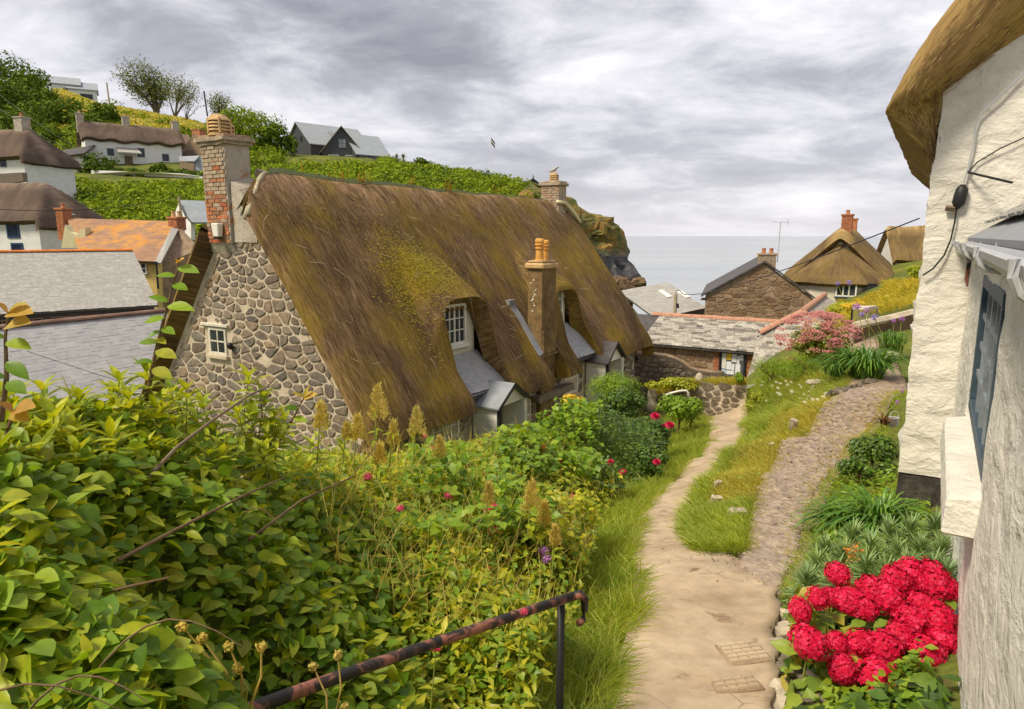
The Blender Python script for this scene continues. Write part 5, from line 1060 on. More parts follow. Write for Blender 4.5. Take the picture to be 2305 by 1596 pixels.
for fx, fy in ((0.62, 0.52), (0.90, 0.40)):
    c0 = V0 + Xr * (R1 - R0).length * fx + Yr * hR * fy + Zr * 0.06; w = MB(); w.addw([c0 + Xr * a + Yr * b + Zr * c for c in (0, 0.05) for a, b in ((0, 0), (0.35, 0), (0.35, 1.0), (0, 1.0))], [(0, 1, 2, 3), (4, 5, 6, 7), (0, 1, 5, 4), (1, 2, 6, 5), (2, 3, 7, 6), (3, 0, 4, 7)]); w.build('skylight', M['paint'], rf)
pole = thing('utility_pole', (0, 0, 0), 'weathered timber pole carrying the wire, in front of the shed roof', 'pole')
q0, q1 = at(1516, 735, 37), at(1521, 662, 37); pole.location = q0
w = MB(); w.tube([q0 - UP * 2, q1], [0.13, 0.10], 8, world=True); w.build('post', M['wood_pale'], pole)
w = MB(); w.tube([q1, q1 + Vector((0.03, 0, 0.18)), q1 + Vector((0.22, 0, 0.20)), q1 + Vector((0.34, 0, 0.02)), q1 + Vector((0.55, 0, -0.02))], 0.022, 6, world=True); w.build('swan_neck', M['black'], pole)
w = MB(); w.tube([q1 - UP * 0.5 + Vector((0.1, -0.05, 0)), q1 - UP * 0.75 + Vector((0.14, -0.05, 0))], 0.07, 8, world=True); w.build('insulator', M['black'], pole)
wr0, wr1 = q1 + Vector((0.55, 0, -0.02)), HF.P(7.95, -0.19, 0.17)
w = MB(); w.tube([wr0 + (wr1 - wr0) * f - UP * 0.55 * 4 * f * (1 - f) * 0.4 for f in np.linspace(0, 1, 24)], [0.018 - 0.011 * f for f in np.linspace(0, 1, 24)], 5, world=True)
tag(w.build('overhead_wire', M['black']), 'black overhead wire from the timber pole to the white house', 'wire')

# --- thatched cottage by the sea with two chimneys
TO = at(1895, 512, 47); TF = Fr((TO.x, TO.y, 0), 31.0)
tc_ = thing('seaside_thatched_cottage', TF.P(0, 0, -5), 'golden thatched white cottage with two red brick chimneys above the yellow bank', 'cottage', deg=31)
zt = TO.z; Wt = 6.1
thatch_gable(tc_, TF, 7.0, Wt, zt - 3.5, zt, 0.55, 0.55, 'thatch_gold', seed=3, roundr=0.8)
walls(tc_, TF, 7.0, Wt - 0.3, -6.0, zt - 3.6, zt - 0.75, 'white_cream')
def lobe(a, ang): return 0
rows = []
for j in range(33):
    an = math.pi * (j / 32.0); r_ = []
    for i in range(18):
        f = i / 17.0; rr = 3.55 * f; zz_ = zt - 1.15 - 2.38 * f ** 1.12 - (0.12 if i == 17 else 0)
        r_.append(TF.P(-0.05 - math.sin(an) * rr * 0.72, -math.cos(an) * rr * 0.92, zz_ + 0.05 * noise.noise(Vector((rr, an * 3, 2)))))
    rows.append(r_)
shell('hip_thatch', tc_, rows, 0.4, M['thatch_gold'], np.array([[(j / 32 * 7, 0.3 + i / 17 * 4) for i in range(18)] for j in range(33)]))
w = MB(TF); prof = [(-math.sin(a) * 2.15, -math.cos(a) * 2.85) for a in np.linspace(0, math.pi, 13)]; w.hexa([(a, b, -6.4) for a, b in prof], [(a, b, zt - 3.45) for a, b in prof]); tw = w.build('wall', M['white_cream'], tc_)
w1 = onplane(1880, 667, TF.P(-2.2, 0, 0), TF.d); w2 = onplane(1930, 637, TF.P(-2.2, 0, 0), TF.d)
window(tw, w1, TF.n, UP, -TF.d, (w2 - w1).dot(TF.n), w2.z - w1.z, 3, 1, 'paint', bar=0.09, fr=0.09, sill='blue_frame')
w3 = onplane(1944, 662, TF.P(-2.0, 0, 0), TF.d); window(tw, w3, TF.n, UP, -TF.d, 0.75, 0.7, 2, 1, 'black', bar=0.06, fr=0.08)
chimney(tc_, TF, 0.25, 0.28, 0.62, 0.66, zt - 0.75, at(1908, 482, 47).z, 'brick_far', 'pot_red', 1, 0.28, 0.13, True)
chimney(tc_, TF, 6.6, 0.0, 0.6, 0.75, zt - 0.6, zt + 0.75, 'brick_far')
# --- the last thatch by the house corner
QO = at(2003, 508, 52); QF = Fr((QO.x, QO.y, 0), 31.7 + 90 - 18)
rc = thing('corner_thatched_cottage', QF.P(2, 0, -3.5), 'brown hipped thatched cottage partly hidden by the white house corner', 'cottage')
thatch_gable(rc, QF, 9.0, 4.6, QO.z - 2.55, QO.z, 0.3, 0.4, 'thatch_gold', seed=9, hip=0.0)
walls(rc, QF, 9.0, 4.2, -5.5, QO.z - 2.5, QO.z - 0.6, 'white_far')
w = MB(QF); w.box(2.2, 5.0, 2.2, 3.6, -5, QO.z - 3.0); w.build('lean_to', M['slate_warm'], rc)
# ------------------------------------------------------------------ roofs of the valley, left of the cottage
def slab(name, pts, th, mat, parent):
    P = [Vector(p) for p in pts]; nrm = (P[1] - P[0]).cross(P[2] - P[0]).normalized(); nrm = nrm if nrm.z > 0 else -nrm
    w = MB(); k = len(P); w.addw(P + [p - nrm * th for p in P], [tuple(range(k)), tuple(range(k, 2 * k))[::-1]] + [(i, (i + 1) % k, k + (i + 1) % k, k + i) for i in range(k)]); return w.build(name, M[mat], parent)
def slated(name, parent, o, X, Yv, w_, h_, sw, sh, mat, seed, limit=300, under='under', rnd=0.15):
    X = X.normalized(); Yv = Yv.normalized(); Z = X.cross(Yv); Z = Z if Z.z > 0 else -Z
    r_ = slab(name, [o, o + X * w_, o + X * w_ + Yv * h_, o + Yv * h_], 0.08, under, parent); slates(r_, o, X, Yv, Z, w_, h_, sw, sh, M[mat], seed=seed, rnd=rnd, limit=limit, thick=0.005); return r_
# nearest slate roof
P1 = at(350, 705, 20.0); S1 = Fr((P1.x, P1.y, 0), 30.0); z1 = P1.z
s1 = thing('slate_roofed_store', S1.P(-4, 2, -8), 'nearest grey slate roof with dark red ridge, left of the stone gable', 'building', deg=30)
Y1 = (S1.P(0, 0, z1) - S1.P(0, 3.4, z1 - 2.5)).normalized()
r1 = slated('roof', s1, S1.P(-5.5, 3.4, z1 - 2.5), S1.d, Y1, 8.0, 4.22, 0.27, 0.125, 'slate', 41)
ridge_tiles(r1, S1.P(-5.6, 0, z1 + 0.03), S1.P(2.5, 0, z1 + 0.03), M['ridge_dull'], 0.09, 0.5)
slab('back_roof', [S1.P(-5.5, 0, z1), S1.P(2.5, 0, z1), S1.P(2.5, -2.2, z1 - 1.6), S1.P(-5.5, -2.2, z1 - 1.6)], 0.08, 'slate_dark', s1)
w = MB(S1); w.box(-5.3, 2.3, -2.0, 3.1, -8.5, z1 - 2.55); w.build('wall', M['mortar_brown'], s1)
w = MB(S1); w.hexa([(-5.55, 0, z1 + 0.02), (-5.55, 3.45, z1 - 2.5), (-5.45, 3.45, z1 - 2.5), (-5.45, 0, z1 + 0.02)], [(-5.55, 0, z1 - 0.22), (-5.55, 3.45, z1 - 2.74), (-5.45, 3.45, z1 - 2.74), (-5.45, 0, z1 - 0.22)]); w.build('bargeboard', M['black'], s1)
# workshop behind it: lower lean-to, dark window strip, main slope, orange ridge
P2_ = at(300, 566, 29); S2 = Fr((P2_.x, P2_.y, 0), 50.0); z2 = P2_.z
s2 = thing('slate_workshop', S2.P(-4, 2, -8), 'long slate-roofed workshop with bright orange ridge and a dark window strip', 'building', deg=50)
Y2 = (S2.P(0, 0, z2) - S2.P(0, 3.5, z2 - 2.0)).normalized()
r2 = slated('roof', s2, S2.P(-9.0, 3.5, z2 - 2.0), S2.d, Y2, 9.0, 4.03, 0.20, 0.13, 'slate_warm', 42)
ridge_tiles(r2, S2.P(-9, 0, z2 + 0.04), S2.P(0, 0, z2 + 0.04), M['orange_tile'], 0.075, 0.6)
slab('back_roof', [S2.P(-9, 0, z2), S2.P(0, 0, z2), S2.P(0, -3, z2 - 2), S2.P(-9, -3, z2 - 2)], 0.08, 'slate_dark', s2)
w = MB(S2); w.box(-8.8, -0.1, -2.8, 3.3, -8.5, z2 - 2.1); w2_ = w.build('wall', M['slate_dark'], s2)
for k in range(6): window(w2_, S2.P(-5.2 + k * 0.85, 3.3, z2 - 2.62), S2.d, UP, S2.n, 0.62, 0.42, 2, 1, 'wood', bar=0.04, fr=0.05)
q = [at(40, 712, 23.0), at(352, 692, 25.5), at(356, 716, 22.6), at(0, 757, 18.6)]
Xb = (q[1] - q[0]).normalized(); oB = S2.P(-9.5, 5.9, z2 - 3.4); Yb = (S2.P(0, 3.42, z2 - 2.62) - S2.P(0, 5.9, z2 - 3.4))
r3 = slated('lean_to_roof', s2, oB, S2.d, Yb, 9.6, Yb.length, 0.30, 0.13, 'slate_warm', 43, 300)
w = MB(S2); w.box(-9.4, 0.1, 3.42, 3.56, z2 - 2.66, z2 - 2.55); w.build('red_flashing', M['pot_red'], s2)
# orange-lichened roof and the yellow house
s3 = thing('ochre_roofed_house', at(300, 640, 35), 'yellow-walled house under a roof stained orange with lichen', 'house')
slab('roof', [at(150, 491, 39), at(398, 498, 37.5), at(352, 592, 34), at(190, 596, 34.6)], 0.12, 'ochre', s3)
rr3 = slab('wing_roof', [at(346, 512, 36.2), at(390, 514, 36.2), at(350, 590, 33.3), at(306, 588, 33.3)], 0.12, 'ochre', s3)
slab('verge', [at(386, 513, 36.1), at(402, 515, 36.3), at(362, 592, 33.2), at(348, 590, 33.2)], 0.10, 'slate_warm', s3)
def upright(name, pts, mat, parent, th=Vector((0.1, 0.35, 0))):
    P = [Vector(p) for p in pts]; k = len(P); w = MB(); w.addw(P + [p + th for p in P], [tuple(range(k)), tuple(range(k, 2 * k))[::-1]] + [(i, (i + 1) % k, k + (i + 1) % k, k + i) for i in range(k)]); return w.build(name, M[mat], parent)
yw = upright('yellow_wall', [at(290, 586, 33.6), at(352, 588, 33.6), at(355, 720, 33.6), at(290, 720, 33.6)], 'yellow_wall', s3)
window(yw, at(318, 617, 33.55), Vector((1, 0, 0)), UP, Vector((0, -1, 0)), 0.30, 0.55, 1, 2, 'paint', bar=0.04, fr=0.05)
upright('stone_end_wall', [at(352, 596, 33.9), at(398, 516, 36.3), at(440, 560, 35.5), at(440, 760, 35.5), at(356, 760, 33.9)], 'mortar_brown', s3)
W3 = Fr((at(398, 495, 37.3).x, at(398, 495, 37.3).y, 0), 20); c3 = chimney(s3, W3, 0, 0, 0.6, 0.62, at(398, 518, 37.3).z, at(398, 488, 37.3).z, 'brick_far', 'pot_buff', 2, 0.3, 0.12, True)
W3 = Fr((at(146, 500, 39).x, at(146, 500, 39).y, 0), 20); chimney(s3, W3, 0, 0, 0.55, 0.55, at(146, 540, 39).z, at(146, 468, 39).z, 'brick_far', 'pot_red', 1, 0.25, 0.12, True)
upright('cream_parapet', [at(146, 506, 37), at(158, 522, 37), at(172, 530, 37), at(180, 517, 37), at(192, 512, 37), at(192, 558, 37), at(138, 558, 37)], 'gold', s3)
w = MB(); w.tube([at(302, 588, 33.2), at(352, 590, 33.2), at(356, 650, 33.2)], 0.05, 6, world=True); w.build('downpipe', M['black'], s3)
# white house with blue windows, thatched
O4 = at(108, 530, 40); F4 = Fr((O4.x, O4.y + 2.4, 0), -80); ze4, zr4 = at(90, 499, 38).z, at(40, 404, 40.5).z
s4 = thing('white_thatched_house', F4.P(3, 0, -4), 'white house with navy windows under dark thatch, at the left edge above slate roofs', 'house', deg=-80)
thatch_gable(s4, F4, 9, 5.0, ze4, zr4, 0.35, 0.4, 'thatch_far', hip=1.9, seed=12); w4 = walls(s4, F4, 9, 5.0, -4.5, ze4 - 0.1, ze4 + 0.6, 'white_far')
for px, py, w_, h_ in ((18, 536, 0.85, 0.92), (28, 574, 0.80, 0.70)):
    p = onplane(px, py, F4.P(0, -2.5, 0), F4.n); a = F4.inv(p)[0]; window(w4, F4.P(a, -2.5, p.z), -F4.d, UP, -F4.n, w_, h_, 4, 4, 'blue_frame', bar=0.025, fr=0.11)
s5 = thing('hipped_slate_house', at(130, 520, 47), 'pale hipped slate roof beside the white thatched house', 'house')
slab('roof', [at(60, 449, 50), at(160, 451, 50), at(186, 500, 46), at(100, 500, 46)], 0.1, 'blue_slate', s5); slab('hip', [at(160, 451, 50), at(195, 495, 51), at(186, 500, 46)], 0.1, 'blue_slate', s5)
w5 = upright('wall', [at(102, 500, 46.4), at(140, 500, 46.4), at(140, 590, 46.4), at(110, 590, 46.4)], 'white_far', s5); w = MB(); w.tube([at(112, 503, 46), at(117, 560, 46), at(118, 590, 46)], 0.06, 6, world=True); w.build('downpipe', M['black'], s5)
O6 = at(68, 360, 58); F6 = Fr((O6.x, O6.y + 2.4, 0), -78); ze6, zr6 = at(62, 350, 56).z, at(10, 278, 58).z
s6 = thing('upper_thatched_house', F6.P(3, 0, O6.z - 3), 'white thatched house with pale chimney on the hillside, cut by the left edge', 'house', deg=-78)
thatch_gable(s6, F6, 9, 5.2, ze6, zr6, 0.4, 0.4, 'thatch_far', hip=2.2, seed=15); w6 = walls(s6, F6, 9, 5.0, O6.z - 3.5, ze6 - 0.1, ze6 + 0.5, 'white_far')
p = onplane(2, 376, F6.P(0, -2.5, 0), F6.n); window(w6, F6.P(F6.inv(p)[0], -2.5, p.z), -F6.d, UP, -F6.n, 0.6, 0.9, 2, 3, 'teal_frame', bar=0.03, fr=0.06)
chimney(s6, F6, 2.35, 0.0, 0.8, 0.9, zr6 - 0.8, at(15, 250, 58).z, 'render', 'pot_red', 1, 0.35, 0.13)
s8 = thing('stone_wall_ruin', at(25, 400, 50), 'mossy stone chimney base above the dark thatch at left', 'wall ruin'); upright('wall', [at(-20, 392, 50), at(50, 388, 50), at(52, 408, 50), at(-20, 420, 50)], 'rubble_grey', s8)
# long white thatched house on the hill
O7 = at(182, 272, 90); F7 = Fr((O7.x, O7.y, 0), 54); z7 = O7.z; ze7 = at(212, 326, 88).z; zb7 = at(200, 388, 88).z
s7 = thing('long_white_house', F7.P(5, 0, zb7), 'long white house with grey thatch and three chimneys, high on the green slope', 'house', deg=54)
thatch_gable(s7, F7, 11.0, 5.2, ze7 + 0.75, z7, 0.5, 0.5, 'thatch_far', seed=22, scallop=0.12, hip=0.0); w7 = walls(s7, F7, 11.0, 4.9, zb7 - 3, ze7 + 0.85, z7 - 0.7, 'white_far')
for px, py, w_, h_ in ((242, 350, 0.75, 0.9), (310, 353, 0.85, 1.1), (366, 362, 0.8, 0.9), (248, 377, 0.7, 0.9)):
    p = onplane(px, py, F7.P(0, 2.45, 0), F7.n); window(w7, F7.P(F7.inv(p)[0], 2.45, p.z), F7.d, UP, F7.n, w_, h_, 2, 2, 'teal_frame', bar=0.05, fr=0.1)
p = onplane(283, 385, F7.P(0, 2.45, 0), F7.n); a7 = F7.inv(p)[0]; w = MB(F7); w.box(a7, a7 + 0.9, 2.46, 2.52, p.z, p.z + 1.9); w.build('door', M['wood'], w7)
w = MB(F7); w.hexa([(a7 - 0.7, 2.46, p.z + 2.9), (a7 + 1.6, 2.46, p.z + 2.9), (a7 + 1.8, 4.0, p.z + 2.2), (a7 - 0.9, 4.0, p.z + 2.2)], [(a7 - 0.7, 2.46, p.z + 2.75), (a7 + 1.6, 2.46, p.z + 2.75), (a7 + 1.8, 4.0, p.z + 2.05), (a7 - 0.9, 4.0, p.z + 2.05)]); w.build('porch_roof', M['slate_warm'], s7)
for a, h in ((-0.1, 0.9), (5.0, 1.0), (10.9, 0.9)): chimney(s7, F7, a, 0, 0.8, 0.9, z7 - 1.4, z7 + h, 'render', 'pot_buff', 1, 0.35, 0.15)
slab('lean_to_roof', [at(118, 342, 88), at(214, 326, 88.5), at(188, 345, 84), at(130, 352, 84)], 0.2, 'slate_dark', s7); upright('lean_to_wall', [at(132, 352, 84.5), at(188, 346, 84.5), at(188, 400, 84.5), at(132, 400, 84.5)], 'white_far', s7)
g7 = thing('garden_wall', at(300, 386, 83), 'low white garden wall below the long white house', 'wall'); w = MB(); 
upright('wall', [at(205, 383, 84), at(290, 386, 82.5), at(345, 388, 82), at(405, 390, 82), at(455, 397, 82), at(455, 402, 82), at(205, 391, 84)], 'white_far', g7)
s8 = thing('hill_stone_house', at(440, 350, 100), 'rubble-stone house with brick chimney behind the long white house', 'house')
slab('roof', [at(385, 301, 100), at(425, 303, 100), at(440, 347, 96), at(400, 349, 96)], 0.2, 'thatch_far', s8); upright('wall', [at(405, 345, 96.5), at(436, 300, 97), at(475, 330, 97), at(475, 380, 97), at(405, 380, 96.5)], 'mortar_brown', s8)
W8 = Fr((at(448, 300, 98).x, 98, 0), 20); chimney(s8, W8, 0, 0, 1.2, 1.4, at(448, 330, 98).z, at(448, 292, 98).z, 'brick_far')
s9 = thing('pale_blue_garage', at(435, 385, 86), 'small garage with pale blue gable next to the long white house', 'garage')
upright('gable', [at(436, 384, 86), at(436, 362, 86), at(450, 351, 86), at(466, 362, 86), at(466, 384, 86)], 'blue_slate', s9); slab('roof', [at(403, 352, 89), at(450, 350, 86), at(437, 363, 85.5), at(404, 363, 88)], 0.15, 'lead', s9); upright('side_wall', [at(405, 363, 88), at(437, 363, 85.9), at(437, 386, 85.9), at(405, 386, 88)], 'wood', s9)
s10 = thing('white_gabled_cottage', at(420, 500, 45), 'small white gable with slate roof beside the big brick chimney', 'house')
upright('gable', [at(387, 520, 44), at(390, 490, 44), at(404, 452, 44), at(430, 500, 43), at(430, 540, 43)], 'white_far', s10); slab('roof', [at(404, 450, 44), at(480, 453, 46), at(500, 500, 44), at(431, 500, 42.8)], 0.12, 'blue_slate', s10)
w = MB(); w.tube([at(402, 452, 43.6), at(418, 486, 43.1), at(432, 502, 42.6)], 0.05, 5, world=True); w.build('bargeboard', M['black'], s10)
pl = thing('wooden_pole', at(408, 500, 42), 'leaning bare pole in front of the small white gable', 'pole'); w = MB(); w.tube([at(416, 540, 42), at(402, 442, 42)], 0.07, 6, world=True); w.build('post', M['wood_pale'], pl)
# charcoal house on the skyline
O11 = at(668, 276, 123); F11 = Fr((O11.x, O11.y, 0), 44); z11 = O11.z
s11 = thing('charcoal_hill_house', F11.P(5, 0, z11 - 6), 'dark clad house with blue-grey roofs and three gables on the skyline', 'house', deg=66)
w11 = walls(s11, F11, 12.0, 8.4, z11 - 7.5, z11 - 3.6, z11 - 0.25, 'charcoal'); slab_roof(s11, F11, 12.0, 8.4, z11 - 3.7, z11, 'blue_slate', 0.35, 0.15)
for b0 in (-1.4, 1.0): win(w11, F11, 'F', 12, 8.4, b0, z11 - 3.3, 0.55, 0.9, 1, 1, 'black')
win(w11, F11, 'R', 12, 8.4, 3.0, z11 - 5.6, 4.2, 1.7, 5, 2, 'blue_frame', 'net'); 
sk = onplane(745, 308, F11.P(0, 2.4, 0), F11.n); w = MB(F11); 
for a0 in (5.0, 6.3): w = MB(F11); w.hexa([(a0, 1.6, z11 - 1.10), (a0 + 1.0, 1.6, z11 - 1.10), (a0 + 1.0, 2.9, z11 - 2.22), (a0, 2.9, z11 - 2.22)], [(a0, 1.6, z11 - 1.35), (a0 + 1.0, 1.6, z11 - 1.35), (a0 + 1.0, 2.9, z11 - 2.45), (a0, 2.9, z11 - 2.45)]); w.build('skylight', M['net'], s11)
O12 = at(768, 285, 117); F12 = Fr((O12.x, O12.y, 0), -14); z12 = O12.z
M['timber_slate'] = plain('timber_shingle', (0.25, 0.20, 0.14), 0.8, var=0.25, scale=2); w12 = walls(s11, F12, 8, 6.6, z12 - 7.5, z12 - 3.9, z12 - 0.2, 'charcoal', name='cross_wing_wall'); slab_roof(s11, F12, 9, 6.6, z12 - 4.0, z12, 'timber_slate', 0.35, 0.15)
win(w12, F12, 'F', 8, 6.6, -0.6, z12 - 3.4, 1.3, 1.5, 2, 2, 'blue_frame', 'net')
for b0 in (-2.3, 0.5): win(w12, F12, 'F', 8, 6.6, b0, z12 - 6.4, 1.7, 1.9, 2, 1, 'paint', 'net')
O13 = at(778, 302, 119); F13 = Fr((O13.x, O13.y, 0), 50); z13 = O13.z
w13 = walls(s11, F13, 5.5, 6.8, z13 - 6, z13 - 3.2, z13 - 0.2, 'charcoal', name='end_wing_wall'); slab_roof(s11, F13, 5.8, 7.6, z13 - 3.4, z13, 'blue_slate', 0.35, 0.15); win(w13, F13, 'R', 5, 6.8, 0.4, z13 - 5.0, 3.6, 1.6, 4, 2, 'blue_frame', 'net')
# white houses at the top left
s14 = thing('hilltop_bungalow', at(140, 190, 145), 'pair of pale gabled bungalows on the hilltop at left', 'bungalow')
for k, (x0, y0, Lx) in enumerate(((112, 172, 5), (152, 184, 5))):
    O = at(x0, y0, 146 + k); Fh = Fr((O.x, O.y, 0), 60); w = walls(s14, Fh, Lx, 5.0, O.z - 4, O.z - 1.5, O.z - 0.1, 'white_far'); slab_roof(s14, Fh, Lx, 5.0, O.z - 1.6, O.z, 'blue_slate', 0.3, 0.15)
    for b0 in (-1.6, 0.6): win(w, Fh, 'F', Lx, 6, b0, O.z - 3.6, 1.1, 1.3, 1, 1, 'teal_frame', fw_=0.12)
    win(w, Fh, 'R', Lx, 5.0, 2, O.z - 3.8, 2.2, 1.3, 2, 1, 'teal_frame', fw_=0.12)
s15 = thing('hilltop_roof', at(1200, 420, 116), 'small grey gabled roof with a spike beyond the ridge chimney', 'house')
O = at(1199, 402, 116); Fh = Fr((O.x, O.y, 0), -10); walls(s15, Fh, 5, 4.2, O.z - 4, O.z - 1.4, O.z - 0.1, 'charcoal'); slab_roof(s15, Fh, 5, 4.2, O.z - 1.5, O.z, 'lead', 0.3, 0.12); w = MB(Fh); w.tube([(0, 0.1, O.z - 0.2), (0, 0.1, O.z + 0.6)], [0.22, 0.03], 6); w.build('spike', M['charcoal'], s15)
fp = thing('flagpole', at(1106, 398, 107), 'white flagpole with small black and white flag on the skyline', 'flagpole')
p0, p1 = at(1105, 405, 107), at(1105, 308, 107); w = MB(); w.tube([p0 - UP * 0.5, p1], [0.06, 0.035], 6, world=True); w.build('pole', M['paint'], fp)
def flagbit(nm, x0, x1, y0, y1, mat, e_):
    V = []; 
    for f in (x0, x1): V += [p1 + Vector((0.05 + 0.55 * f, 0.06 * math.sin(f * 5) - e_, -0.10 - 0.85 * y - 0.75 * f)) for y in (y0, y1)]
    w = MB(); w.addw([V[0], V[1], V[3], V[2]] + [v + Vector((0, 0.012, 0)) for v in (V[0], V[1], V[3], V[2])], [(0, 1, 2, 3), (7, 6, 5, 4), (0, 4, 5, 1), (1, 5, 6, 2), (2, 6, 7, 3), (3, 7, 4, 0)]); return w.build(nm, M[mat], fp)
flagbit('flag', 0, 1, 0, 1, 'black', 0); flagbit('flag_cross_upright', 0.40, 0.60, 0, 1, 'paint', 0.03); flagbit('flag_cross_bar', 0, 1, 0.41, 0.59, 'paint', 0.035)
tp = thing('lichened_post', at(245, 240, 118), 'leaning lichened pole on the golden slope below the bungalows', 'pole'); w = MB(); w.tube([at(248, 246, 116), at(240, 186, 116)], 0.12, 6, world=True); w.build('post', M['wood_pale'], tp)
tp = thing('dark_post', at(470, 255, 118), 'dark pole on the skyline beside the small hilltop tree', 'pole'); w = MB(); w.tube([at(467, 262, 120), at(459, 205, 120)], 0.12, 6, world=True); w.build('post', M['black'], tp)
# thin wires over the valley
for a, b, sg, lb_ in ((at(-30, 225, 45), at(175, 345, 86), 1.0, 'upper of two thin wires crossing the wooded hillside'), (at(-30, 190, 45), at(180, 336, 86), 1.0, 'lower thin wire crossing the wooded hillside'), (at(-20, 470, 36), at(404, 444, 42), 1.2, 'thin wire across the dark thatch to the leaning pole'), (at(60, 790, 15.5), at(340, 880, 14), 0.05, 'thin wire across the nearest slate roof')):
    w = MB(); w.tube([a + (b - a) * f - UP * sg * 4 * f * (1 - f) * 0.3 for f in np.linspace(0, 1, 16)], 0.018 if a.y > 30 else 0.007, 4, world=True); tag(w.build('thin_wire', M['grey_plastic'] if a.y > 40 else M['black']), lb_, 'wire')
# headland rock
hd = thing('headland_cliff', at(1380, 600, 96) - UP * 12, 'ochre and black rock headland dropping to the sea beyond the roof', 'cliff')
sil = [(1240, 438), (1275, 447), (1310, 462), (1345, 480), (1378, 500), (1392, 512), (1402, 525), (1413, 552), (1415, 562), (1408, 572), (1414, 585), (1420, 596), (1432, 605), (1440, 622), (1448, 645)]
rows = []
for i in range(60):
    f = i / 59 * (len(sil) - 1); k = min(int(f), len(sil) - 2); g_ = f - k; px = sil[k][0] * (1 - g_) + sil[k + 1][0] * g_; py = sil[k][1] * (1 - g_) + sil[k + 1][1] * g_
    r_ = []
    for j in range(46):
        s = j / 45.0; base = at(px, py, 98); 
        ang = (s - 0.35) * 3.0; off = Vector((-abs(ang) ** 1.5 * 5.0, ang * 7.0, -abs(ang) ** 1.7 * 3.2 * (0.5 + i / 40)))
        p = base + off; nv = noise.noise_vector(p * 0.16) * 2.0 + noise.noise_vector(p * 0.45) * 1.1 + noise.noise_vector(p * 1.2) * 0.45
        v1 = noise.cell_vector(p * 0.33 + Vector((0, 0, p.x * 0.1))) ; p = p + (nv + (v1 - Vector((.5, .5, .5))) * 1.9) * min(1.0, 0.55 + abs(ang) * 0.5); r_.append(p)
    rows.append(r_)
G = np.array(rows); ni, nj, _ = G.shape; ii = np.arange(ni * nj).reshape(ni, nj)
m = Mat('headland_rock', 0.9, 0.2); nz = m.noise(0.35, 7, 0.65, 0.4); n2 = m.noise(1.6, 8, 0.7); sp_ = m.n('ShaderNodeSeparateXYZ'); m.l(m.n('ShaderNodeNewGeometry').outputs['Position'], sp_.inputs[0])
c = m.ramp(nz, [(0.36, (0.10, 0.125, 0.035)), (0.48, (0.17, 0.155, 0.055)), (0.57, (0.33, 0.195, 0.05)), (0.68, (0.27, 0.18, 0.08))])
dk = m.ramp(n2, [(0.3, (0.055, 0.055, 0.062)), (0.7, (0.155, 0.15, 0.155))]); mr = m.n('ShaderNodeMapRange'); mr.inputs['From Min'].default_value = -1.6; mr.inputs['From Max'].default_value = -3.0; m.l(sp_.outputs[2], mr.inputs[0])
c = m.mix(0.8, c, m.ramp(n2, [(0.3, (0.45, 0.42, 0.4)), (0.7, (1.3, 1.25, 1.2))]), 'MULTIPLY'); m.col(m.mix(mr.outputs[0], c, dk)); m.bump(n2, 0.9, 0.3); M['cliff'] = m.m
put('rock_face', np_mesh('rock_face', G.reshape(-1, 3), np.stack([ii[:-1, :-1], ii[:-1, 1:], ii[1:, 1:], ii[1:, :-1]], -1).reshape(-1, 4), M['cliff'], False), hd)
bo = MB(); 
for i in range(9):
    p = at(random.uniform(1385, 1440), random.uniform(630, 650), 92); s = stone_mesh(700 + i, M['rubble_brown']); pieces('boulder', hd, [s], [(basis(Vector((random.uniform(1, 2.2), 0.3, 0)), Vector((0, 0.4, random.uniform(0.7, 1.3))), Vector((0.2, -1.2, 0.3)), p), 0)])
# ------------------------------------------------------------------ plants: shared builders
def unit(v): return v / (np.linalg.norm(v, axis=-1, keepdims=True) + 1e-9)
def cards(name, P, S, mat, parent=None, kind='stuff', nrm=None, spread=0.8, aspect=0.62):
    P = np.asarray(P, float); n = len(P); S = np.asarray(S, float)[:, None] if np.ndim(S) else np.full((n, 1), S)
    N = rng.normal(0, spread, (n, 3)) + (np.array([0, 0, 1.0]) if nrm is None else np.asarray(nrm)); N = unit(N)
    t = unit(np.cross(N, rng.normal(0, 1, (n, 3)))); b = np.cross(N, t)
    V = np.stack([P - t * S, P + b * S * aspect + N * S * 0.12, P + t * S, P - b * S * aspect + N * S * 0.12], 1).reshape(-1, 3)
    return put(name, np_mesh(name, V, np.arange(4 * n).reshape(-1, 4), mat), parent, kind)
def leafT(width=0.7, fold=0.12, curl=0.18, nseg=3, peak=0.75):
    V = []; 
    for i in range(nseg + 1):
        s = i / nseg; w = width * 0.5 * math.sin(math.pi * min(1, max(0.0, s)) ** peak) ** 0.85 if 0 < i < nseg else 0.015
        z = -curl * s * s; V += [(-w, s, z + fold * w * 2), (0, s, z), (w, s, z + fold * w * 2)]
    Fq = []
    for i in range(nseg): a = i * 3; Fq += [(a, a + 1, a + 4, a + 3), (a + 1, a + 2, a + 5, a + 4)]
    return np.array(V, float), np.array(Fq)
def frames(t, up):
    y = unit(np.asarray(t, float)); x = unit(np.cross(y, up)); z = np.cross(x, y); return x, y, z
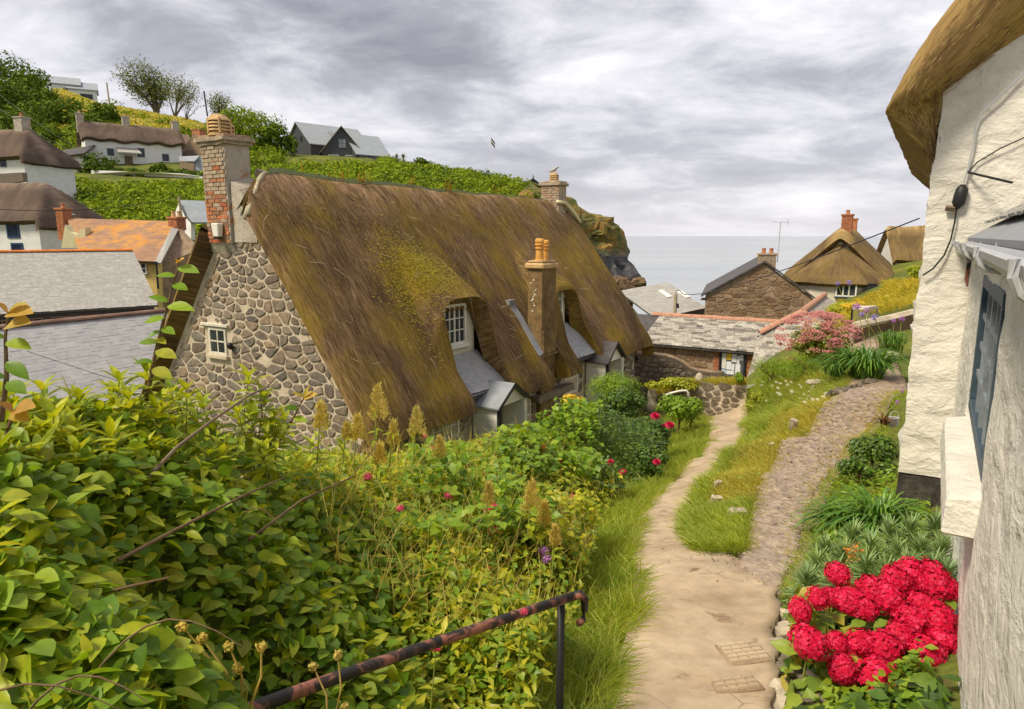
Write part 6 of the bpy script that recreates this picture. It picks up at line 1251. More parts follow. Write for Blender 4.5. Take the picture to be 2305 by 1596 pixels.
def leafmesh(name, T, P, t, up, S, mat, parent=None, kind='stuff', smooth=True):
    V0, F0 = T; P = np.asarray(P, float); n = len(P); x, y, z = frames(t, up); S = np.broadcast_to(np.asarray(S, float), (n,))[:, None, None]
    V = P[:, None, :] + S * (V0[None, :, 0:1] * x[:, None, :] + V0[None, :, 1:2] * y[:, None, :] + V0[None, :, 2:3] * z[:, None, :])
    Fq = (F0[None] + (np.arange(n) * len(V0))[:, None, None]).reshape(-1, 4)
    return put(name, np_mesh(name, V.reshape(-1, 3), Fq, mat, smooth), parent, kind)
def leafobjs(name, meshes, P, t, up, S, parent, limit=300):
    """nearest leaves as parts of their own; returns the mask of those left over"""
    P = np.asarray(P, float); o = np.argsort(np.linalg.norm(P, axis=1)); x, y, z = frames(t, up); S = np.broadcast_to(np.asarray(S, float), (len(P),)); base = wm(parent).inverted()
    for i in o[:limit]:
        ob = bpy.data.objects.new(name, meshes[random.randrange(len(meshes))]); COL.objects.link(ob); ob.parent = parent
        ob.matrix_basis = base @ basis(Vector(x[i]) * S[i], Vector(y[i]) * S[i], Vector(z[i]) * S[i], Vector(P[i]))
    keep = np.ones(len(P), bool); keep[o[:limit]] = False; return keep
def Tmesh(name, T, mat):
    me = np_mesh(name, T[0], T[1], mat, True); return me
def projn(P):
    P = np.asarray(P, float); c, s = math.cos(PITCH), math.sin(PITCH); d = P[:, 1] * c - P[:, 2] * s; u = P[:, 1] * s + P[:, 2] * c
    return CX + F * P[:, 0] / d, CY - F * u / d
def tree(name, label, base, branches, crowns, nleaf, size, mat='scrub_dark', group=None, bark='bark', r0=0.25):
    """branches: polylines in world; crowns: (centre, rx, ry, rz)"""
    t = thing(name, base, label, 'tree', group)
    w = MB(); 
    for k, b in enumerate(branches): n_ = len(b); w.tube(b, [r0 * (1 - 0.75 * i / (n_ - 1)) * (1 if k == 0 else 0.55) for i in range(n_)], 6, world=True)
    w.build('trunk', M[bark], t)
    P, N, S = [], [], []; tot = sum(c[1] * c[2] + c[1] * c[3] for c in crowns)
    for c, rx, ry, rz in crowns:
        k = int(nleaf * (rx * ry + rx * rz) / tot); subs = [(unit(rng.normal(0, 1, 3)) * rng.uniform(0.45, 0.95)) for _ in range(max(6, k // 45))]
        for i in range(k):
            s = subs[rng.integers(len(subs))]; d = unit(rng.normal(0, 1, 3)); q = s * 0.72 + d * 0.34 * rng.uniform(0.6, 1.05)
            P.append(np.array(c) + q * (rx, ry, rz)); N.append(d * 1.1 + (0, 0, 0.35))
    cards('crown', P, rng.uniform(0.6, 1.25, len(P)) * size, M[mat], t, None, np.array(N), 0.35); return t
# ------------------------------------------------------------------ hillside scrub and trees
BOX = [(118, 240, 410, 388, 92), (640, 270, 855, 352, 125), (-60, 235, 72, 396, 60), (95, 150, 205, 198, 150), (385, 290, 475, 388, 100), (-50, 395, 115, 600, 42), (385, 440, 480, 505, 46)]
def clearof(P, pad=0):
    px, py = projn(P); ok = np.ones(len(P), bool)
    for x0, y0, x1, y1, Y in BOX: ok &= ~((px > x0 - pad) & (px < x1 + pad) & (py > y0 - pad) & (py < y1 + 4) & (np.asarray(P)[:, 1] < Y + 3))
    return ok
az = rng.uniform(R(-41), R(6.0), 4200); Yb = np.exp(rng.uniform(math.log(52), math.log(138), 4200)); Xb = np.tan(az) * Yb; Zb = hf(Xb, Yb); C = np.stack([Xb, Yb, Zb], 1)
px, py = projn(C); gold = (px > 135) & (px < 470) & (py > 185) & (py < 300); C2 = C + (0, 0, 1.2)
ok = clearof(C2, 6) & (Zb > -3) & (px > -120) & ~(gold & (rng.random(len(C)) < 0.90)); C = C[ok]
for nm, mat, sel, lb_ in (('hill_scrub', 'scrub', lambda r: r < 0.72, 'bright green scrub covering the hillside behind the cottages'), ('dark_scrub', 'scrub_dark', lambda r: r >= 0.72, 'darker bushes mottled through the hillside scrub')):
    r_ = np.array([0.5 + 0.5 * noise.noise(Vector((c[0] * 0.06, c[1] * 0.05, 2))) + rng.normal(0, 0.18) for c in C]); Cs = C[sel(r_)]; P, N, S = [], [], []
    for c in Cs:
        rad = rng.uniform(0.7, 1.8) * (0.75 + c[1] / 300); k = 60; d = unit(rng.normal(0, 1, (k, 3))); d[:, 2] = np.abs(d[:, 2]); P.append(c + d * (rad, rad, rad * 0.75) * rng.uniform(0.75, 1.05, (k, 1))); N.append(d); S.append(np.full(k, 0.17 * (0.6 + c[1] / 150)))
    tag(cards(nm, np.vstack(P), np.concatenate(S) * rng.uniform(0.6, 1.3, len(P) * 60), M[mat], None, 'stuff', np.vstack(N) * 1.2, 0.4), lb_, 'scrub')
# golden grass of the upper slope
az = rng.uniform(R(-36), R(-20), 26000); Yg = rng.uniform(95, 142, 26000); Xg = np.tan(az) * Yg; Pg = np.stack([Xg, Yg, hf(Xg, Yg)], 1); px, py = projn(Pg); ok = (px > 120) & (px < 480) & (py > 180) & (py < 305) & clearof(Pg); Pg = Pg[ok]
tag(cards('golden_slope_grass', Pg + (0, 0, 0.15), rng.uniform(0.2, 0.5, len(Pg)), M['grass_dry'], None, 'stuff', np.array([0, -0.4, 0.8]), 0.5), 'dry golden grass on the upper slope below the windswept trees', 'grass')
def A_(px, py, Y): return np.array(at(px, py, Y))
dt = [(15, 165, 128, 5.5, 'tall dark tree at the top left corner of the hill'), (70, 195, 126, 5.0, 'dark tree just below the hilltop bungalows'), (118, 235, 120, 4.2, 'dark rounded tree under the golden slope edge'), (30, 235, 116, 6.0, 'broad dark tree above the upper thatched house'), (88, 275, 108, 5.0, 'dark tree crossed by the thin wires'), (150, 265, 110, 4.2, 'dark tree at the foot of the golden slope'), (195, 285, 106, 3.4, 'dark bushy tree above the long house chimney'), (28, 290, 100, 4.5, 'dense tree next to the pale chimney at left'), (110, 320, 98, 3.6, 'low dark tree left of the lean-to roof'), (232, 262, 112, 3.0, 'small dark tree beside the leaning lichened pole'), (-30, 220, 112, 6, 'dark tree cut by the left edge above the chimney')]
for px, py, Y, rr, lb_ in dt:
    c = A_(px, py, Y); g0 = np.array([c[0], c[1], float(hf(c[0], c[1]))]); br = [[Vector(g0), Vector(0.5 * (g0 + c)), Vector(c)], [Vector(0.5 * (g0 + c)), Vector(c + (rr * 0.5, 0, rr * 0.3))], [Vector(0.5 * (g0 + c)), Vector(c + (-rr * 0.5, 0, rr * 0.2))]]
    tree('dark_tree', lb_, g0, br, [(c, rr, rr, rr * 0.8), (c + (-rr * .4, 0, -rr * .6), rr * .7, rr * .7, rr * .6), (c + (rr * .5, 0, -rr * .7), rr * .6, rr * .6, rr * .6)], 3200, 0.27, 'scrub_dark', 'dark trees on the left of the hill')
def windtree(name, lb_, base, ends, Y, n, size, dense=1.0, r0=0.22, mat='tree_leaf'):
    b0 = A_(*base, Y); b0[2] = min(b0[2], float(hf(b0[0], b0[1]))) - 0.2; t = thing(name, Vector(b0), lb_, 'tree', 'windswept trees on the skyline'); w = MB(); P, N = [], []
    for ex, ey in ends:
        e_ = A_(ex, ey, Y + rng.normal(0, 1.5)); mid_ = b0 * 0.45 + e_ * 0.55 + np.array([0.25 * (b0[0] - e_[0]), 0, -0.10 * (e_[2] - b0[2])]) + rng.normal(0, 0.3, 3); pts = [b0, b0 * 0.72 + mid_ * 0.28 + (0, 0, 0.3), mid_, e_]
        w.tube([Vector(p) for p in pts], [r0, r0 * 0.6, r0 * 0.35, r0 * 0.12], 6, world=True)
        for i in range(int(n / len(ends))):
            f = rng.uniform(0.30, 1.0) ** 0.8; p = (mid_ * (1 - (f - 0.3) / 0.7) + e_ * (f - 0.3) / 0.7); P.append(p + rng.normal(0, 1, 3) * (0.75, 0.75, 0.55) * dense); N.append((-0.3, -0.2, 0.6))
    w.build('trunk', M['bark'], t); cards('crown', P, rng.uniform(0.6, 1.3, len(P)) * size, M[mat], t, None, np.array(N), 0.6, 0.4)
windtree('windswept_tree', 'largest windswept tree with wedge-shaped crown on the skyline', (352, 242), [(268, 168), (274, 152), (292, 140), (318, 140), (342, 152), (365, 168), (292, 182), (318, 168), (345, 178), (378, 186), (330, 195), (300, 200), (360, 200)], 127, 5200, 0.22, 1.05, 0.34)
windtree('windswept_tree', 'open-branched windswept tree right of the largest one', (392, 244), [(378, 178), (392, 172), (410, 172), (432, 182), (445, 195), (420, 195), (400, 200), (436, 212)], 125, 1900, 0.19, 0.75, 0.24)
windtree('windswept_tree', 'nearly bare windswept tree beside the dark post', (418, 258), [(425, 215), (440, 205), (450, 215), (448, 232), (430, 228)], 123, 110, 0.18, 0.5, 0.16)
windtree('windswept_tree', 'small flat-topped tree beside the dark post', (497, 250), [(470, 222), (485, 214), (500, 212), (512, 224), (492, 226)], 121, 1300, 0.2, 0.8, 0.2)
for px, py, Y, rx, rz, mat, lb_ in ((540, 268, 112, 4.5, 3.0, 'scrub', 'rounded green bush on the skyline left of the dark house'), (585, 285, 110, 4.8, 3.4, 'scrub', 'largest green bush beside the dark hilltop house'), (625, 308, 110, 3.2, 2.6, 'scrub_dark', 'darker bush touching the dark hilltop house'), (505, 285, 112, 4.0, 2.4, 'scrub_dark', 'dark bush above the brick chimney pot'), (948, 372, 104, 2.6, 1.4, 'scrub_dark', 'round dark bush right of the palms'), (975, 380, 103, 1.8, 0.9, 'scrub', 'low bush at the end of the hilltop garden'), (870, 368, 108, 2.5, 0.9, 'scrub', 'low bush in front of the palms')):
    c = A_(px, py, Y); g0 = np.array([c[0], c[1], float(hf(c[0], c[1]))])
    tree('hilltop_bush', lb_, g0, [[Vector(g0), Vector(c)]], [(c, rx, rx, rz), (c + (rx * .6, 0, -rz * .5), rx * .6, rx * .6, rz * .7), (c + (-rx * .6, 0, -rz * .4), rx * .6, rx * .6, rz * .7)], 2000, 0.22, mat, 'bushes on the skyline', r0=0.12)
for k, (px, lb_) in enumerate(((893, 'left one of two small palms on the skyline'), (908, 'right one of two small palms on the skyline'))):
    b0, b1 = at(px, 372, 108), at(px, 354, 108); t = thing('cabbage_palm', b0, lb_, 'palm', 'pair of palms'); w = MB(); w.tube([b0, b1], 0.09, 6, world=True); w.build('trunk', M['bark'], t)
    P0, P1, P2 = [], [], []
    for i in range(60): d = unit(rng.normal(0, 1, 3) + (0, 0, 0.4)); P0.append(b1); P1.append(np.array(b1) + d * 0.45); P2.append(np.array(b1) + d * 0.85 - (0, 0, 0.25))
    ribbons('crown', t, P0, P1, P2, [0.05] * 60, M['tree_leaf'], None)

for px, py, Y, rx, rz, lb_ in ((215, 372, 85, 3.2, 1.7, 'rounded dark hedge in front of the long white house, left end'), (150, 368, 86, 3.5, 1.5, 'dark hedge below the lean-to of the long white house'), (95, 362, 84, 3.2, 1.6, 'dark hedge between the two hillside houses'), (365, 384, 85.5, 1.6, 1.0, 'clipped dark bush by the right end of the long white house'), (300, 392, 84, 2.4, 0.8, 'low bush at the garden wall of the long white house'), (420, 395, 84, 2.4, 0.9, 'low bush under the pale blue garage')):
    c = A_(px, py, Y); g0 = np.array([c[0], c[1], float(hf(c[0], c[1]))]); tree('garden_hedge', lb_, g0, [[Vector(g0), Vector(c)]], [(c, rx, 1.6, rz), (c + (rx * .5, 0, -rz * .5), rx * .7, 1.5, rz * .8), (c + (-rx * .5, 0, -rz * .5), rx * .7, 1.5, rz * .8)], 1700, 0.20, 'scrub_dark', 'hedges around the long white house', r0=0.1)
# ------------------------------------------------------------------ the bank of plants in front (visible skin of the hedge)
VS = [(-200, 900, 2.2), (0, 905, 2.2), (150, 930, 2.4), (300, 905, 2.9), (450, 960, 3.4), (600, 1010, 4.2), (760, 1030, 5.0), (900, 1030, 5.8), (1050, 1000, 7.0), (1150, 975, 8.2), (1250, 930, 10.0), (1340, 915, 11.5), (1450, 950, 12.5), (1500, 1000, 11.5),
      (-200, 1300, 1.25), (0, 1300, 1.3), (300, 1400, 1.45), (300, 1596, 1.15), (-100, 1596, 1.0), (700, 1300, 2.6), (700, 1500, 2.25), (600, 1596, 2.05), (1000, 1150, 4.4), (1100, 1300, 3.6), (1200, 1400, 3.1), (1000, 1596, 2.45), (1250, 1596, 2.75), (1300, 1150, 5.9), (1400, 1080, 8.3), (1290, 1250, 4.6), (400, 1150, 2.2), (100, 1100, 1.75), (850, 1400, 2.85), (450, 1596, 1.75)]
vsp = [np.array(at(*v)) for v in VS]; vsp += [np.array((-6.0, 4.0, -1.6)), np.array((-6, 8, -4.2)), np.array((-3, 9, -4.4)), np.array((-8, 2, -1.3)), np.array((0, 9.5, -3.9)), np.array((1, 12.5, -4.4)), np.array((3, 16, -5.0)), np.array((-3, 0.4, -1.0)), np.array((0.2, 0.6, -1.4)), np.array((0.45, 3.9, -2.55)), np.array((0.8, 6.4, -3.1)), np.array((1.8, 9.0, -3.6)), np.array((3.0, 12, -4.2))]
HSf = rbf(vsp, 0.25)
def hit(px, py, y0=0.8, y1=16.0):
    v = np.array(ray(px, py)); Y = np.linspace(y0, y1, 400); P = v[None] * (Y / v[1])[:, None]; d = P[:, 2] - HSf(P[:, 0], P[:, 1]); k = int(np.argmax(d < 0)); k = k if d[k] < 0 and k > 3 else int(np.argmin(np.abs(Y - 7.5))); return P[k]
PLa = np.array(PL)
def edge_x(y): return np.interp(y, PLa[:, 1], PLa[:, 0])
def surf(n, az0, az1, Y0, Y1, bump=0.05, depth=0.10, inside=None):
    out = []
    while sum(len(o) for o in out) < n:
        m_ = n * 2; az = rng.uniform(R(az0), R(az1), m_); Y = np.exp(rng.uniform(math.log(Y0), math.log(Y1), m_)); X = np.tan(az) * Y
        z = HSf(X, Y); ok = X < edge_x(Y) - 0.30 - 0.02 * Y
        r_ = np.stack([X - CF.o.x, Y - CF.o.y], 1); t_ = r_ @ np.array(CF.d)[:2]; q_ = r_ @ np.array(CF.n)[:2]; ok &= ~((t_ > -0.25) & (q_ < 3.25))
        z = z + bump * np.array([noise.noise(Vector((x * 2.3, y * 2.3, 3))) * 1.6 + noise.noise(Vector((x * 6, y * 6, 8))) for x, y in zip(X, Y)]) - rng.exponential(depth, m_)
        P = np.stack([X, Y, z], 1)
        if inside is not None: ok &= inside(P)
        out.append(P[ok])
    return np.vstack(out)[:n]
def rdir(n, flat=0.6): 
    d = rng.normal(0, 1, (n, 3)); d[:, 2] = d[:, 2] * flat * 0.5 - 0.15; return unit(d)
def rup(n, s=0.45): return unit(rng.normal(0, s, (n, 3)) + (0, -0.25, 1.0))
# sheet added under the leaves, shade between them put into its green colour
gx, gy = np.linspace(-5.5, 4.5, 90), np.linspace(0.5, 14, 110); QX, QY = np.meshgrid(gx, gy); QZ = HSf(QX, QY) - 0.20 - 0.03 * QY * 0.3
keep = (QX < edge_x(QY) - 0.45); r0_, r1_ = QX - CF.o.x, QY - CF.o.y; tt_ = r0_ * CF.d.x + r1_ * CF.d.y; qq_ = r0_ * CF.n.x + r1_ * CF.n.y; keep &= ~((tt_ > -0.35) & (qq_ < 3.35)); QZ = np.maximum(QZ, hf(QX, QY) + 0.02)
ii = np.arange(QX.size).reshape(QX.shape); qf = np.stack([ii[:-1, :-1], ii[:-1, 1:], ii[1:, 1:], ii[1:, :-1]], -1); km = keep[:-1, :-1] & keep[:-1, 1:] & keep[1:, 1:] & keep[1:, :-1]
m = Mat('hedge_gap_shade', 0.95, 0.05); m.col(m.ramp(m.noise(9, 7, 0.7), [(0.35, (0.065, 0.090, 0.016)), (0.6, (0.14, 0.18, 0.03)), (0.75, (0.20, 0.18, 0.06))])); m.bump(m.noise(18, 6, 0.7), 1.0, 0.06)
tag(link('underlay', np_mesh('underlay', np.stack([QX.ravel(), QY.ravel(), QZ.ravel()], 1), qf[km], m.m, True), None), 'added dark undergrowth inside the hedge', 'underlay', kind='stuff')
# --- three broad-leaved shrubs nearest the camera
LT = [leafT(0.80, 0.10, 0.20, 5, 0.85), leafT(0.70, 0.16, 0.10, 5, 0.8), leafT(0.88, 0.06, 0.28, 5, 0.9)]; LM = [Tmesh('leaf', t, M['leaf_hedge']) for t in LT]
def px_of(P): return projn(P)
zones = [('broad_leaved_shrub', 'broad-leaved green shrub filling the bottom left corner', lambda x, y: (x < 380) & (y > 1130), 4200, (-46, -24, 0.85, 2.4)), ('broad_leaved_shrub', 'green shrub behind the rusty handrail at the bottom', lambda x, y: (x >= 380) & (x < 900) & (y > 1130), 5600, (-30, -6, 1.3, 4.2)), ('broad_leaved_shrub', 'leafy shrub in the middle of the left edge, below the slate roofs', lambda x, y: (x < 640) & (y <= 1130) & (y > 900), 5200, (-46, -17, 1.4, 5.0))]
for nm, lb_, fn, n, (a0, a1, Y0, Y1) in zones:
    P = surf(n, a0, a1, Y0, Y1, 0.06, 0.07, lambda P: fn(*px_of(P)))
    o = thing(nm, (float(P[:, 0].mean()), float(P[:, 1].mean()), H(float(P[:, 0].mean()), float(P[:, 1].mean()))), lb_, 'shrub', 'broad-leaved shrubs of the near hedge')
    t = rdir(n); u = rup(n); S = rng.uniform(0.034, 0.078, n); left = leafobjs('leaf', LM, P, t, u, S, o, 300)
    k = rng.integers(0, 3, n)
    for j_ in range(3):
        sl = left & (k == j_); leafmesh('leaves', LT[j_] if j_ < 2 else leafT(0.42, 0.18, 0.25, 4, 0.9), P[sl], t[sl], u[sl], S[sl] * (1.0 if j_ < 2 else 1.2), M['leaf_hedge'] if j_ < 2 else M['leaf_lime'], o)
    w = MB()
    for i in range(4):
        a = P[rng.integers(n)]; d = np.array([rng.uniform(0.12, 0.4), rng.uniform(-0.1, 0.25), rng.uniform(-0.05, 0.16)]) * (1 if rng.random() < 0.75 else -0.8); w.tube([Vector(a + d * f + np.array([0, 0, -0.05 + 0.10 * math.sin(f * 3)])) for f in (0, 0.14, 0.28, 0.42, 0.56, 0.7, 0.85, 1.0)], [0.0028, 0.0026, 0.0024, 0.0022, 0.002, 0.0017, 0.0013, 0.0008], 5, world=True)
    w.build('twigs', M['stem'], o, kind='stuff')
# --- lime shrub with whorls of lance leaves and two tall shoots
lsP = at(330, 1000, 3.0); ls = thing('lime_leaved_shrub', (lsP.x, lsP.y, H(lsP.x, lsP.y)), 'bright lime shrub of pointed leaves rising before the slate roofs', 'shrub')
LL_ = [leafT(0.32, 0.22, 0.25, 4, 0.9), leafT(0.27, 0.12, 0.38, 4, 0.85), leafT(0.36, 0.2, 0.12, 4, 0.9)]; LLM = [Tmesh('leaf', t, M['leaf_lime']) for t in LL_]
tips = [(268, 858, 2.7), (330, 838, 2.75), (290, 900, 2.6), (180, 905, 2.5), (95, 880, 2.4), (455, 905, 3.1), (560, 850, 3.3), (595, 895, 3.3), (535, 930, 3.2), (395, 960, 2.9), (225, 930, 2.5), (30, 890, 2.3), (120, 945, 2.2), (480, 975, 3.1), (640, 950, 3.6), (350, 920, 2.7), (420, 880, 2.9), (250, 985, 2.3), (600, 980, 3.4), (330, 1000, 2.5), (500, 1010, 3.0), (60, 990, 2.1), (175, 1020, 2.1), (700, 1000, 4.2), (560, 1030, 3.2), (770, 1010, 4.6), (690, 1050, 3.9)]
tips += [(random.uniform(-20, 640), random.uniform(880, 1030), 0) for _ in range(34)]; tips = [(a, b, c if c else 2.1 + a / 640 * 1.3 - (b - 950) * 0.004) for a, b, c in tips]
P, T_, U, S = [], [], [], []; w = MB()
for px, py, Y in tips:
    c = np.array(at(px, py, Y)); 
    w.tube([Vector(c + (rng.normal(0, .1), rng.normal(0, .1), -0.5)), Vector(c + (rng.normal(0, .03), 0, -0.22)), Vector(c)], [0.006, 0.004, 0.0025], 5, world=True)
    for lv in range(4):
        for k in range(5):
            a = 2 * math.pi * (k / 5 + lv * 0.13 + rng.normal(0, 0.03)); el = 0.95 - lv * 0.34 + rng.normal(0, 0.15); d = np.array([math.cos(a) * math.cos(el), math.sin(a) * math.cos(el), math.sin(el)]); P.append(c - (0, 0, lv * 0.035)); T_.append(d); U.append((-d[0] * 0.4, -d[1] * 0.4, 1.0)); S.append(rng.uniform(0.08, 0.135) * (0.75 + lv * 0.12))
P, T_, U, S = map(np.array, (P, T_, U, S)); left = leafobjs('leaf', LLM, P, T_, U, S, ls, 300); leafmesh('leaves', LL_[0], P[left], T_[left], U[left], S[left], M['leaf_lime'], ls); w.build('stems', M['stem_green'], ls, kind='stuff')
def shoot(lb_, pts, leaves, mat, leafset, tipmat=None):
    Q = [at(*p) for p in pts]; o = thing('tall_shoot', Q[0], lb_, 'shoot', 'tall shoots above the hedge'); w = MB(); w.tube(Q, [0.009 - 0.006 * i / (len(Q) - 1) for i in range(len(Q))], 6, world=True); w.build('stem', M['stem'], o)
    for px, py, ex, ey, Y in leaves:
        a, b = np.array(at(px, py, Y)), np.array(at(ex, ey, Y - 0.03)); d = b - a; L_ = np.linalg.norm(d); x, y, z = frames(d[None], np.array([[0.1, -0.55, 0.8]])); me = leafset[rng.integers(len(leafset))] if not (tipmat and py < tipmat) else RUST[rng.integers(2)]
        ob = bpy.data.objects.new('leaf', me); COL.objects.link(ob); ob.parent = o; ob.matrix_basis = wm(o).inverted() @ basis(Vector(x[0]) * L_, Vector(y[0]) * L_, Vector(z[0]) * L_, Vector(a))
RUST = [Tmesh('leaf', LT[1], M['leaf_rust']), Tmesh('leaf', LL_[0], M['leaf_rust'])]
LO = [Tmesh('leaf', leafT(0.5, 0.14, 0.22, 5, 0.9), M['leaf_mid']), Tmesh('leaf', leafT(0.58, 0.1, 0.16, 5, 0.9), M['leaf_hedge'])]
shoot('tallest green shoot with yellow leaves standing against the stone gable', [(330, 900, 2.75), (350, 795, 2.75), (370, 715, 2.75), (385, 660, 2.75), (398, 612, 2.75), (402, 590, 2.75)], [(400, 603, 445, 607, 2.74), (396, 622, 352, 615, 2.75), (388, 640, 420, 648, 2.74), (380, 680, 335, 662, 2.74), (376, 690, 432, 688, 2.72), (370, 715, 322, 722, 2.74), (362, 745, 330, 756, 2.74), (364, 738, 392, 748, 2.73), (356, 770, 312, 768, 2.74), (350, 790, 395, 800, 2.72), (345, 815, 300, 812, 2.73), (342, 830, 385, 845, 2.72), (400, 592, 412, 580, 2.75), (402, 592, 392, 580, 2.75), (350, 760, 372, 770, 2.75)], 'leaf', LO, 600)
shoot('rust-tipped shoot leaning at the left edge below the orange ridge', [(0, 960, 2.0), (15, 850, 2.0), (12, 760, 2.0), (18, 705, 2.0)], [(14, 735, 64, 722, 1.98), (13, 760, -30, 750, 2.0), (14, 770, 62, 775, 1.98), (14, 815, 60, 845, 1.97), (14, 850, -30, 840, 2.0), (15, 860, 55, 880, 1.98), (18, 706, 45, 672, 2.0), (18, 706, -5, 680, 2.0), (18, 706, 70, 700, 1.99)], 'leaf', LO, 745)
shoot('rust-tipped shoot above the broad leaves at the left edge', [(0, 1040, 1.9), (20, 960, 1.9), (30, 925, 1.9)], [(30, 925, 75, 912, 1.9), (30, 925, 0, 905, 1.9), (28, 930, 62, 945, 1.9), (22, 960, -20, 955, 1.9), (22, 965, 60, 985, 1.9)], 'leaf', LO, 940)
shoot('thin shoot with orange tip in front of the stone gable foot', [(600, 1040, 3.6), (650, 960, 3.6), (685, 895, 3.6)], [(685, 896, 660, 880, 3.6), (685, 896, 712, 886, 3.6), (685, 896, 690, 870, 3.6), (672, 920, 640, 915, 3.6), (660, 940, 690, 945, 3.6), (640, 975, 610, 970, 3.6)], 'leaf', LO, 905)
# bare arching branches
for lb_, pts, r_, mt in (('thick arching bare branch across the upper left of the hedge', [(225, 1112, 2.2), (300, 1072, 2.25), (330, 1078, 2.25), (400, 1005, 2.4), (480, 945, 2.55), (560, 890, 2.7), (600, 872, 2.8), (622, 848, 2.8)], 0.0085, 'wood'), ('long dark branch sloping up across the lower left leaves', [(20, 1392, 1.45), (160, 1352, 1.5), (300, 1318, 1.55), (380, 1300, 1.6)], 0.006, 'stem'), ('straight brown branch below the arching one', [(265, 1262, 1.75), (400, 1190, 1.9), (560, 1110, 2.2), (640, 1075, 2.5)], 0.006, 'stem'), ('dark forked twig between hedge and valerian', [(560, 1215, 2.4), (680, 1125, 2.8), (790, 1075, 3.4), (850, 1000, 4.2)], 0.006, 'stem'), ('pale bare twig standing in front of the slate roof', [(160, 900, 2.5), (150, 870, 2.5), (140, 845, 2.5)], 0.004, 'stem_pale')):
    w = MB(); w.tube([at(*p) for p in pts], [r_ * (1 - 0.6 * i / (len(pts) - 1)) for i in range(len(pts))], 6, world=True); tag(w.build('branch', M[mt]), lb_, 'branch', 'bare branches in the hedge')
# yellow-brown seed umbels low in the hedge
for lb_, stems in (('yellow seed umbels on thin stalks low in the hedge, left of the rail', [(410, 1410), (455, 1438), (420, 1462), (515, 1455), (535, 1505), (588, 1455)]), ('yellow seed umbels beside the lower end of the rail', [(775, 1590), (705, 1500), (760, 1475)])):
    root = at(545, 1640, 1.55) if stems[0][0] < 700 else at(740, 1680, 1.7); o = thing('seed_umbel', root, lb_, 'seed heads')
    for px, py in stems:
        e_ = at(px, py, 1.55 if stems[0][0] < 700 else 1.75); w = MB(); w.tube([root, root * 0.4 + e_ * 0.6 + Vector((0.02, 0, 0.01)), e_], [0.004, 0.003, 0.002], 5, world=True); st = w.build('stalk', M['seed'], o); d = unit(rng.normal(0, 1, (60, 3))); cards('head', np.array(e_) + d * 0.011 * rng.uniform(0.5, 1.3, (60, 1)), 0.006, M['seed'], st, None, d, 0.3)
# --- wild herbs across the middle of the bank: past counting
P = surf(24000, -34, 14, 1.9, 9.0, 0.09, 0.08, lambda P: (lambda x, y: ((x > 640) | (y > 1010)) & ~((x < 640) & (y <= 1130)) & ~((x < 900) & (y > 1130)))(*px_of(P))); n = len(P)
k = rng.random(n)
tag(leafmesh('wild_herbs', leafT(0.45, 0.15, 0.25, 2), P[k < .62], rdir((k < .62).sum(), 1.2), rup((k < .62).sum(), 0.6), rng.uniform(0.035, 0.085, (k < .62).sum()), M['leaf_wild']), 'tangle of yellow-green wild herbs between hedge and path', 'herbs')
tag(leafmesh('wild_herbs', leafT(0.75, 0.12, 0.2, 2), P[k >= .62], rdir((k >= .62).sum()), rup((k >= .62).sum()), rng.uniform(0.03, 0.065, (k >= .62).sum()), M['leaf_mid']), 'rounder green leaves mixed through the wild herbs', 'herbs')
# thin stalks through them
Q = surf(1500, -16, 15, 3.0, 9.0, 0.06, 0.05); n = len(Q); dr = unit(rng.normal(0, 0.5, (n, 3)) + (0.15, 0, 1)); L_ = rng.uniform(0.08, 0.28, n)[:, None]
tag(ribbons('herb_stalks', None, Q - dr * 0.1, Q + dr * L_ * 0.5, Q + dr * L_ + rng.normal(0, 0.02, (n, 3)), rng.uniform(0.0012, 0.0028, n), M['seed'], 'stuff', np.array([0, -1.0, 0.2])), 'thin straw-coloured stalks standing in the wild herbs', 'stalks')
# --- the far part of the bank: fig-like and rose foliage
for nm, lb_, (a0, a1, Y0, Y1), reg, n, mat, T0, (s0, s1) in (
        ('fig_bush', 'lobed-leaved green bush in front of the lead-roofed porch', (-3, 9, 6.0, 12), lambda x, y: (x > 1120) & (x < 1350) & (y > 880) & (y < 1075), 3600, 'leaf_mid', leafT(0.95, 0.08, 0.2, 2), (0.06, 0.12)),
        ('leafy_bush', 'lush mid-green bush in the middle of the bank above the handrail', (-9, 5, 3.6, 8), lambda x, y: (x > 900) & (x < 1240) & (y > 1010) & (y < 1210), 2600, 'leaf_mid', leafT(0.7, 0.1, 0.2, 3), (0.05, 0.10)),
        ('leafy_bush', 'pale leafy bush between the middle of the bank and the verge grass', (0, 10, 4.2, 9), lambda x, y: (x > 1180) & (x < 1400) & (y > 1060) & (y < 1230), 1900, 'leaf_wild', leafT(0.6, 0.1, 0.2, 3), (0.05, 0.09)),
        ('rose_bush', 'dark rose bush with crimson roses at the end of the hedge', (4, 13, 6.5, 12.5), lambda x, y: (x > 1330) & (x < 1500) & (y > 930) & (y < 1110), 3000, 'leaf_dark', leafT(0.6, 0.1, 0.15, 2), (0.04, 0.08))):
    P = surf(n, a0, a1, Y0, Y1, 0.16, 0.16, lambda P: reg(*px_of(P))); o = thing(nm, (float(P[:, 0].mean()), float(P[:, 1].mean()), H(float(P[:, 0].mean()), float(P[:, 1].mean()))), lb_, 'bush'); P = P + (0, 0, 0.06)
    t, u, S = rdir(n), rup(n), rng.uniform(s0, s1, n); left = leafobjs('leaf', [Tmesh('leaf', T0, M[mat])], P, t, u, S, o, 220); leafmesh('leaves', T0, P[left], t[left], u[left], S[left], M[mat], o)
    if nm == 'rose_bush': rosebush = o
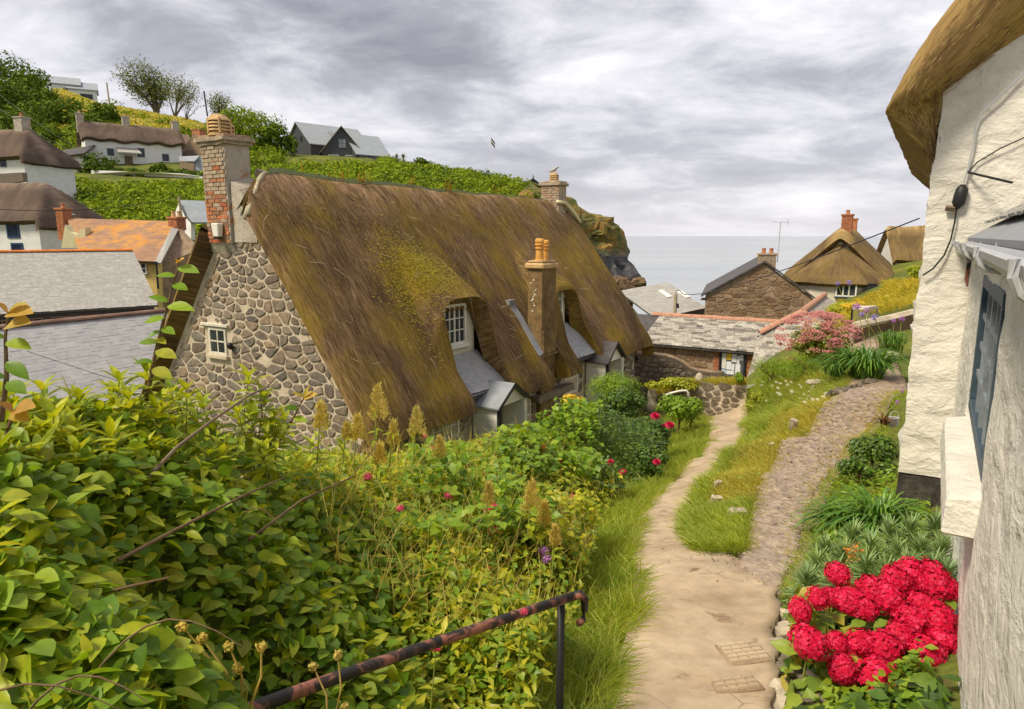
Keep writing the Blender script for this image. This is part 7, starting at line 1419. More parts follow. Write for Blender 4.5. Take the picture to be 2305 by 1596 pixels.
def rose(parent, c, r, mat):
    V, Fc = [], []
    for ring in range(4):
        for k in range(6 - ring):
            a = 2 * math.pi * (k / (6 - ring) + ring * 0.17); out = r * (1.0 - ring * 0.22); d = Vector((math.cos(a), math.sin(a) * 0.8, 0)); s_ = Vector((-math.sin(a), math.cos(a), 0)); b = len(V)
            V += [c + d * out * 0.15 - s_ * r * 0.1, c + d * out * 0.15 + s_ * r * 0.1, c + d * out * 0.85 + s_ * r * 0.42 + UP * r * (0.15 + ring * 0.25), c + d * out + UP * r * (0.2 + ring * 0.28), c + d * out * 0.85 - s_ * r * 0.42 + UP * r * (0.15 + ring * 0.25)]; Fc.append(tuple(range(b, b + 5)))
    w = MB(); rot = Matrix.Rotation(R(50), 3, 'X'); w.addw([c + rot @ (v - c) for v in V], Fc); return w.build('rose', M[mat], parent)
for px, py, Y, r_ in ((1474, 937, 11.2, 0.085), (1507, 957, 11.2, 0.085), (1373, 1040, 8.3, 0.05), (1402, 1062, 8.2, 0.045), (1478, 1040, 9.3, 0.06), (1495, 958, 11.3, 0.04), (1355, 1048, 8.3, 0.03)): rose(rosebush, at(px, py, Y), r_, 'rose_petal')
# pink valerian heads, each a plant
vl = [(1108, 1150, 1.3, 'rose_petal', 'brightest pink flower cluster in the middle of the bank'), (1112, 1202, 1.0, 'pink_petal', 'dusty pink cluster just below the brightest one'), (1222, 1245, 1.1, 'mauve_petal', 'mauve-pink cluster nearest the end of the rail'), (1232, 1262, 0.9, 'mauve_petal', 'small mauve cluster just under the mauve-pink one'), (1218, 1010, 1.1, 'orange_petal', 'orange-pink cluster below the lead porch'), (1190, 1000, 0.9, 'leaf_rust', 'rusty faded cluster below the lead porch'), (828, 1078, 0.9, 'pink_petal', 'pink flower beside the pale bare branch'), (1050, 1075, 0.8, 'orange_petal', 'coral flower in the middle of the herbs'), (1085, 1072, 0.6, 'orange_petal', 'tiny coral flower right of the coral one'), (978, 1012, 0.7, 'pink_petal', 'pale pink flower under the tan seed plumes'), (958, 985, 0.6, 'pink_petal', 'small pink flower among the tan seed plumes'), (1100, 1285, 0.5, 'orange_petal', 'little salmon flower above the rail'), (982, 1466, 0.55, 'rose_petal', 'magenta flower against the underside of the rail'), (1180, 1385, 0.5, 'pink_petal', 'small pink flower touching the rail'), (1010, 1120, 0.8, 'pink_petal', 'pink flower left of the brightest cluster'), (1165, 1075, 0.8, 'rose_petal', 'deep pink flower above the golden plume'), (1290, 1120, 0.8, 'pink_petal', 'pink flower at the edge of the verge below the roses'), (900, 1150, 0.7, 'pink_petal', 'pink flower amid the herbs left of centre'), (1260, 1040, 0.8, 'rose_petal', 'deep pink flower between porch and roses')]
for px, py, sc, mt, lb_ in vl:
    c = hit(px, py) if py < 1360 else np.array(at(px, py, 2.55 if py < 1400 else 2.3)); c = c + (0, 0, 0.015); o = thing('valerian', (c[0], c[1], c[2] - 0.3), lb_, 'flower', 'flowers dotted through the bank')
    w = MB(); w.tube([Vector(c - (0.03, 0, 0.3)), Vector(c)], [0.003, 0.002], 5, world=True); w.build('stem', M['stem_green'], o)
    rr = 0.045 * sc * (0.6 + 0.1 * c[1]) ; d = unit(rng.normal(0, 1, (150, 3)) + (0, -0.2, 0.4)); cards('flower_head', c + d * rr * rng.uniform(0.3, 1, (150, 1)) * (1, 1, 0.7), rr * 0.22, M[mt], o, None, d, 0.4, 0.8)
# tan seed plumes
for px, py, by, Y, sc, lb_ in ((850, 868, 1030, 4.6, 1.25, 'tallest tan seed plume in front of the thatch'), (938, 918, 1040, 5.0, 1.2, 'broad tan plume beside the ground-floor window'), (805, 935, 1040, 4.4, 0.9, 'short tan plume left of the tallest one'), (885, 950, 1050, 4.5, 0.8, 'small tan plume between the tall and broad ones'), (722, 905, 1040, 4.2, 0.9, 'faint tan plume against the foot of the stone gable'), (780, 955, 1040, 4.2, 0.5, 'thin tan plume against the rubble wall'), (1196, 1085, 1210, 4.4, 1.1, 'golden plume right of the pink cluster'), (1225, 1130, 1240, 4.5, 0.9, 'golden plume leaning over the verge'), (990, 985, 1080, 5.2, 0.8, 'pale plume under the ground-floor window'), (1100, 1090, 1190, 4.6, 0.7, 'low golden plume left of the tall golden one'), (855, 1000, 1080, 4.3, 0.7, 'low tan plume in front of the tallest one'), (1250, 1185, 1300, 4.2, 0.7, 'yellow plume nearest the verge grass')):
    tp_, bt = np.array(at(px, py, Y)), np.array(at(px - 8, by, Y)); o = thing('seed_plume', tuple(bt), lb_, 'seed plume', 'valerian gone to seed')
    w = MB(); w.tube([Vector(bt), Vector(bt * 0.4 + tp_ * 0.6), Vector(tp_)], [0.006, 0.004, 0.002], 5, world=True); w.build('stem', M['stem_green'], o)
    n = 420; f = rng.random(n) ** 0.8; hgt = 0.19 * sc; c = tp_[None] - np.array([0, 0, 1.0]) * (f * hgt)[:, None]; rad = (0.012 + 0.055 * f) * sc; a = rng.uniform(0, 6.28, n); pos = c + np.stack([np.cos(a) * rad, np.sin(a) * rad, rng.normal(0, 0.012, n)], 1) * rng.uniform(0.3, 1.0, (n, 1)); up_ = np.stack([np.cos(a) * 0.5, np.sin(a) * 0.5, np.full(n, 0.8)], 1)
    ribbons('plume', o, pos, pos + up_ * 0.012, pos + up_ * 0.026 + rng.normal(0, 0.006, (n, 3)), rng.uniform(0.0018, 0.0045, n), M['seed'], None, np.array([0, -1.0, 0.3]))
    for k in range(6): pos = bt + (tp_ - bt) * rng.uniform(0.2, 0.75); me = LLM[k % 3]; d = unit(rng.normal(0, 1, 3) + (0, 0, 0.5)); x, y, z = frames(d[None], np.array([[0, -0.4, 1.0]])); ob = bpy.data.objects.new('leaf', me); COL.objects.link(ob); ob.parent = o; s = 0.07; ob.matrix_basis = wm(o).inverted() @ basis(Vector(x[0]) * s, Vector(y[0]) * s, Vector(z[0]) * s, Vector(pos))
# --- rusty handrail
rail = thing('handrail', at(1240, 1640, 2.62), 'rusty red and black iron handrail rising from the bottom edge', 'handrail')
R_ = [at(430, 1645, 1.50), at(560, 1597, 1.66), at(800, 1510, 1.98), at(1000, 1440, 2.28), at(1180, 1378, 2.60), at(1290, 1342, 2.83)]
w = MB(); w.tube(R_, 0.0195, 12, world=True); w.build('rail', M['rail'], rail, smooth=True)
e0 = R_[-1]; w = MB(); w.tube([e0, e0 + Vector((0.035, 0.01, 0.004)), e0 + Vector((0.052, 0.015, -0.02)), at(1316, 1372, 2.87), at(1312, 1395, 2.84), at(1304, 1402, 2.80)], [0.0195, 0.0195, 0.019, 0.0165, 0.016, 0.016], 12, world=True); w.build('hooked_end', M['rail'], rail, smooth=True)
pt = at(1263, 1362, 2.79); w = MB(); w.tube([pt, Vector((pt.x, pt.y, H(pt.x, pt.y) - 0.3))], 0.0175, 10, world=True); w.build('post', M['black'], rail, smooth=True)
# --- grass
def gh(x, y): return np.maximum(hf(x, y), Hn(x, y) + 0.01)
def grassfield(name, X, Y, hgt, mat, lb_, lean=(0, 0), wd=(0.0016, 0.0036), z=None):
    n = len(X); z = gh(X, Y) if z is None else z; P0 = np.stack([X, Y, z], 1); h = rng.uniform(hgt[0], hgt[1], n)[:, None]; d = np.stack([rng.normal(lean[0], 0.42, n), rng.normal(lean[1], 0.42, n), np.ones(n)], 1)
    P1 = P0 + unit(d) * h * 0.6; P2 = P1 + unit(d * (1.9, 1.9, 0.45)) * h * 0.5
    o = ribbons(name, None, P0, P1, P2, rng.uniform(*wd, n) * (1 + 0.05 * Y), M[mat], 'stuff', np.array([0.2, -1.0, 0.3])); tag(o, lb_, 'grass'); return o
n = 30000; Y = np.exp(rng.uniform(math.log(2.2), math.log(20), n)); off = rng.uniform(0, 1, n) ** 0.8 * (0.55 + 0.035 * Y); X = edge_x(Y) - 0.02 - off + 0.05 * np.sin(Y * 3.1) + 0.04 * np.sin(Y * 7.7); zz_ = np.where(off > 0.35, np.maximum(gh(X, Y), np.minimum(HSf(X, Y) - 0.08, gh(X, Y) + 0.07)), gh(X, Y))
grassfield('verge_grass', X, Y, (0.10, 0.26), 'grass', 'long green grass along the left edge of the path', (0.35, -0.1), z=zz_)
PRa, LLa2 = np.array(PR), np.array(LL)
def bank_pts(n, y0, y1):
    Y = np.exp(rng.uniform(math.log(y0), math.log(y1), n)); xr = np.interp(Y, PRa[5:, 1], PRa[5:, 0]); xl = np.interp(Y, LLa2[:, 1], LLa2[:, 0]); f = rng.random(n); return xr - 0.06 + (xl - xr + 0.06) * f, Y, f
X, Y, f = bank_pts(30000, 5.75, 20); gs = (f < 0.30) | (Y < 7.4)
grassfield('bank_grass', X[~gs], Y[~gs], (0.08, 0.20), 'grass_dry', 'yellowing grass on the bank between path and lane', (-0.1, -0.1)); grassfield('bank_grass', X[gs], Y[gs], (0.10, 0.24), 'grass', 'greener grass down the path side of the bank', (-0.3, -0.15))
X, Y, f = bank_pts(9000, 15.5, 24); ok = (f > 0.05); grassfield('bank_grass', X[ok], Y[ok], (0.12, 0.30), 'grass', 'taller green grass at the far end of the bank', (-0.2, -0.1))
# fringe along the lane's right edge and the bed
LRa2 = np.array(LR); n = 9000; Y = np.exp(rng.uniform(math.log(4.6), math.log(15), n)); xr = np.where(Y < 5.2, np.interp(Y, PRa[:5, 1], PRa[:5, 0]), np.interp(Y, LRa2[:, 1], LRa2[:, 0])); X = xr + 0.02 + 0.05 * np.sin(Y * 4.3) + rng.exponential(0.15, n); grassfield('bed_grass', X, Y, (0.03, 0.10), 'grass', 'short grass fringing the flower bed and lane', (-0.2, -0.1))
n = 5200; Y = rng.uniform(5.6, 15, n); s = rng.random(n) ** 2; s = np.where(rng.random(n) < 0.5, s * 0.25, 1 - s * 0.4); xl, xr = np.interp(Y, LLa2[:, 1], LLa2[:, 0]), np.interp(Y, LRa2[:, 1], LRa2[:, 0]); X = xl + (xr - xl) * s; grassfield('lane_grass', X, Y, (0.02, 0.07), 'grass_dry', 'short tufts of grass between the lane stones', z=gh(X, Y) + 0.04)
n = 16000; Y = rng.uniform(27, 44, n); X = rng.uniform(12.5, 24, n); P = np.stack([X, Y, hf(X, Y)], 1); px, py = projn(P); ok = (px > 1845) & (px < 2110) & (Y > 27.5 + (X - 12.5) * 0.15) & ~((px < 1985) & (px > 1900) & (Y > 41)); grassfield('golden_bank_grass', X[ok], Y[ok], (0.18, 0.42), 'grass_gold', 'tall golden grass on the bank below the seaside cottage', (-0.1, 0), (0.004, 0.009))
n = 16000; X = rng.uniform(-2, 9, n); Y = rng.uniform(12, 30, n); r0_, r1_ = X - CF.o.x, Y - CF.o.y; tt_ = r0_ * CF.d.x + r1_ * CF.d.y; qq_ = r0_ * CF.n.x + r1_ * CF.n.y; ok = (qq_ > 3.2) & ((X < edge_x(Y) - 0.2) | (Y > 24)) & (X < 7.2); grassfield('garden_grass', X[ok], Y[ok], (0.08, 0.25), 'grass', 'rough grass in the cottage garden')

n = 900; X, Y, f = bank_pts(n, 6.3, 18); P = np.stack([X, Y, gh(X, Y) + rng.uniform(0.03, 0.12, n)], 1)
tag(leafmesh('bank_weeds', leafT(0.6, 0.12, 0.2, 2), P, rdir(n), rup(n), rng.uniform(0.03, 0.07, n), M['leaf_mid']), 'small green weeds scattered through the bank grass', 'weeds')
# ------------------------------------------------------------------ walls, bushes and beds beyond the hedge
def bush(name, lb_, c, rx, ry, rz, n, mat, size, T=None, cat='bush', group=None, parts=0, flat=False):
    c = np.array(c); g = float(hf(c[0], c[1])); o = thing(name, (c[0], c[1], g), lb_, cat, group); P, N = [], []; subs = [unit(rng.normal(0, 1, 3) + (0, 0, 0.3)) * rng.uniform(0.4, 0.9) for _ in range(max(8, n // 60))]
    for i in range(n): s = subs[rng.integers(len(subs))]; d = unit(rng.normal(0, 1, 3)); P.append(c + (s * 0.72 + d * 0.33 * rng.uniform(0.5, 1.05)) * (rx, ry, rz)); N.append(d + (0, -0.2, 0.6))
    P, N = np.array(P), np.array(N); P[:, 2] = np.maximum(P[:, 2], hf(P[:, 0], P[:, 1]) + 0.02)
    T = T or leafT(0.62, 0.12, 0.2, 2); t, S = unit(np.cross(N, rng.normal(0, 1, (n, 3))) + (0, 0, -0.2)), rng.uniform(0.7, 1.3, n) * size
    if parts: left = leafobjs('leaf', [Tmesh('leaf', T, M[mat])], P, t, N, S, o, parts)
    else: left = np.ones(n, bool)
    leafmesh('foliage', T, P[left], t[left], N[left], S[left], M[mat], o)
    w = MB(); w.tube([Vector((c[0], c[1], g - 0.05)), Vector(c)], [0.05 * min(1, rx), 0.03 * min(1, rx)], 6, world=True)
    for k in range(4): a = rng.uniform(0, 6.28); w.tube([Vector((c[0], c[1], 0.5 * g + 0.5 * c[2])), Vector(c + (math.cos(a) * rx * 0.6, math.sin(a) * ry * 0.6, rz * 0.4))], [0.02 * min(1, rx), 0.008], 5, world=True)
    w.build('stem', M['stem'], o); return o
NEEDLE = leafT(0.16, 0.2, 0.1, 2)
bush('round_bush', 'dark rounded bush before the far end of the big cottage', at(1385, 872, 15.5), 0.85, 0.7, 0.50, 3600, 'leaf_mid', 0.085, NEEDLE)
bush('dark_bush', 'dark glossy bush under the rounded one', at(1400, 905, 14.2), 0.75, 0.6, 0.38, 1700, 'leaf_dark', 0.075)
bush('rose_bush', 'low dark rose bush at the verge, under the crimson roses', at(1462, 1035, 9.8), 0.34, 0.30, 0.34, 1300, 'leaf_dark', 0.06)
bush('golden_bush', 'yellow-leaved low bush left of the rounded one', at(1290, 900, 12.8), 0.36, 0.3, 0.14, 700, 'yellow_petal', 0.05)
bush('garden_bush', 'mixed green bush in front of the low garden wall', at(1530, 915, 17.0), 0.75, 0.6, 0.42, 1800, 'leaf_mid', 0.09)
bush('garden_bush', 'loose dark bush by the roses and path', at(1475, 985, 12.8), 0.5, 0.4, 0.45, 1200, 'leaf_dark', 0.08)
bush('ferny_bush', 'ferny bush at the foot of the low garden wall', at(1555, 935, 17.5), 0.45, 0.4, 0.28, 700, 'leaf_mid', 0.11, NEEDLE)
bush('wall_top_plant', 'green tuft on the corner of the low garden wall', at(1662, 852, 20.4), 0.22, 0.2, 0.22, 500, 'leaf_mid', 0.08)
bush('garden_bush', 'yellow-green bush behind the low garden wall', at(1520, 862, 20.8), 1.2, 0.5, 0.25, 1300, 'leaf_wild', 0.10)
bush('roadside_bush', 'small bush where the path meets the road', at(1700, 905, 19.5), 0.35, 0.3, 0.45, 700, 'leaf_wild', 0.07)
bush('green_hedge_bush', 'dense dark green bush below the pink hydrangea', at(1740, 835, 20.3), 0.95, 0.7, 0.62, 3200, 'leaf_mid', 0.075, NEEDLE)
bush('green_hedge_bush', 'dense green bush left of the strap-leaved clump', at(1805, 828, 19.4), 0.85, 0.7, 0.50, 2600, 'leaf_mid', 0.075, NEEDLE)
bush('yard_bush', 'green bush in front of the timber pole', at(1520, 722, 36), 0.95, 0.6, 0.35, 900, 'leaf_mid', 0.14)
bush('yellow_flowering_bush', 'yellow flowering bush behind the glass frame', at(1925, 690, 30), 0.9, 0.5, 0.35, 900, 'yellow_petal', 0.09)
bush('scrubby_bush', 'olive scrub at the foot of the seaside cottage', at(1880, 700, 31), 0.9, 0.7, 0.35, 1400, 'leaf_wild', 0.11)
bush('scrubby_bush', 'olive bush right of the scrub below the seaside cottage', at(1900, 690, 33), 1.0, 0.7, 0.28, 1200, 'leaf_wild', 0.12)
bush('bank_bush', 'bright leafy bush on top of the golden bank by the white corner', at(2062, 608, 36), 0.6, 0.5, 0.4, 800, 'leaf_lime', 0.13)
# pink lacecap hydrangea
ph_ = bush('pink_hydrangea', 'rounded pink and green hydrangea beside the slate wing', at(1848, 770, 20.2), 1.10, 0.8, 0.78, 3000, 'leaf_hydr', 0.115, None, 'hydrangea', None, 120)
c0 = np.array(at(1840, 768, 20.1))
for i in range(95):
    d = unit(rng.normal(0, 1, 3) + (-0.35, -0.7, 0.75)); p = c0 + d * (1.12, 0.85, 0.82) + (0, 0, 0.04); q = rng.normal(0, 1, (60, 3)) * (0.085, 0.07, 0.026)
    cards('flower_head', p + q, 0.026, M['dusky_petal'], ph_, None, np.array([0, -0.4, 0.9]), 0.35, 0.85)
# strap-leaved clumps
def strap(name, lb_, c, n, L, wd, mat='strap', spread=1.0, group=None, parts=150, cat='plant', el0=0.55):
    c = np.array(c); o = thing(name, tuple(c), lb_, cat, group); P0, P1, P2, P3, W_ = [], [], [], [], []; base = wm(o).inverted()
    for i in range(n):
        a = rng.uniform(0, 6.28); rr = rng.uniform(0, 0.16) * L / 0.6; l = L * rng.uniform(0.65, 1.15); el = rng.uniform(el0, 1.38); b = c + (math.cos(a) * rr, math.sin(a) * rr, 0); h = np.array([math.cos(a), math.sin(a), 0]) * spread
        pts = [b + h * l * math.cos(el) * f * (0.6 + 0.75 * f) + np.array([0, 0, 1]) * l * (math.sin(el) * f * 1.05 - 0.80 * f ** 2.6 * (1.25 - 0.5 * math.sin(el))) for f in np.linspace(0, 1, 6)]
        w_ = wd * rng.uniform(0.7, 1.2); s_ = np.array([-math.sin(a), math.cos(a), 0]); V = []
        for k, p in enumerate(pts): ww = w_ * (0.75, 1.0, 1.0, 0.9, 0.65, 0.08)[k]; V += [p - s_ * ww, p - np.array([0, 0, ww * 0.45]), p + s_ * ww]
        Fc = [(k * 3 + j, k * 3 + j + 1, k * 3 + j + 4, k * 3 + j + 3) for k in range(5) for j in range(2)]; P0.append((V, Fc))
    k = min(parts, n)
    for V, Fc in P0[:k]: me = np_mesh('leaf', V, Fc, M[mat], True); put('leaf', me, o)
    if n > k:
        Vs = np.vstack([np.array(v) for v, f_ in P0[k:]]); Fs = np.vstack([np.array(f_) + i * 18 for i, (v, f_) in enumerate(P0[k:])]); put('leaves', np_mesh('leaves', Vs, Fs, M[mat], True), o, 'stuff')
    return o
gz = lambda x, y: float(hf(x, y))
def ground_at(px, py, y0=2.0, y1=34):
    v = np.array(ray(px, py)); Y = np.linspace(y0, y1, 900); P = v[None] * (Y / v[1])[:, None]; d = P[:, 2] - hf(P[:, 0], P[:, 1]); k = int(np.argmax(d < 0)); return P[k]
g1 = ground_at(1965, 868); strap('strap_leaf_clump', 'large arching strap-leaved clump on the bank beside the lane', g1 + (0, 0.35, 0.10), 330, 1.55, 0.026, spread=0.75, el0=0.95)
g2 = g1 + (-0.75, 0.5, 0.15); strap('strap_leaf_clump', 'paler strap-leaved clump left of the large one', g2, 120, 0.95, 0.015, 'strap', parts=60, el0=0.9)
g3 = np.array(at(2003, 795, 20.0)); strap('strap_leaf_clump', 'upright rushy clump behind the large strap-leaved one', g3, 220, 1.3, 0.014, 'strap', 0.5, parts=90, el0=1.0)
g4 = ground_at(1975, 1195); strap('strap_leaf_clump', 'glossy strap-leaved clump in front of the tarred wall foot', g4 + (0.0, 0, 0.02), 170, 0.70, 0.014, 'strap', 0.95, el0=0.7)
g5 = g4 + (-0.30, 0.18, 0); strap('strap_leaf_clump', 'smaller strap-leaved clump spilling towards the lane', g5, 70, 0.45, 0.012, 'strap', 1.0, parts=70)
# agapanthus-like flower stalks
for i, (px, py, bx, by, Y, mt, r_, lb_) in enumerate(((1940, 708, 1990, 790, 19.8, 'lilac_petal', 0.09, 'lilac flower ball above the rushy clump'), (1968, 714, 2000, 790, 19.8, 'lilac_petal', 0.11, 'larger lilac flower ball right of the first'), (1928, 690, 1950, 780, 21, 'mauve_petal', 0.13, 'mauve flower spray in front of the glass frame'), (1950, 698, 1960, 780, 21, 'mauve_petal', 0.10, 'mauve spray at the right of the glass frame'), (2030, 718, 2020, 790, 20.5, 'mauve_petal', 0.10, 'pink-mauve spray at the end of the coping by the white corner'), (2012, 722, 2010, 790, 20.5, 'mauve_petal', 0.08, 'pink-mauve spray on the coping'), (2020, 905, 1975, 960, 9.6, 'mauve_petal', 0.035, 'mauve flower leaning over the lane by the bucket'), (2030, 880, 2035, 960, 9.8, 'mauve_petal', 0.03, 'mauve flower against the white corner'), (1886, 638, 1905, 700, 33, 'lilac_petal', 0.12, 'lilac flowers before the white casement, left'), (1912, 636, 1910, 700, 33, 'lilac_petal', 0.14, 'lilac flowers before the white casement, right'))):
    e_, b0 = np.array(at(px, py, Y)), np.array(at(bx, by, Y)); o = thing('flower_stalk', tuple(b0), lb_, 'flower', 'tall flower stalks'); w = MB(); w.tube([Vector(b0), Vector(0.5 * (b0 + e_) + (0, 0, 0.04)), Vector(e_)], [0.008 * Y / 20 + 0.001] * 3, 5, world=True); w.build('stem', M['stem_green'], o)
    d = unit(rng.normal(0, 1, (90, 3))); cards('flower_head', e_ + d * r_ * rng.uniform(0.4, 1, (90, 1)), r_ * 0.22, M[mt], o, None, d, 0.5)
# daisies on the bank
for i in range(46):
    px, py = (random.gauss(1760, 22), random.gauss(862, 12)) if i < 14 else ((random.gauss(1800, 30), random.gauss(885, 10)) if i < 30 else (random.gauss(1868, 25), random.gauss(898, 10))); g = ground_at(px, py + 10)
    if i == 0:
        d0 = bpy.data.meshes.new('petals'); V = []; Fc = []
        for k in range(9): a = 2 * math.pi * k / 9; b = len(V); V += [(0.2 * math.cos(a - .25), 0.2 * math.sin(a - .25), 0), (math.cos(a - .22), math.sin(a - .22), 0.12), (math.cos(a + .22), math.sin(a + .22), 0.12), (0.2 * math.cos(a + .25), 0.2 * math.sin(a + .25), 0)]; Fc.append((b, b + 1, b + 2, b + 3))
        d0.from_pydata(V, [], Fc); d0.materials.append(M['white_petal']); d1 = bpy.data.meshes.new('disc'); d1.from_pydata([(0.3 * math.cos(k), 0.3 * math.sin(k), 0.08) for k in np.linspace(0, 5.4, 7)] + [(0, 0, 0.2)], [], [(k, (k + 1) % 7, 7) for k in range(7)]); d1.materials.append(M['yellow_petal'])
        d2 = np_mesh('stem', [(-.06, 0, 0), (.06, 0, 0), (.06, 0, -5), (-.06, 0, -5)], [(0, 1, 2, 3)], M['stem_green'])
    o = thing('daisy', (g[0], g[1], g[2] + 0.14), 'white daisy growing on the grassy bank beside the lane', 'daisy', 'daisies on the bank'); Mx = wm(o) @ Matrix.Rotation(R(random.uniform(20, 55)), 4, 'X') @ Matrix.Rotation(random.uniform(0, 6), 4, 'Z') @ Matrix.Scale(random.uniform(0.038, 0.055), 4)
    link('petals', d0, o, Mx); link('disc', d1, o, Mx); link('stem', d2, o, wm(o) @ Matrix.Scale(0.035, 4))
# bank stones and lane edge stones
stv = [stone_mesh(900 + i, M['rubble_grey'], 9) for i in range(8)]
M['pale_rock'] = stonemat('pale_rock', [(0.50, 0.43, 0.33), (0.42, 0.36, 0.28), (0.58, 0.51, 0.40)]); stp = [stone_mesh(930 + i, M['pale_rock'], 9) for i in range(6)]
def rock(lb_, px, py, sx, sy, sz, pale=True, name='rock', group='rocks in the bank', y1=34):
    g = ground_at(px, py, 2.0, y1); me = (stp if pale else stv)[random.randrange(6)]; o = bpy.data.objects.new(name, me); COL.objects.link(o); o.matrix_basis = basis(Vector((sx, random.uniform(-.1, .1) * sx, 0)), Vector((0, sy * 0.8, sy * 0.3)), Vector((0, -0.3 * sz, sz)), Vector(g) + Vector((0, 0, 0.12))); return tag(o, lb_, 'rock', group)
for lb_, px, py, sx, sy, sz in (('pale rock at the tip of the bank between path and lane', 1662, 1228, 0.16, 0.10, 0.10), ('larger grey rock just above the tip of the bank', 1655, 1195, 0.22, 0.15, 0.14), ('small pale rock on the path side of the bank', 1608, 1160, 0.15, 0.11, 0.13), ('cream pebble highest of the rocks on the bank', 1612, 1122, 0.10, 0.07, 0.12), ('flat grey stone lying on the far end of the bank', 1838, 872, 0.62, 0.3, 0.06), ('loose pale stone at the left edge of the lane', 1735, 1020, 0.10, 0.07, 0.05), ('upright stone at the lane edge halfway along the bank', 1783, 978, 0.16, 0.14, 0.20), ('stone at the foot of the rushy clump', 2005, 818, 0.4, 0.3, 0.22)): rock(lb_, px, py, sx, sy, sz)
ew = thing('lane_edge_stones', ground_at(1900, 890), 'row of low boulders retaining the bank below the strap-leaved clump', 'stone edging')
for k in range(11): g = Vector(ground_at(1862 + k * 9, 905 - k * 3.2)); pieces('stone', ew, [stv[k % 8]], [(basis(Vector((0.26, 0.1, 0)), Vector((-0.05, 0.16, 0.10)), Vector((0.08, -0.14, 0.24)) * random.uniform(0.7, 1.2), g), 0)])
# --- boundary wall with swept top, low garden wall, road
CW = Fr((4.25, 23.2, 0), 0); tops = [(1428, 797), (1470, 799), (1500, 802), (1520, 808), (1538, 818), (1552, 829), (1570, 836), (1600, 839), (1632, 843)]
bw = thing('boundary_wall', at(1530, 880, 23.6), 'dark stone boundary wall with swept pale coping, beyond the big cottage', 'wall')
tw_ = [at(x, y, 23.6) for x, y in tops]; w = MB(); lo = [Vector((p.x, p.y, -6.6)) for p in tw_]; k = len(tw_); V = [*tw_, *lo]; V += [v + Vector((0, 0.35, 0)) for v in V]; fs = []
for i in range(k - 1): fs += [(i, i + 1, k + i + 1, k + i), (2 * k + i, 3 * k + i, 3 * k + i + 1, 2 * k + i + 1), (i, 2 * k + i, 2 * k + i + 1, i + 1)]
w.addw(V, fs + [(k - 1, 3 * k - 1, 4 * k - 1, 2 * k - 1), (0, k, 3 * k, 2 * k)]); bwm = w.build('wall', plain('dark_wall_mortar', (0.15, 0.115, 0.085), 0.95, var=0.4, scale=3, bump=0.7, bs=9, bd=0.04), bw)
x0_ = tw_[0].x; tX = [p.x for p in tw_]; tZ = [p.z for p in tw_]
rubble(bwm, Vector((x0_, 23.6, -6.0)), Vector((1, 0, 0)), UP, Vector((0, -1, 0)), tX[-1] - x0_, 2.3, lambda x, y: y - 6.0 < np.interp(x + x0_, tX, tZ) - 0.1, M['rubble_grey'], seed=51, rh=(0.12, 0.22), rw=(0.16, 0.36), gap=0.05, depth=0.03)
w = MB(); w.tube([p + Vector((0, 0.15, 0.0)) for p in tw_], 0.085, 8, world=True); w.build('coping', M['mortar_brown'], bw, smooth=True, rough=0.03)
gwl = thing('low_garden_wall', at(1620, 935, 20.6), 'low grey stone garden wall end beside the path, grass on top', 'wall')
c1, c2 = at(1572, 868, 20.8), at(1681, 866, 20.4); w = MB(); bz = -6.0; V = [c1, c2, Vector((c2.x, c2.y, bz)), Vector((c1.x, c1.y, bz))]; V += [v + Vector((0.1, 0.55, 0)) for v in V]; w.addw(V, [(0, 1, 2, 3), (4, 7, 6, 5), (0, 4, 5, 1), (1, 5, 6, 2), (0, 3, 7, 4)]); gm = w.build('wall', M['mortar'], gwl, rough=0.03, cuts=3)
Xg = (c2 - c1).normalized(); rubble(gm, Vector((c1.x, c1.y, bz)), Vector((Xg.x, Xg.y, 0)).normalized(), UP, Vector((0, -1, 0)), (c2 - c1).length, c1.z - bz - 0.02, lambda x, y: True, M['rubble_grey'], seed=53, rh=(0.12, 0.22), rw=(0.18, 0.4), gap=0.05, depth=0.035)
c0_ = at(1470, 890, 21.2); w = MB(); V = [c0_, c1, Vector((c1.x, c1.y, bz)), Vector((c0_.x, c0_.y, bz))]; V += [v + Vector((0.1, 0.45, 0)) for v in V]; w.addw(V, [(0, 1, 2, 3), (4, 7, 6, 5), (0, 4, 5, 1), (0, 3, 7, 4)]); w.build('return_wall', M['rubble_grey'], gwl, rough=0.03, cuts=3)
n = 2600; f = rng.random(n); Pw = np.array(c0_)[None] * (1 - f)[:, None] + np.array(c2)[None] * f[:, None]; Pw[:, 2] = np.where(f < 0.45, np.interp(f, [0, 0.47], [c0_.z, c1.z]), np.interp(f, [0.47, 1], [c1.z, c2.z])); grassfield('wall_top_grass', Pw[:, 0], Pw[:, 1] + rng.uniform(0, 0.4, n), (0.10, 0.30), 'grass_dry', 'yellow grass growing on top of the low garden wall', z=Pw[:, 2] - 0.03, wd=(0.003, 0.006))
for lb_, px, py, r_ in (('rounded stone finial at the middle of the low garden wall', 1547, 866, 0.14), ('rounded stone finial at the left of the low garden wall', 1468, 888, 0.16), ('rounded stone finial nearest the boundary wall', 1574, 852, 0.13)):
    p = at(px, py, 21.0); o = thing('stone_finial', p - UP * 0.4, lb_, 'finial', 'stone finials'); w = MB(); w.lathe((p.y, p.x, p.z - 0.3), [(r_ * 1.2, -0.3), (r_ * 1.1, 0.05), (r_ * 0.75, 0.12), (r_, 0.22), (r_ * 1.05, 0.30), (r_ * 0.8, 0.42), (r_ * 0.3, 0.48)], 10); w.build('stone', M['pale_rock'], o, smooth=True, rough=0.015)
ben = thing('white_garden_seat', at(1525, 900, 19.5), 'curved white metal garden seat half hidden behind bushes', 'seat')
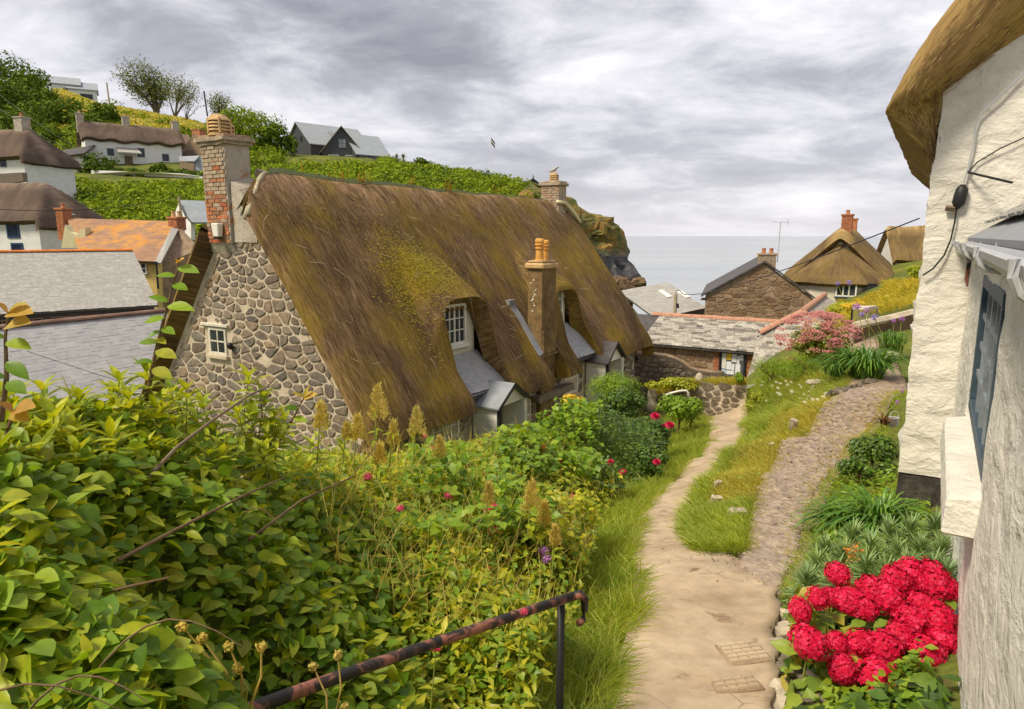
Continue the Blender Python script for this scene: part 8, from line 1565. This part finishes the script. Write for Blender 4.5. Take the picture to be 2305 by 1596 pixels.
for dy in (0, 0.28): w = MB(); w.tube([at(x, y, 19.6 + dy) for x, y in ((1494, 891), (1510, 885), (1530, 880), (1545, 879), (1549, 884), (1550, 898))], 0.032, 8, world=True); w.build('arm', M['paint'], ben, smooth=True)
for k in range(5): x = 1497 + k * 11; w = MB(); w.tube([at(x, 889 - k * 2.2, 19.6), at(x, 889 - k * 2.2, 19.9)], 0.02, 6, world=True); w.build('slat', M['paint'], ben)
rd = [at(1676, 872, 27.5), at(1712, 872, 27.5)]; w = MB(); rv = [(6.6, 22.0), (8.2, 22.2), (8.7, 27.2), (9.3, 28.6), (4.2, 29.8), (6.9, 27.2)]
w.addw([Vector((x, y, H(x, y) + 0.12)) for x, y in rv], [(0, 1, 2, 5), (5, 2, 3, 4)]); tag(w.build('road', plain('asphalt_pale', (0.27, 0.25, 0.22), 0.9, var=0.2, scale=3)), kind='structure')
w = MB(); w.tube([Vector((8.2, 23.5, H(8.2, 23.5) + 0.14)), Vector((8.95, 27.4, H(8.95, 27.4) + 0.14))], 0.05, 4, world=True); tag(w.build('kerb', M['pale_rock']), kind='structure')
# coping wall, glass frame
cw_ = thing('coping_wall', at(1980, 735, 24), 'low wall with cream rendered coping running to the white corner', 'wall'); cpts = [at(1925, 738, 22.5), at(1955, 730, 23.2), at(2000, 722, 24), at(2060, 708, 24.5)]
w = MB(); lo = [p - UP * 1.2 for p in cpts]; V = cpts + lo; V += [v + Vector((0.15, 0.4, 0)) for v in V]; w.addw(V, sum([[(i, i + 1, 5 + i, 4 + i), (i, 8 + i, 9 + i, i + 1), (8 + i, 12 + i, 13 + i, 9 + i)] for i in range(3)], []) + [(0, 4, 12, 8)]); w.build('wall', M['rubble_brown'], cw_, rough=0.02, cuts=2)
w = MB(); w.tube([p + Vector((0.08, 0.2, 0.03)) for p in cpts], 0.15, 6, world=True); w.build('coping', M['mortar'], cw_, rough=0.03)
gf = thing('glass_cold_frame', at(1940, 738, 25), 'small glass cold frame with white lid among the flowers', 'cold frame'); q = [at(1915, 736, 25.2), at(1950, 738, 24.8), at(1972, 734, 25.4), at(1938, 733, 25.9)]; hgt = at(1915, 696, 25.2).z - q[0].z
for p in q: w = MB(); w.tube([p, p + UP * hgt], 0.035, 4, world=True); w.build('post', M['black'] if p is q[0] else M['wood_pale'], gf)
for i in range(4): a, b = q[i], q[(i + 1) % 4]; w = MB(); w.addw([a, b, b + UP * hgt, a + UP * hgt], [(0, 1, 2, 3)]); w.build('pane', M['clear'], gf)
w = MB(); w.addw([p + UP * hgt for p in q] + [p + UP * (hgt + 0.10) for p in q], [(0, 1, 2, 3), (7, 6, 5, 4), (0, 4, 5, 1), (1, 5, 6, 2), (2, 6, 7, 3), (3, 7, 4, 0)]); w.build('lid', M['paint_old'], gf)
# --- flower bed by the white house
bush('bed_shrub', 'dark leafy shrub against the white corner beside the lane', at(1965, 1020, 8.6), 0.42, 0.36, 0.36, 1700, 'leaf_dark', 0.06, leafT(0.6, 0.1, 0.2, 2), 'bush', None, 180)
bush('bed_shrub', 'low dark foliage under the leafy shrub at the lane edge', at(1935, 1055, 8.0), 0.34, 0.3, 0.18, 600, 'leaf_dark', 0.055, leafT(0.6, 0.1, 0.2, 2))
M['leaf_bronze'] = leafmat('bronze_leaf', [(0.10, 0.05, 0.03), (0.18, 0.08, 0.04), (0.12, 0.10, 0.03)], 0.2)
strap('bronze_plant', 'small bronze-leaved plant on top of the bed by the bucket', np.array(at(1990, 955, 8.9)), 40, 0.26, 0.010, 'leaf_bronze', 1.0, parts=40)
bu = thing('bucket', at(2010, 965, 9.3), 'small grey pail hanging at the foot of the white corner', 'bucket'); p = at(2010, 960, 9.3); w = MB(); w.lathe((p.y, p.x, p.z), [(0.055, 0), (0.07, 0.13), (0.074, 0.135), (0.066, 0.13), (0.05, 0.02)], 12); w.build('pail', M['grey_plastic'], bu, smooth=True); w = MB(); w.tube([Vector((p.x + 0.068 * math.cos(a), p.y, p.z + 0.13 + 0.09 * math.sin(a))) for a in np.linspace(0, math.pi, 9)], 0.004, 5, world=True); w.build('handle', M['grey_plastic'], bu)
# spurge: whorls of blue-green needles
NT = leafT(0.10, 0.25, 0.12, 2); NM = Tmesh('leaf', NT, M['spurge']); sg = thing('spurge', ground_at(1990, 1330), 'blue-green spurge with needle whorls behind the crimson hydrangea', 'spurge'); P, T_, U, S = [], [], [], []; w = MB()
for px, py, Y in ((1840, 1270, 4.1), (1815, 1305, 3.8), (1900, 1245, 4.3), (1960, 1225, 4.5), (2000, 1195, 4.8), (2050, 1190, 4.8), (2105, 1180, 4.9), (2020, 1235, 4.4), (2070, 1235, 4.4), (2120, 1235, 4.4), (1950, 1270, 4.1), (2045, 1275, 4.0), (2100, 1275, 4.0), (1880, 1290, 3.9), (1995, 1290, 4.0), (1860, 1235, 4.4), (2130, 1290, 3.9), (1920, 1205, 4.7)):
    c = np.array(at(px, py, Y)); w.tube([Vector(c - (0, 0, 0.3)), Vector(c)], [0.006, 0.004], 5, world=True)
    for k in range(150): f = rng.random(); a = rng.uniform(0, 6.28); el = 1.25 - 1.5 * f + rng.normal(0, 0.12); d = np.array([math.cos(a) * math.cos(el), math.sin(a) * math.cos(el), math.sin(el)]); P.append(c - (0, 0, f * 0.13)); T_.append(d); U.append((-d[0], -d[1], 1.0)); S.append(rng.uniform(0.085, 0.15))
P, T_, U, S = map(np.array, (P, T_, U, S)); left = leafobjs('leaf', [NM], P, T_, U, S, sg, 250); leafmesh('leaves', NT, P[left], T_[left], U[left], S[left], M['spurge'], sg); w.build('stems', M['stem_green'], sg, kind='stuff')
cards('faded_flower', np.array(at(1920, 1245, 4.2)) + rng.normal(0, 0.03, (60, 3)), 0.014, M['orange_petal'], sg, None)
# crimson hydrangea
hy = thing('crimson_hydrangea', ground_at(2000, 1640, 1.5), 'crimson mophead hydrangea at the bottom right against the white wall', 'hydrangea')
def head_mesh(seed):
    r = np.random.default_rng(seed); V, Fc = [], []
    for i in range(8):
        for j in range(12):
            b = len(V)
            for di, dj in ((0, 0), (0, 1), (1, 1), (1, 0)): th_, ph__ = math.pi * 0.82 * (i + di) / 8, 2 * math.pi * (j + dj) / 12; V.append(np.array([math.sin(th_) * math.cos(ph__), math.sin(th_) * math.sin(ph__), math.cos(th_) * 0.82]) * 0.70)
            Fc.append((b, b + 1, b + 2, b + 3))
    for i in range(80):
        z = 1 - 1.6 * (i + 0.5) / 80; a = i * 2.39996; rr = math.sqrt(max(0, 1 - z * z)); n_ = np.array([rr * math.cos(a), rr * math.sin(a), z]); c = n_ * r.uniform(0.78, 1.04) * (1, 1, 0.82); t = unit(np.cross(n_, r.normal(0, 1, 3))); b_ = np.cross(n_, t); s = r.uniform(0.19, 0.27)
        for k in range(4):
            an = k * math.pi / 2; u = t * math.cos(an) + b_ * math.sin(an); v = np.cross(n_, u); b = len(V); tilt = r.uniform(-0.25, 0.35)
            V += [c, c + (u * 0.65 + v * 0.52) * s + n_ * s * tilt, c + u * s * 1.15 + n_ * s * tilt * 0.6, c + (u * 0.65 - v * 0.52) * s + n_ * s * tilt]; Fc.append((b, b + 1, b + 2, b + 3))
    return np_mesh('flower_head', V, Fc, M['red_petal'])
HM = [head_mesh(i) for i in range(5)]; hz_ = [(495, 760, 68), (262, 985, 74), (372, 915, 66), (455, 905, 60), (560, 925, 100), (700, 860, 98), (650, 960, 90), (800, 910, 112), (960, 770, 100), (860, 800, 92), (1075, 800, 118), (1165, 850, 84), (950, 1045, 104), (1105, 1030, 116), (1010, 960, 90), (315, 1185, 104), (490, 1185, 72), (640, 1190, 92), (780, 1220, 112), (1040, 1240, 112), (880, 1140, 86), (525, 1350, 100), (740, 1390, 116), (1140, 1170, 86)]
for i, (zx, zy, zr) in enumerate(hz_):
    px, py, pr = (1850 + zx * 0.395) / 1.0846, (1100 + zy * 0.395) / 1.0846, zr * 0.364; Y = 3.45 - (py - 1350) * 0.0021 - 0.10 * (px < 1850); c = at(px, py, Y); dep = c.y * math.cos(PITCH) - c.z * math.sin(PITCH); rr = pr / F * dep * 1.06
    o = link('flower_head', HM[i % 5], hy, Matrix.Translation(c) @ Matrix.Rotation(R(38 + random.uniform(-12, 12)), 4, 'X') @ Matrix.Rotation(random.uniform(0, 6.28), 4, 'Z') @ Matrix.Diagonal((rr * random.uniform(0.9, 1.15), rr * random.uniform(0.9, 1.15), rr * random.uniform(0.8, 1.0), 1))); w = MB(); w.tube([c - UP * 0.02, c + Vector((0, 0.05, -0.35))], [0.004, 0.006], 5, world=True); w.build('stem', M['stem_green'], hy)
HT = [leafT(0.66, 0.12, 0.22, 3, 0.9), leafT(0.6, 0.18, 0.3, 3, 0.85)]; HLM = [Tmesh('leaf', t, M['leaf_hydr']) for t in HT]; P, T_, U, S = [], [], [], []
for i in range(330):
    px, py = random.uniform(1775, 2175), random.uniform(1325, 1640); Y = 3.55 - (py - 1350) * 0.0021 + random.uniform(-0.10, 0.14); c = np.array(at(px, py, Y)); d = unit(rng.normal(0, 1, 3) * (1, 0.6, 0.4) + (0, -0.5, -0.1)); P.append(c - d * 0.03); T_.append(d); U.append((rng.normal(0, .3), -0.35 + rng.normal(0, .2), 1.0)); S.append(rng.uniform(0.085, 0.14))
P, T_, U, S = map(np.array, (P, T_, U, S)); ok = (P[:, 0] < 0.29 + 0.6176 * P[:, 1] - 0.03); P, T_, U, S = P[ok], T_[ok], U[ok], S[ok]; left = leafobjs('leaf', HLM, P, T_, U, S, hy, 300)
if left.any(): leafmesh('leaves', HT[0], P[left], T_[left], U[left], S[left], M['leaf_hydr'], hy)
n = 1500; px, py = rng.uniform(1790, 2150, n), rng.uniform(1380, 1640, n); P = np.array([at(a, b, 3.75 - (b - 1350) * 0.0016) for a, b in zip(px, py)]); P = P[P[:, 0] < 0.29 + 0.6176 * P[:, 1] - 0.05]; leafmesh('inner_leaves', HT[0], P, rdir(len(P)), rup(len(P)), rng.uniform(0.06, 0.11, len(P)), M['leaf_dark'], hy)
# stone edging of the bed with purple aubretia
ed = thing('bed_edging', ground_at(1770, 1400), 'pale and brown stones edging the flower bed along the path', 'stone edging')
for px, py, s, pale in ((1812, 1215, 0.13, 1), (1800, 1250, 0.12, 1), (1793, 1285, 0.13, 1), (1783, 1322, 0.14, 1), (1772, 1360, 0.14, 1), (1768, 1400, 0.15, 1), (1762, 1440, 0.17, 1), (1752, 1482, 0.17, 1), (1775, 1510, 0.15, 0), (1762, 1540, 0.18, 0), (1800, 1560, 0.17, 0), (1755, 1580, 0.17, 1), (1800, 1600, 0.18, 0), (1745, 1615, 0.16, 1), (1830, 1590, 0.16, 0)):
    g = Vector(ground_at(px, py + 8)); pieces('stone', ed, [(stp if pale else stv)[random.randrange(6)]], [(basis(Vector((s, 0.02, 0)), Vector((-0.01, s * 0.85, s * 0.25)), Vector((-0.02, -0.05, s * 0.85)), g), 0)])
auP = ground_at(1800, 1290); o = thing('aubretia', auP, 'little purple flowers trailing over the edging stones', 'flowers')
for px, py, k in ((1865, 1232, 5), (1840, 1240, 5), (1892, 1232, 5), (1812, 1265, 6), (1832, 1262, 6), (1785, 1300, 8), (1815, 1283, 5), (1778, 1318, 4), (1742, 1425, 4), (1770, 1412, 3)):
    c = np.array(ground_at(px, py)) + (0, -0.05, 0.03); cards('flower', c + rng.normal(0, 0.014, (k * 5, 3)), 0.009, M['mauve_petal'], o, None, np.array([0, -0.7, 0.6]), 0.3, 0.9)
c = np.array([ground_at(random.gauss(1790, 22), random.uniform(1190, 1580)) for _ in range(420)]) + (0, 0, 0.03); leafmesh('leaves', leafT(0.5, 0.12, 0.2, 2), c, rdir(len(c)), rup(len(c)), rng.uniform(0.03, 0.07, len(c)), M['leaf_mid'], o)
yf = thing('dandelion', ground_at(1720, 1583), 'single small yellow dandelion beside the edging stones', 'flower'); cards('flower_head', np.array(ground_at(1720, 1578)) + (0, 0, 0.05) + rng.normal(0, 0.008, (50, 3)), 0.008, M['yellow_petal'], yf, None); g = Vector(ground_at(1720, 1583)); w = MB(); w.tube([g, Vector(ground_at(1720, 1578)) + UP * 0.05], 0.002, 5, world=True); w.build('stem', M['stem_green'], yf)
# moulded paving block in the path
for lb_, px, py, nr in (('square moulded block with a grid of raised bricks set in the path', 1668, 1535, 5), ('second moulded block at the very bottom of the path', 1650, 1612, 3)):
    g = ground_at(px, py); b0 = Vector((g[0], g[1], H(g[0], g[1]) + 0.058)); pv = thing('drain_block', b0, lb_, 'paving block', 'moulded blocks in the path')
    ex = Vector((0.25, 0.04, H(b0.x + 0.125, b0.y) - H(b0.x - 0.125, b0.y))); ey = Vector((-0.01, 0.05 * nr, H(b0.x, b0.y + 0.025 * nr) - H(b0.x, b0.y - 0.025 * nr))); nz_ = ex.cross(ey).normalized(); me = box_mesh(M['concrete'], 1, 1, 1, 0.12, 'raised_brick', 3)
    w = MB(); w.addw([b0 + ex * a + ey * b + nz_ * c for c in (-0.03, 0.016) for a, b in ((-.55, -.55), (.55, -.55), (.55, .55), (-.55, .55))], [(0, 1, 2, 3), (4, 5, 6, 7), (0, 1, 5, 4), (1, 2, 6, 5), (2, 3, 7, 6), (3, 0, 4, 7)]); w.build('base', M['mortar_brown'], pv, bevel=0.006)
    pieces('raised_brick', pv, [me], [(basis(ex * 0.205, ey * (0.80 / nr), nz_ * 0.012, b0 + ex * (-0.36 + 0.24 * i + (0.03 if j % 2 else 0)) + ey * (-0.5 + (j + 0.5) / nr) + nz_ * 0.016), 0) for i in range(4) for j in range(nr)])

# low leaf cover over the flower bed soil
n = 5200; Y = rng.uniform(1.9, 8.3, n); xe = np.where(Y < 5.2, np.interp(Y, PRa[:5, 1], PRa[:5, 0]), np.interp(Y, LRa2[:, 1], LRa2[:, 0])); xw = 0.25 + 0.6176 * Y; f = rng.random(n); X = xe + 0.12 + (xw - xe - 0.2) * f; ok = X < xw - 0.06; X, Y = X[ok], Y[ok]; P = np.stack([X, Y, hf(X, Y) + rng.uniform(0.01, 0.14, len(X))], 1)
tag(leafmesh('bed_leaves', leafT(0.6, 0.12, 0.2, 2), P, rdir(len(P)), rup(len(P)), rng.uniform(0.035, 0.075, len(P)), M['leaf_mid']), 'low green leaves covering the soil of the flower bed', 'leaves')

n = 700; Y = rng.uniform(1.9, 2.9, n); xw = 0.27 + 0.6176 * Y; X = xw - 0.05 - rng.random(n) ** 1.5 * 0.6; P = np.stack([X, Y, gh(X, Y) + rng.uniform(0.01, 0.12, n)], 1)
leafmesh('lower_leaves', HT[0], P, rdir(n), rup(n), rng.uniform(0.06, 0.11, n), M['leaf_dark'], hy)
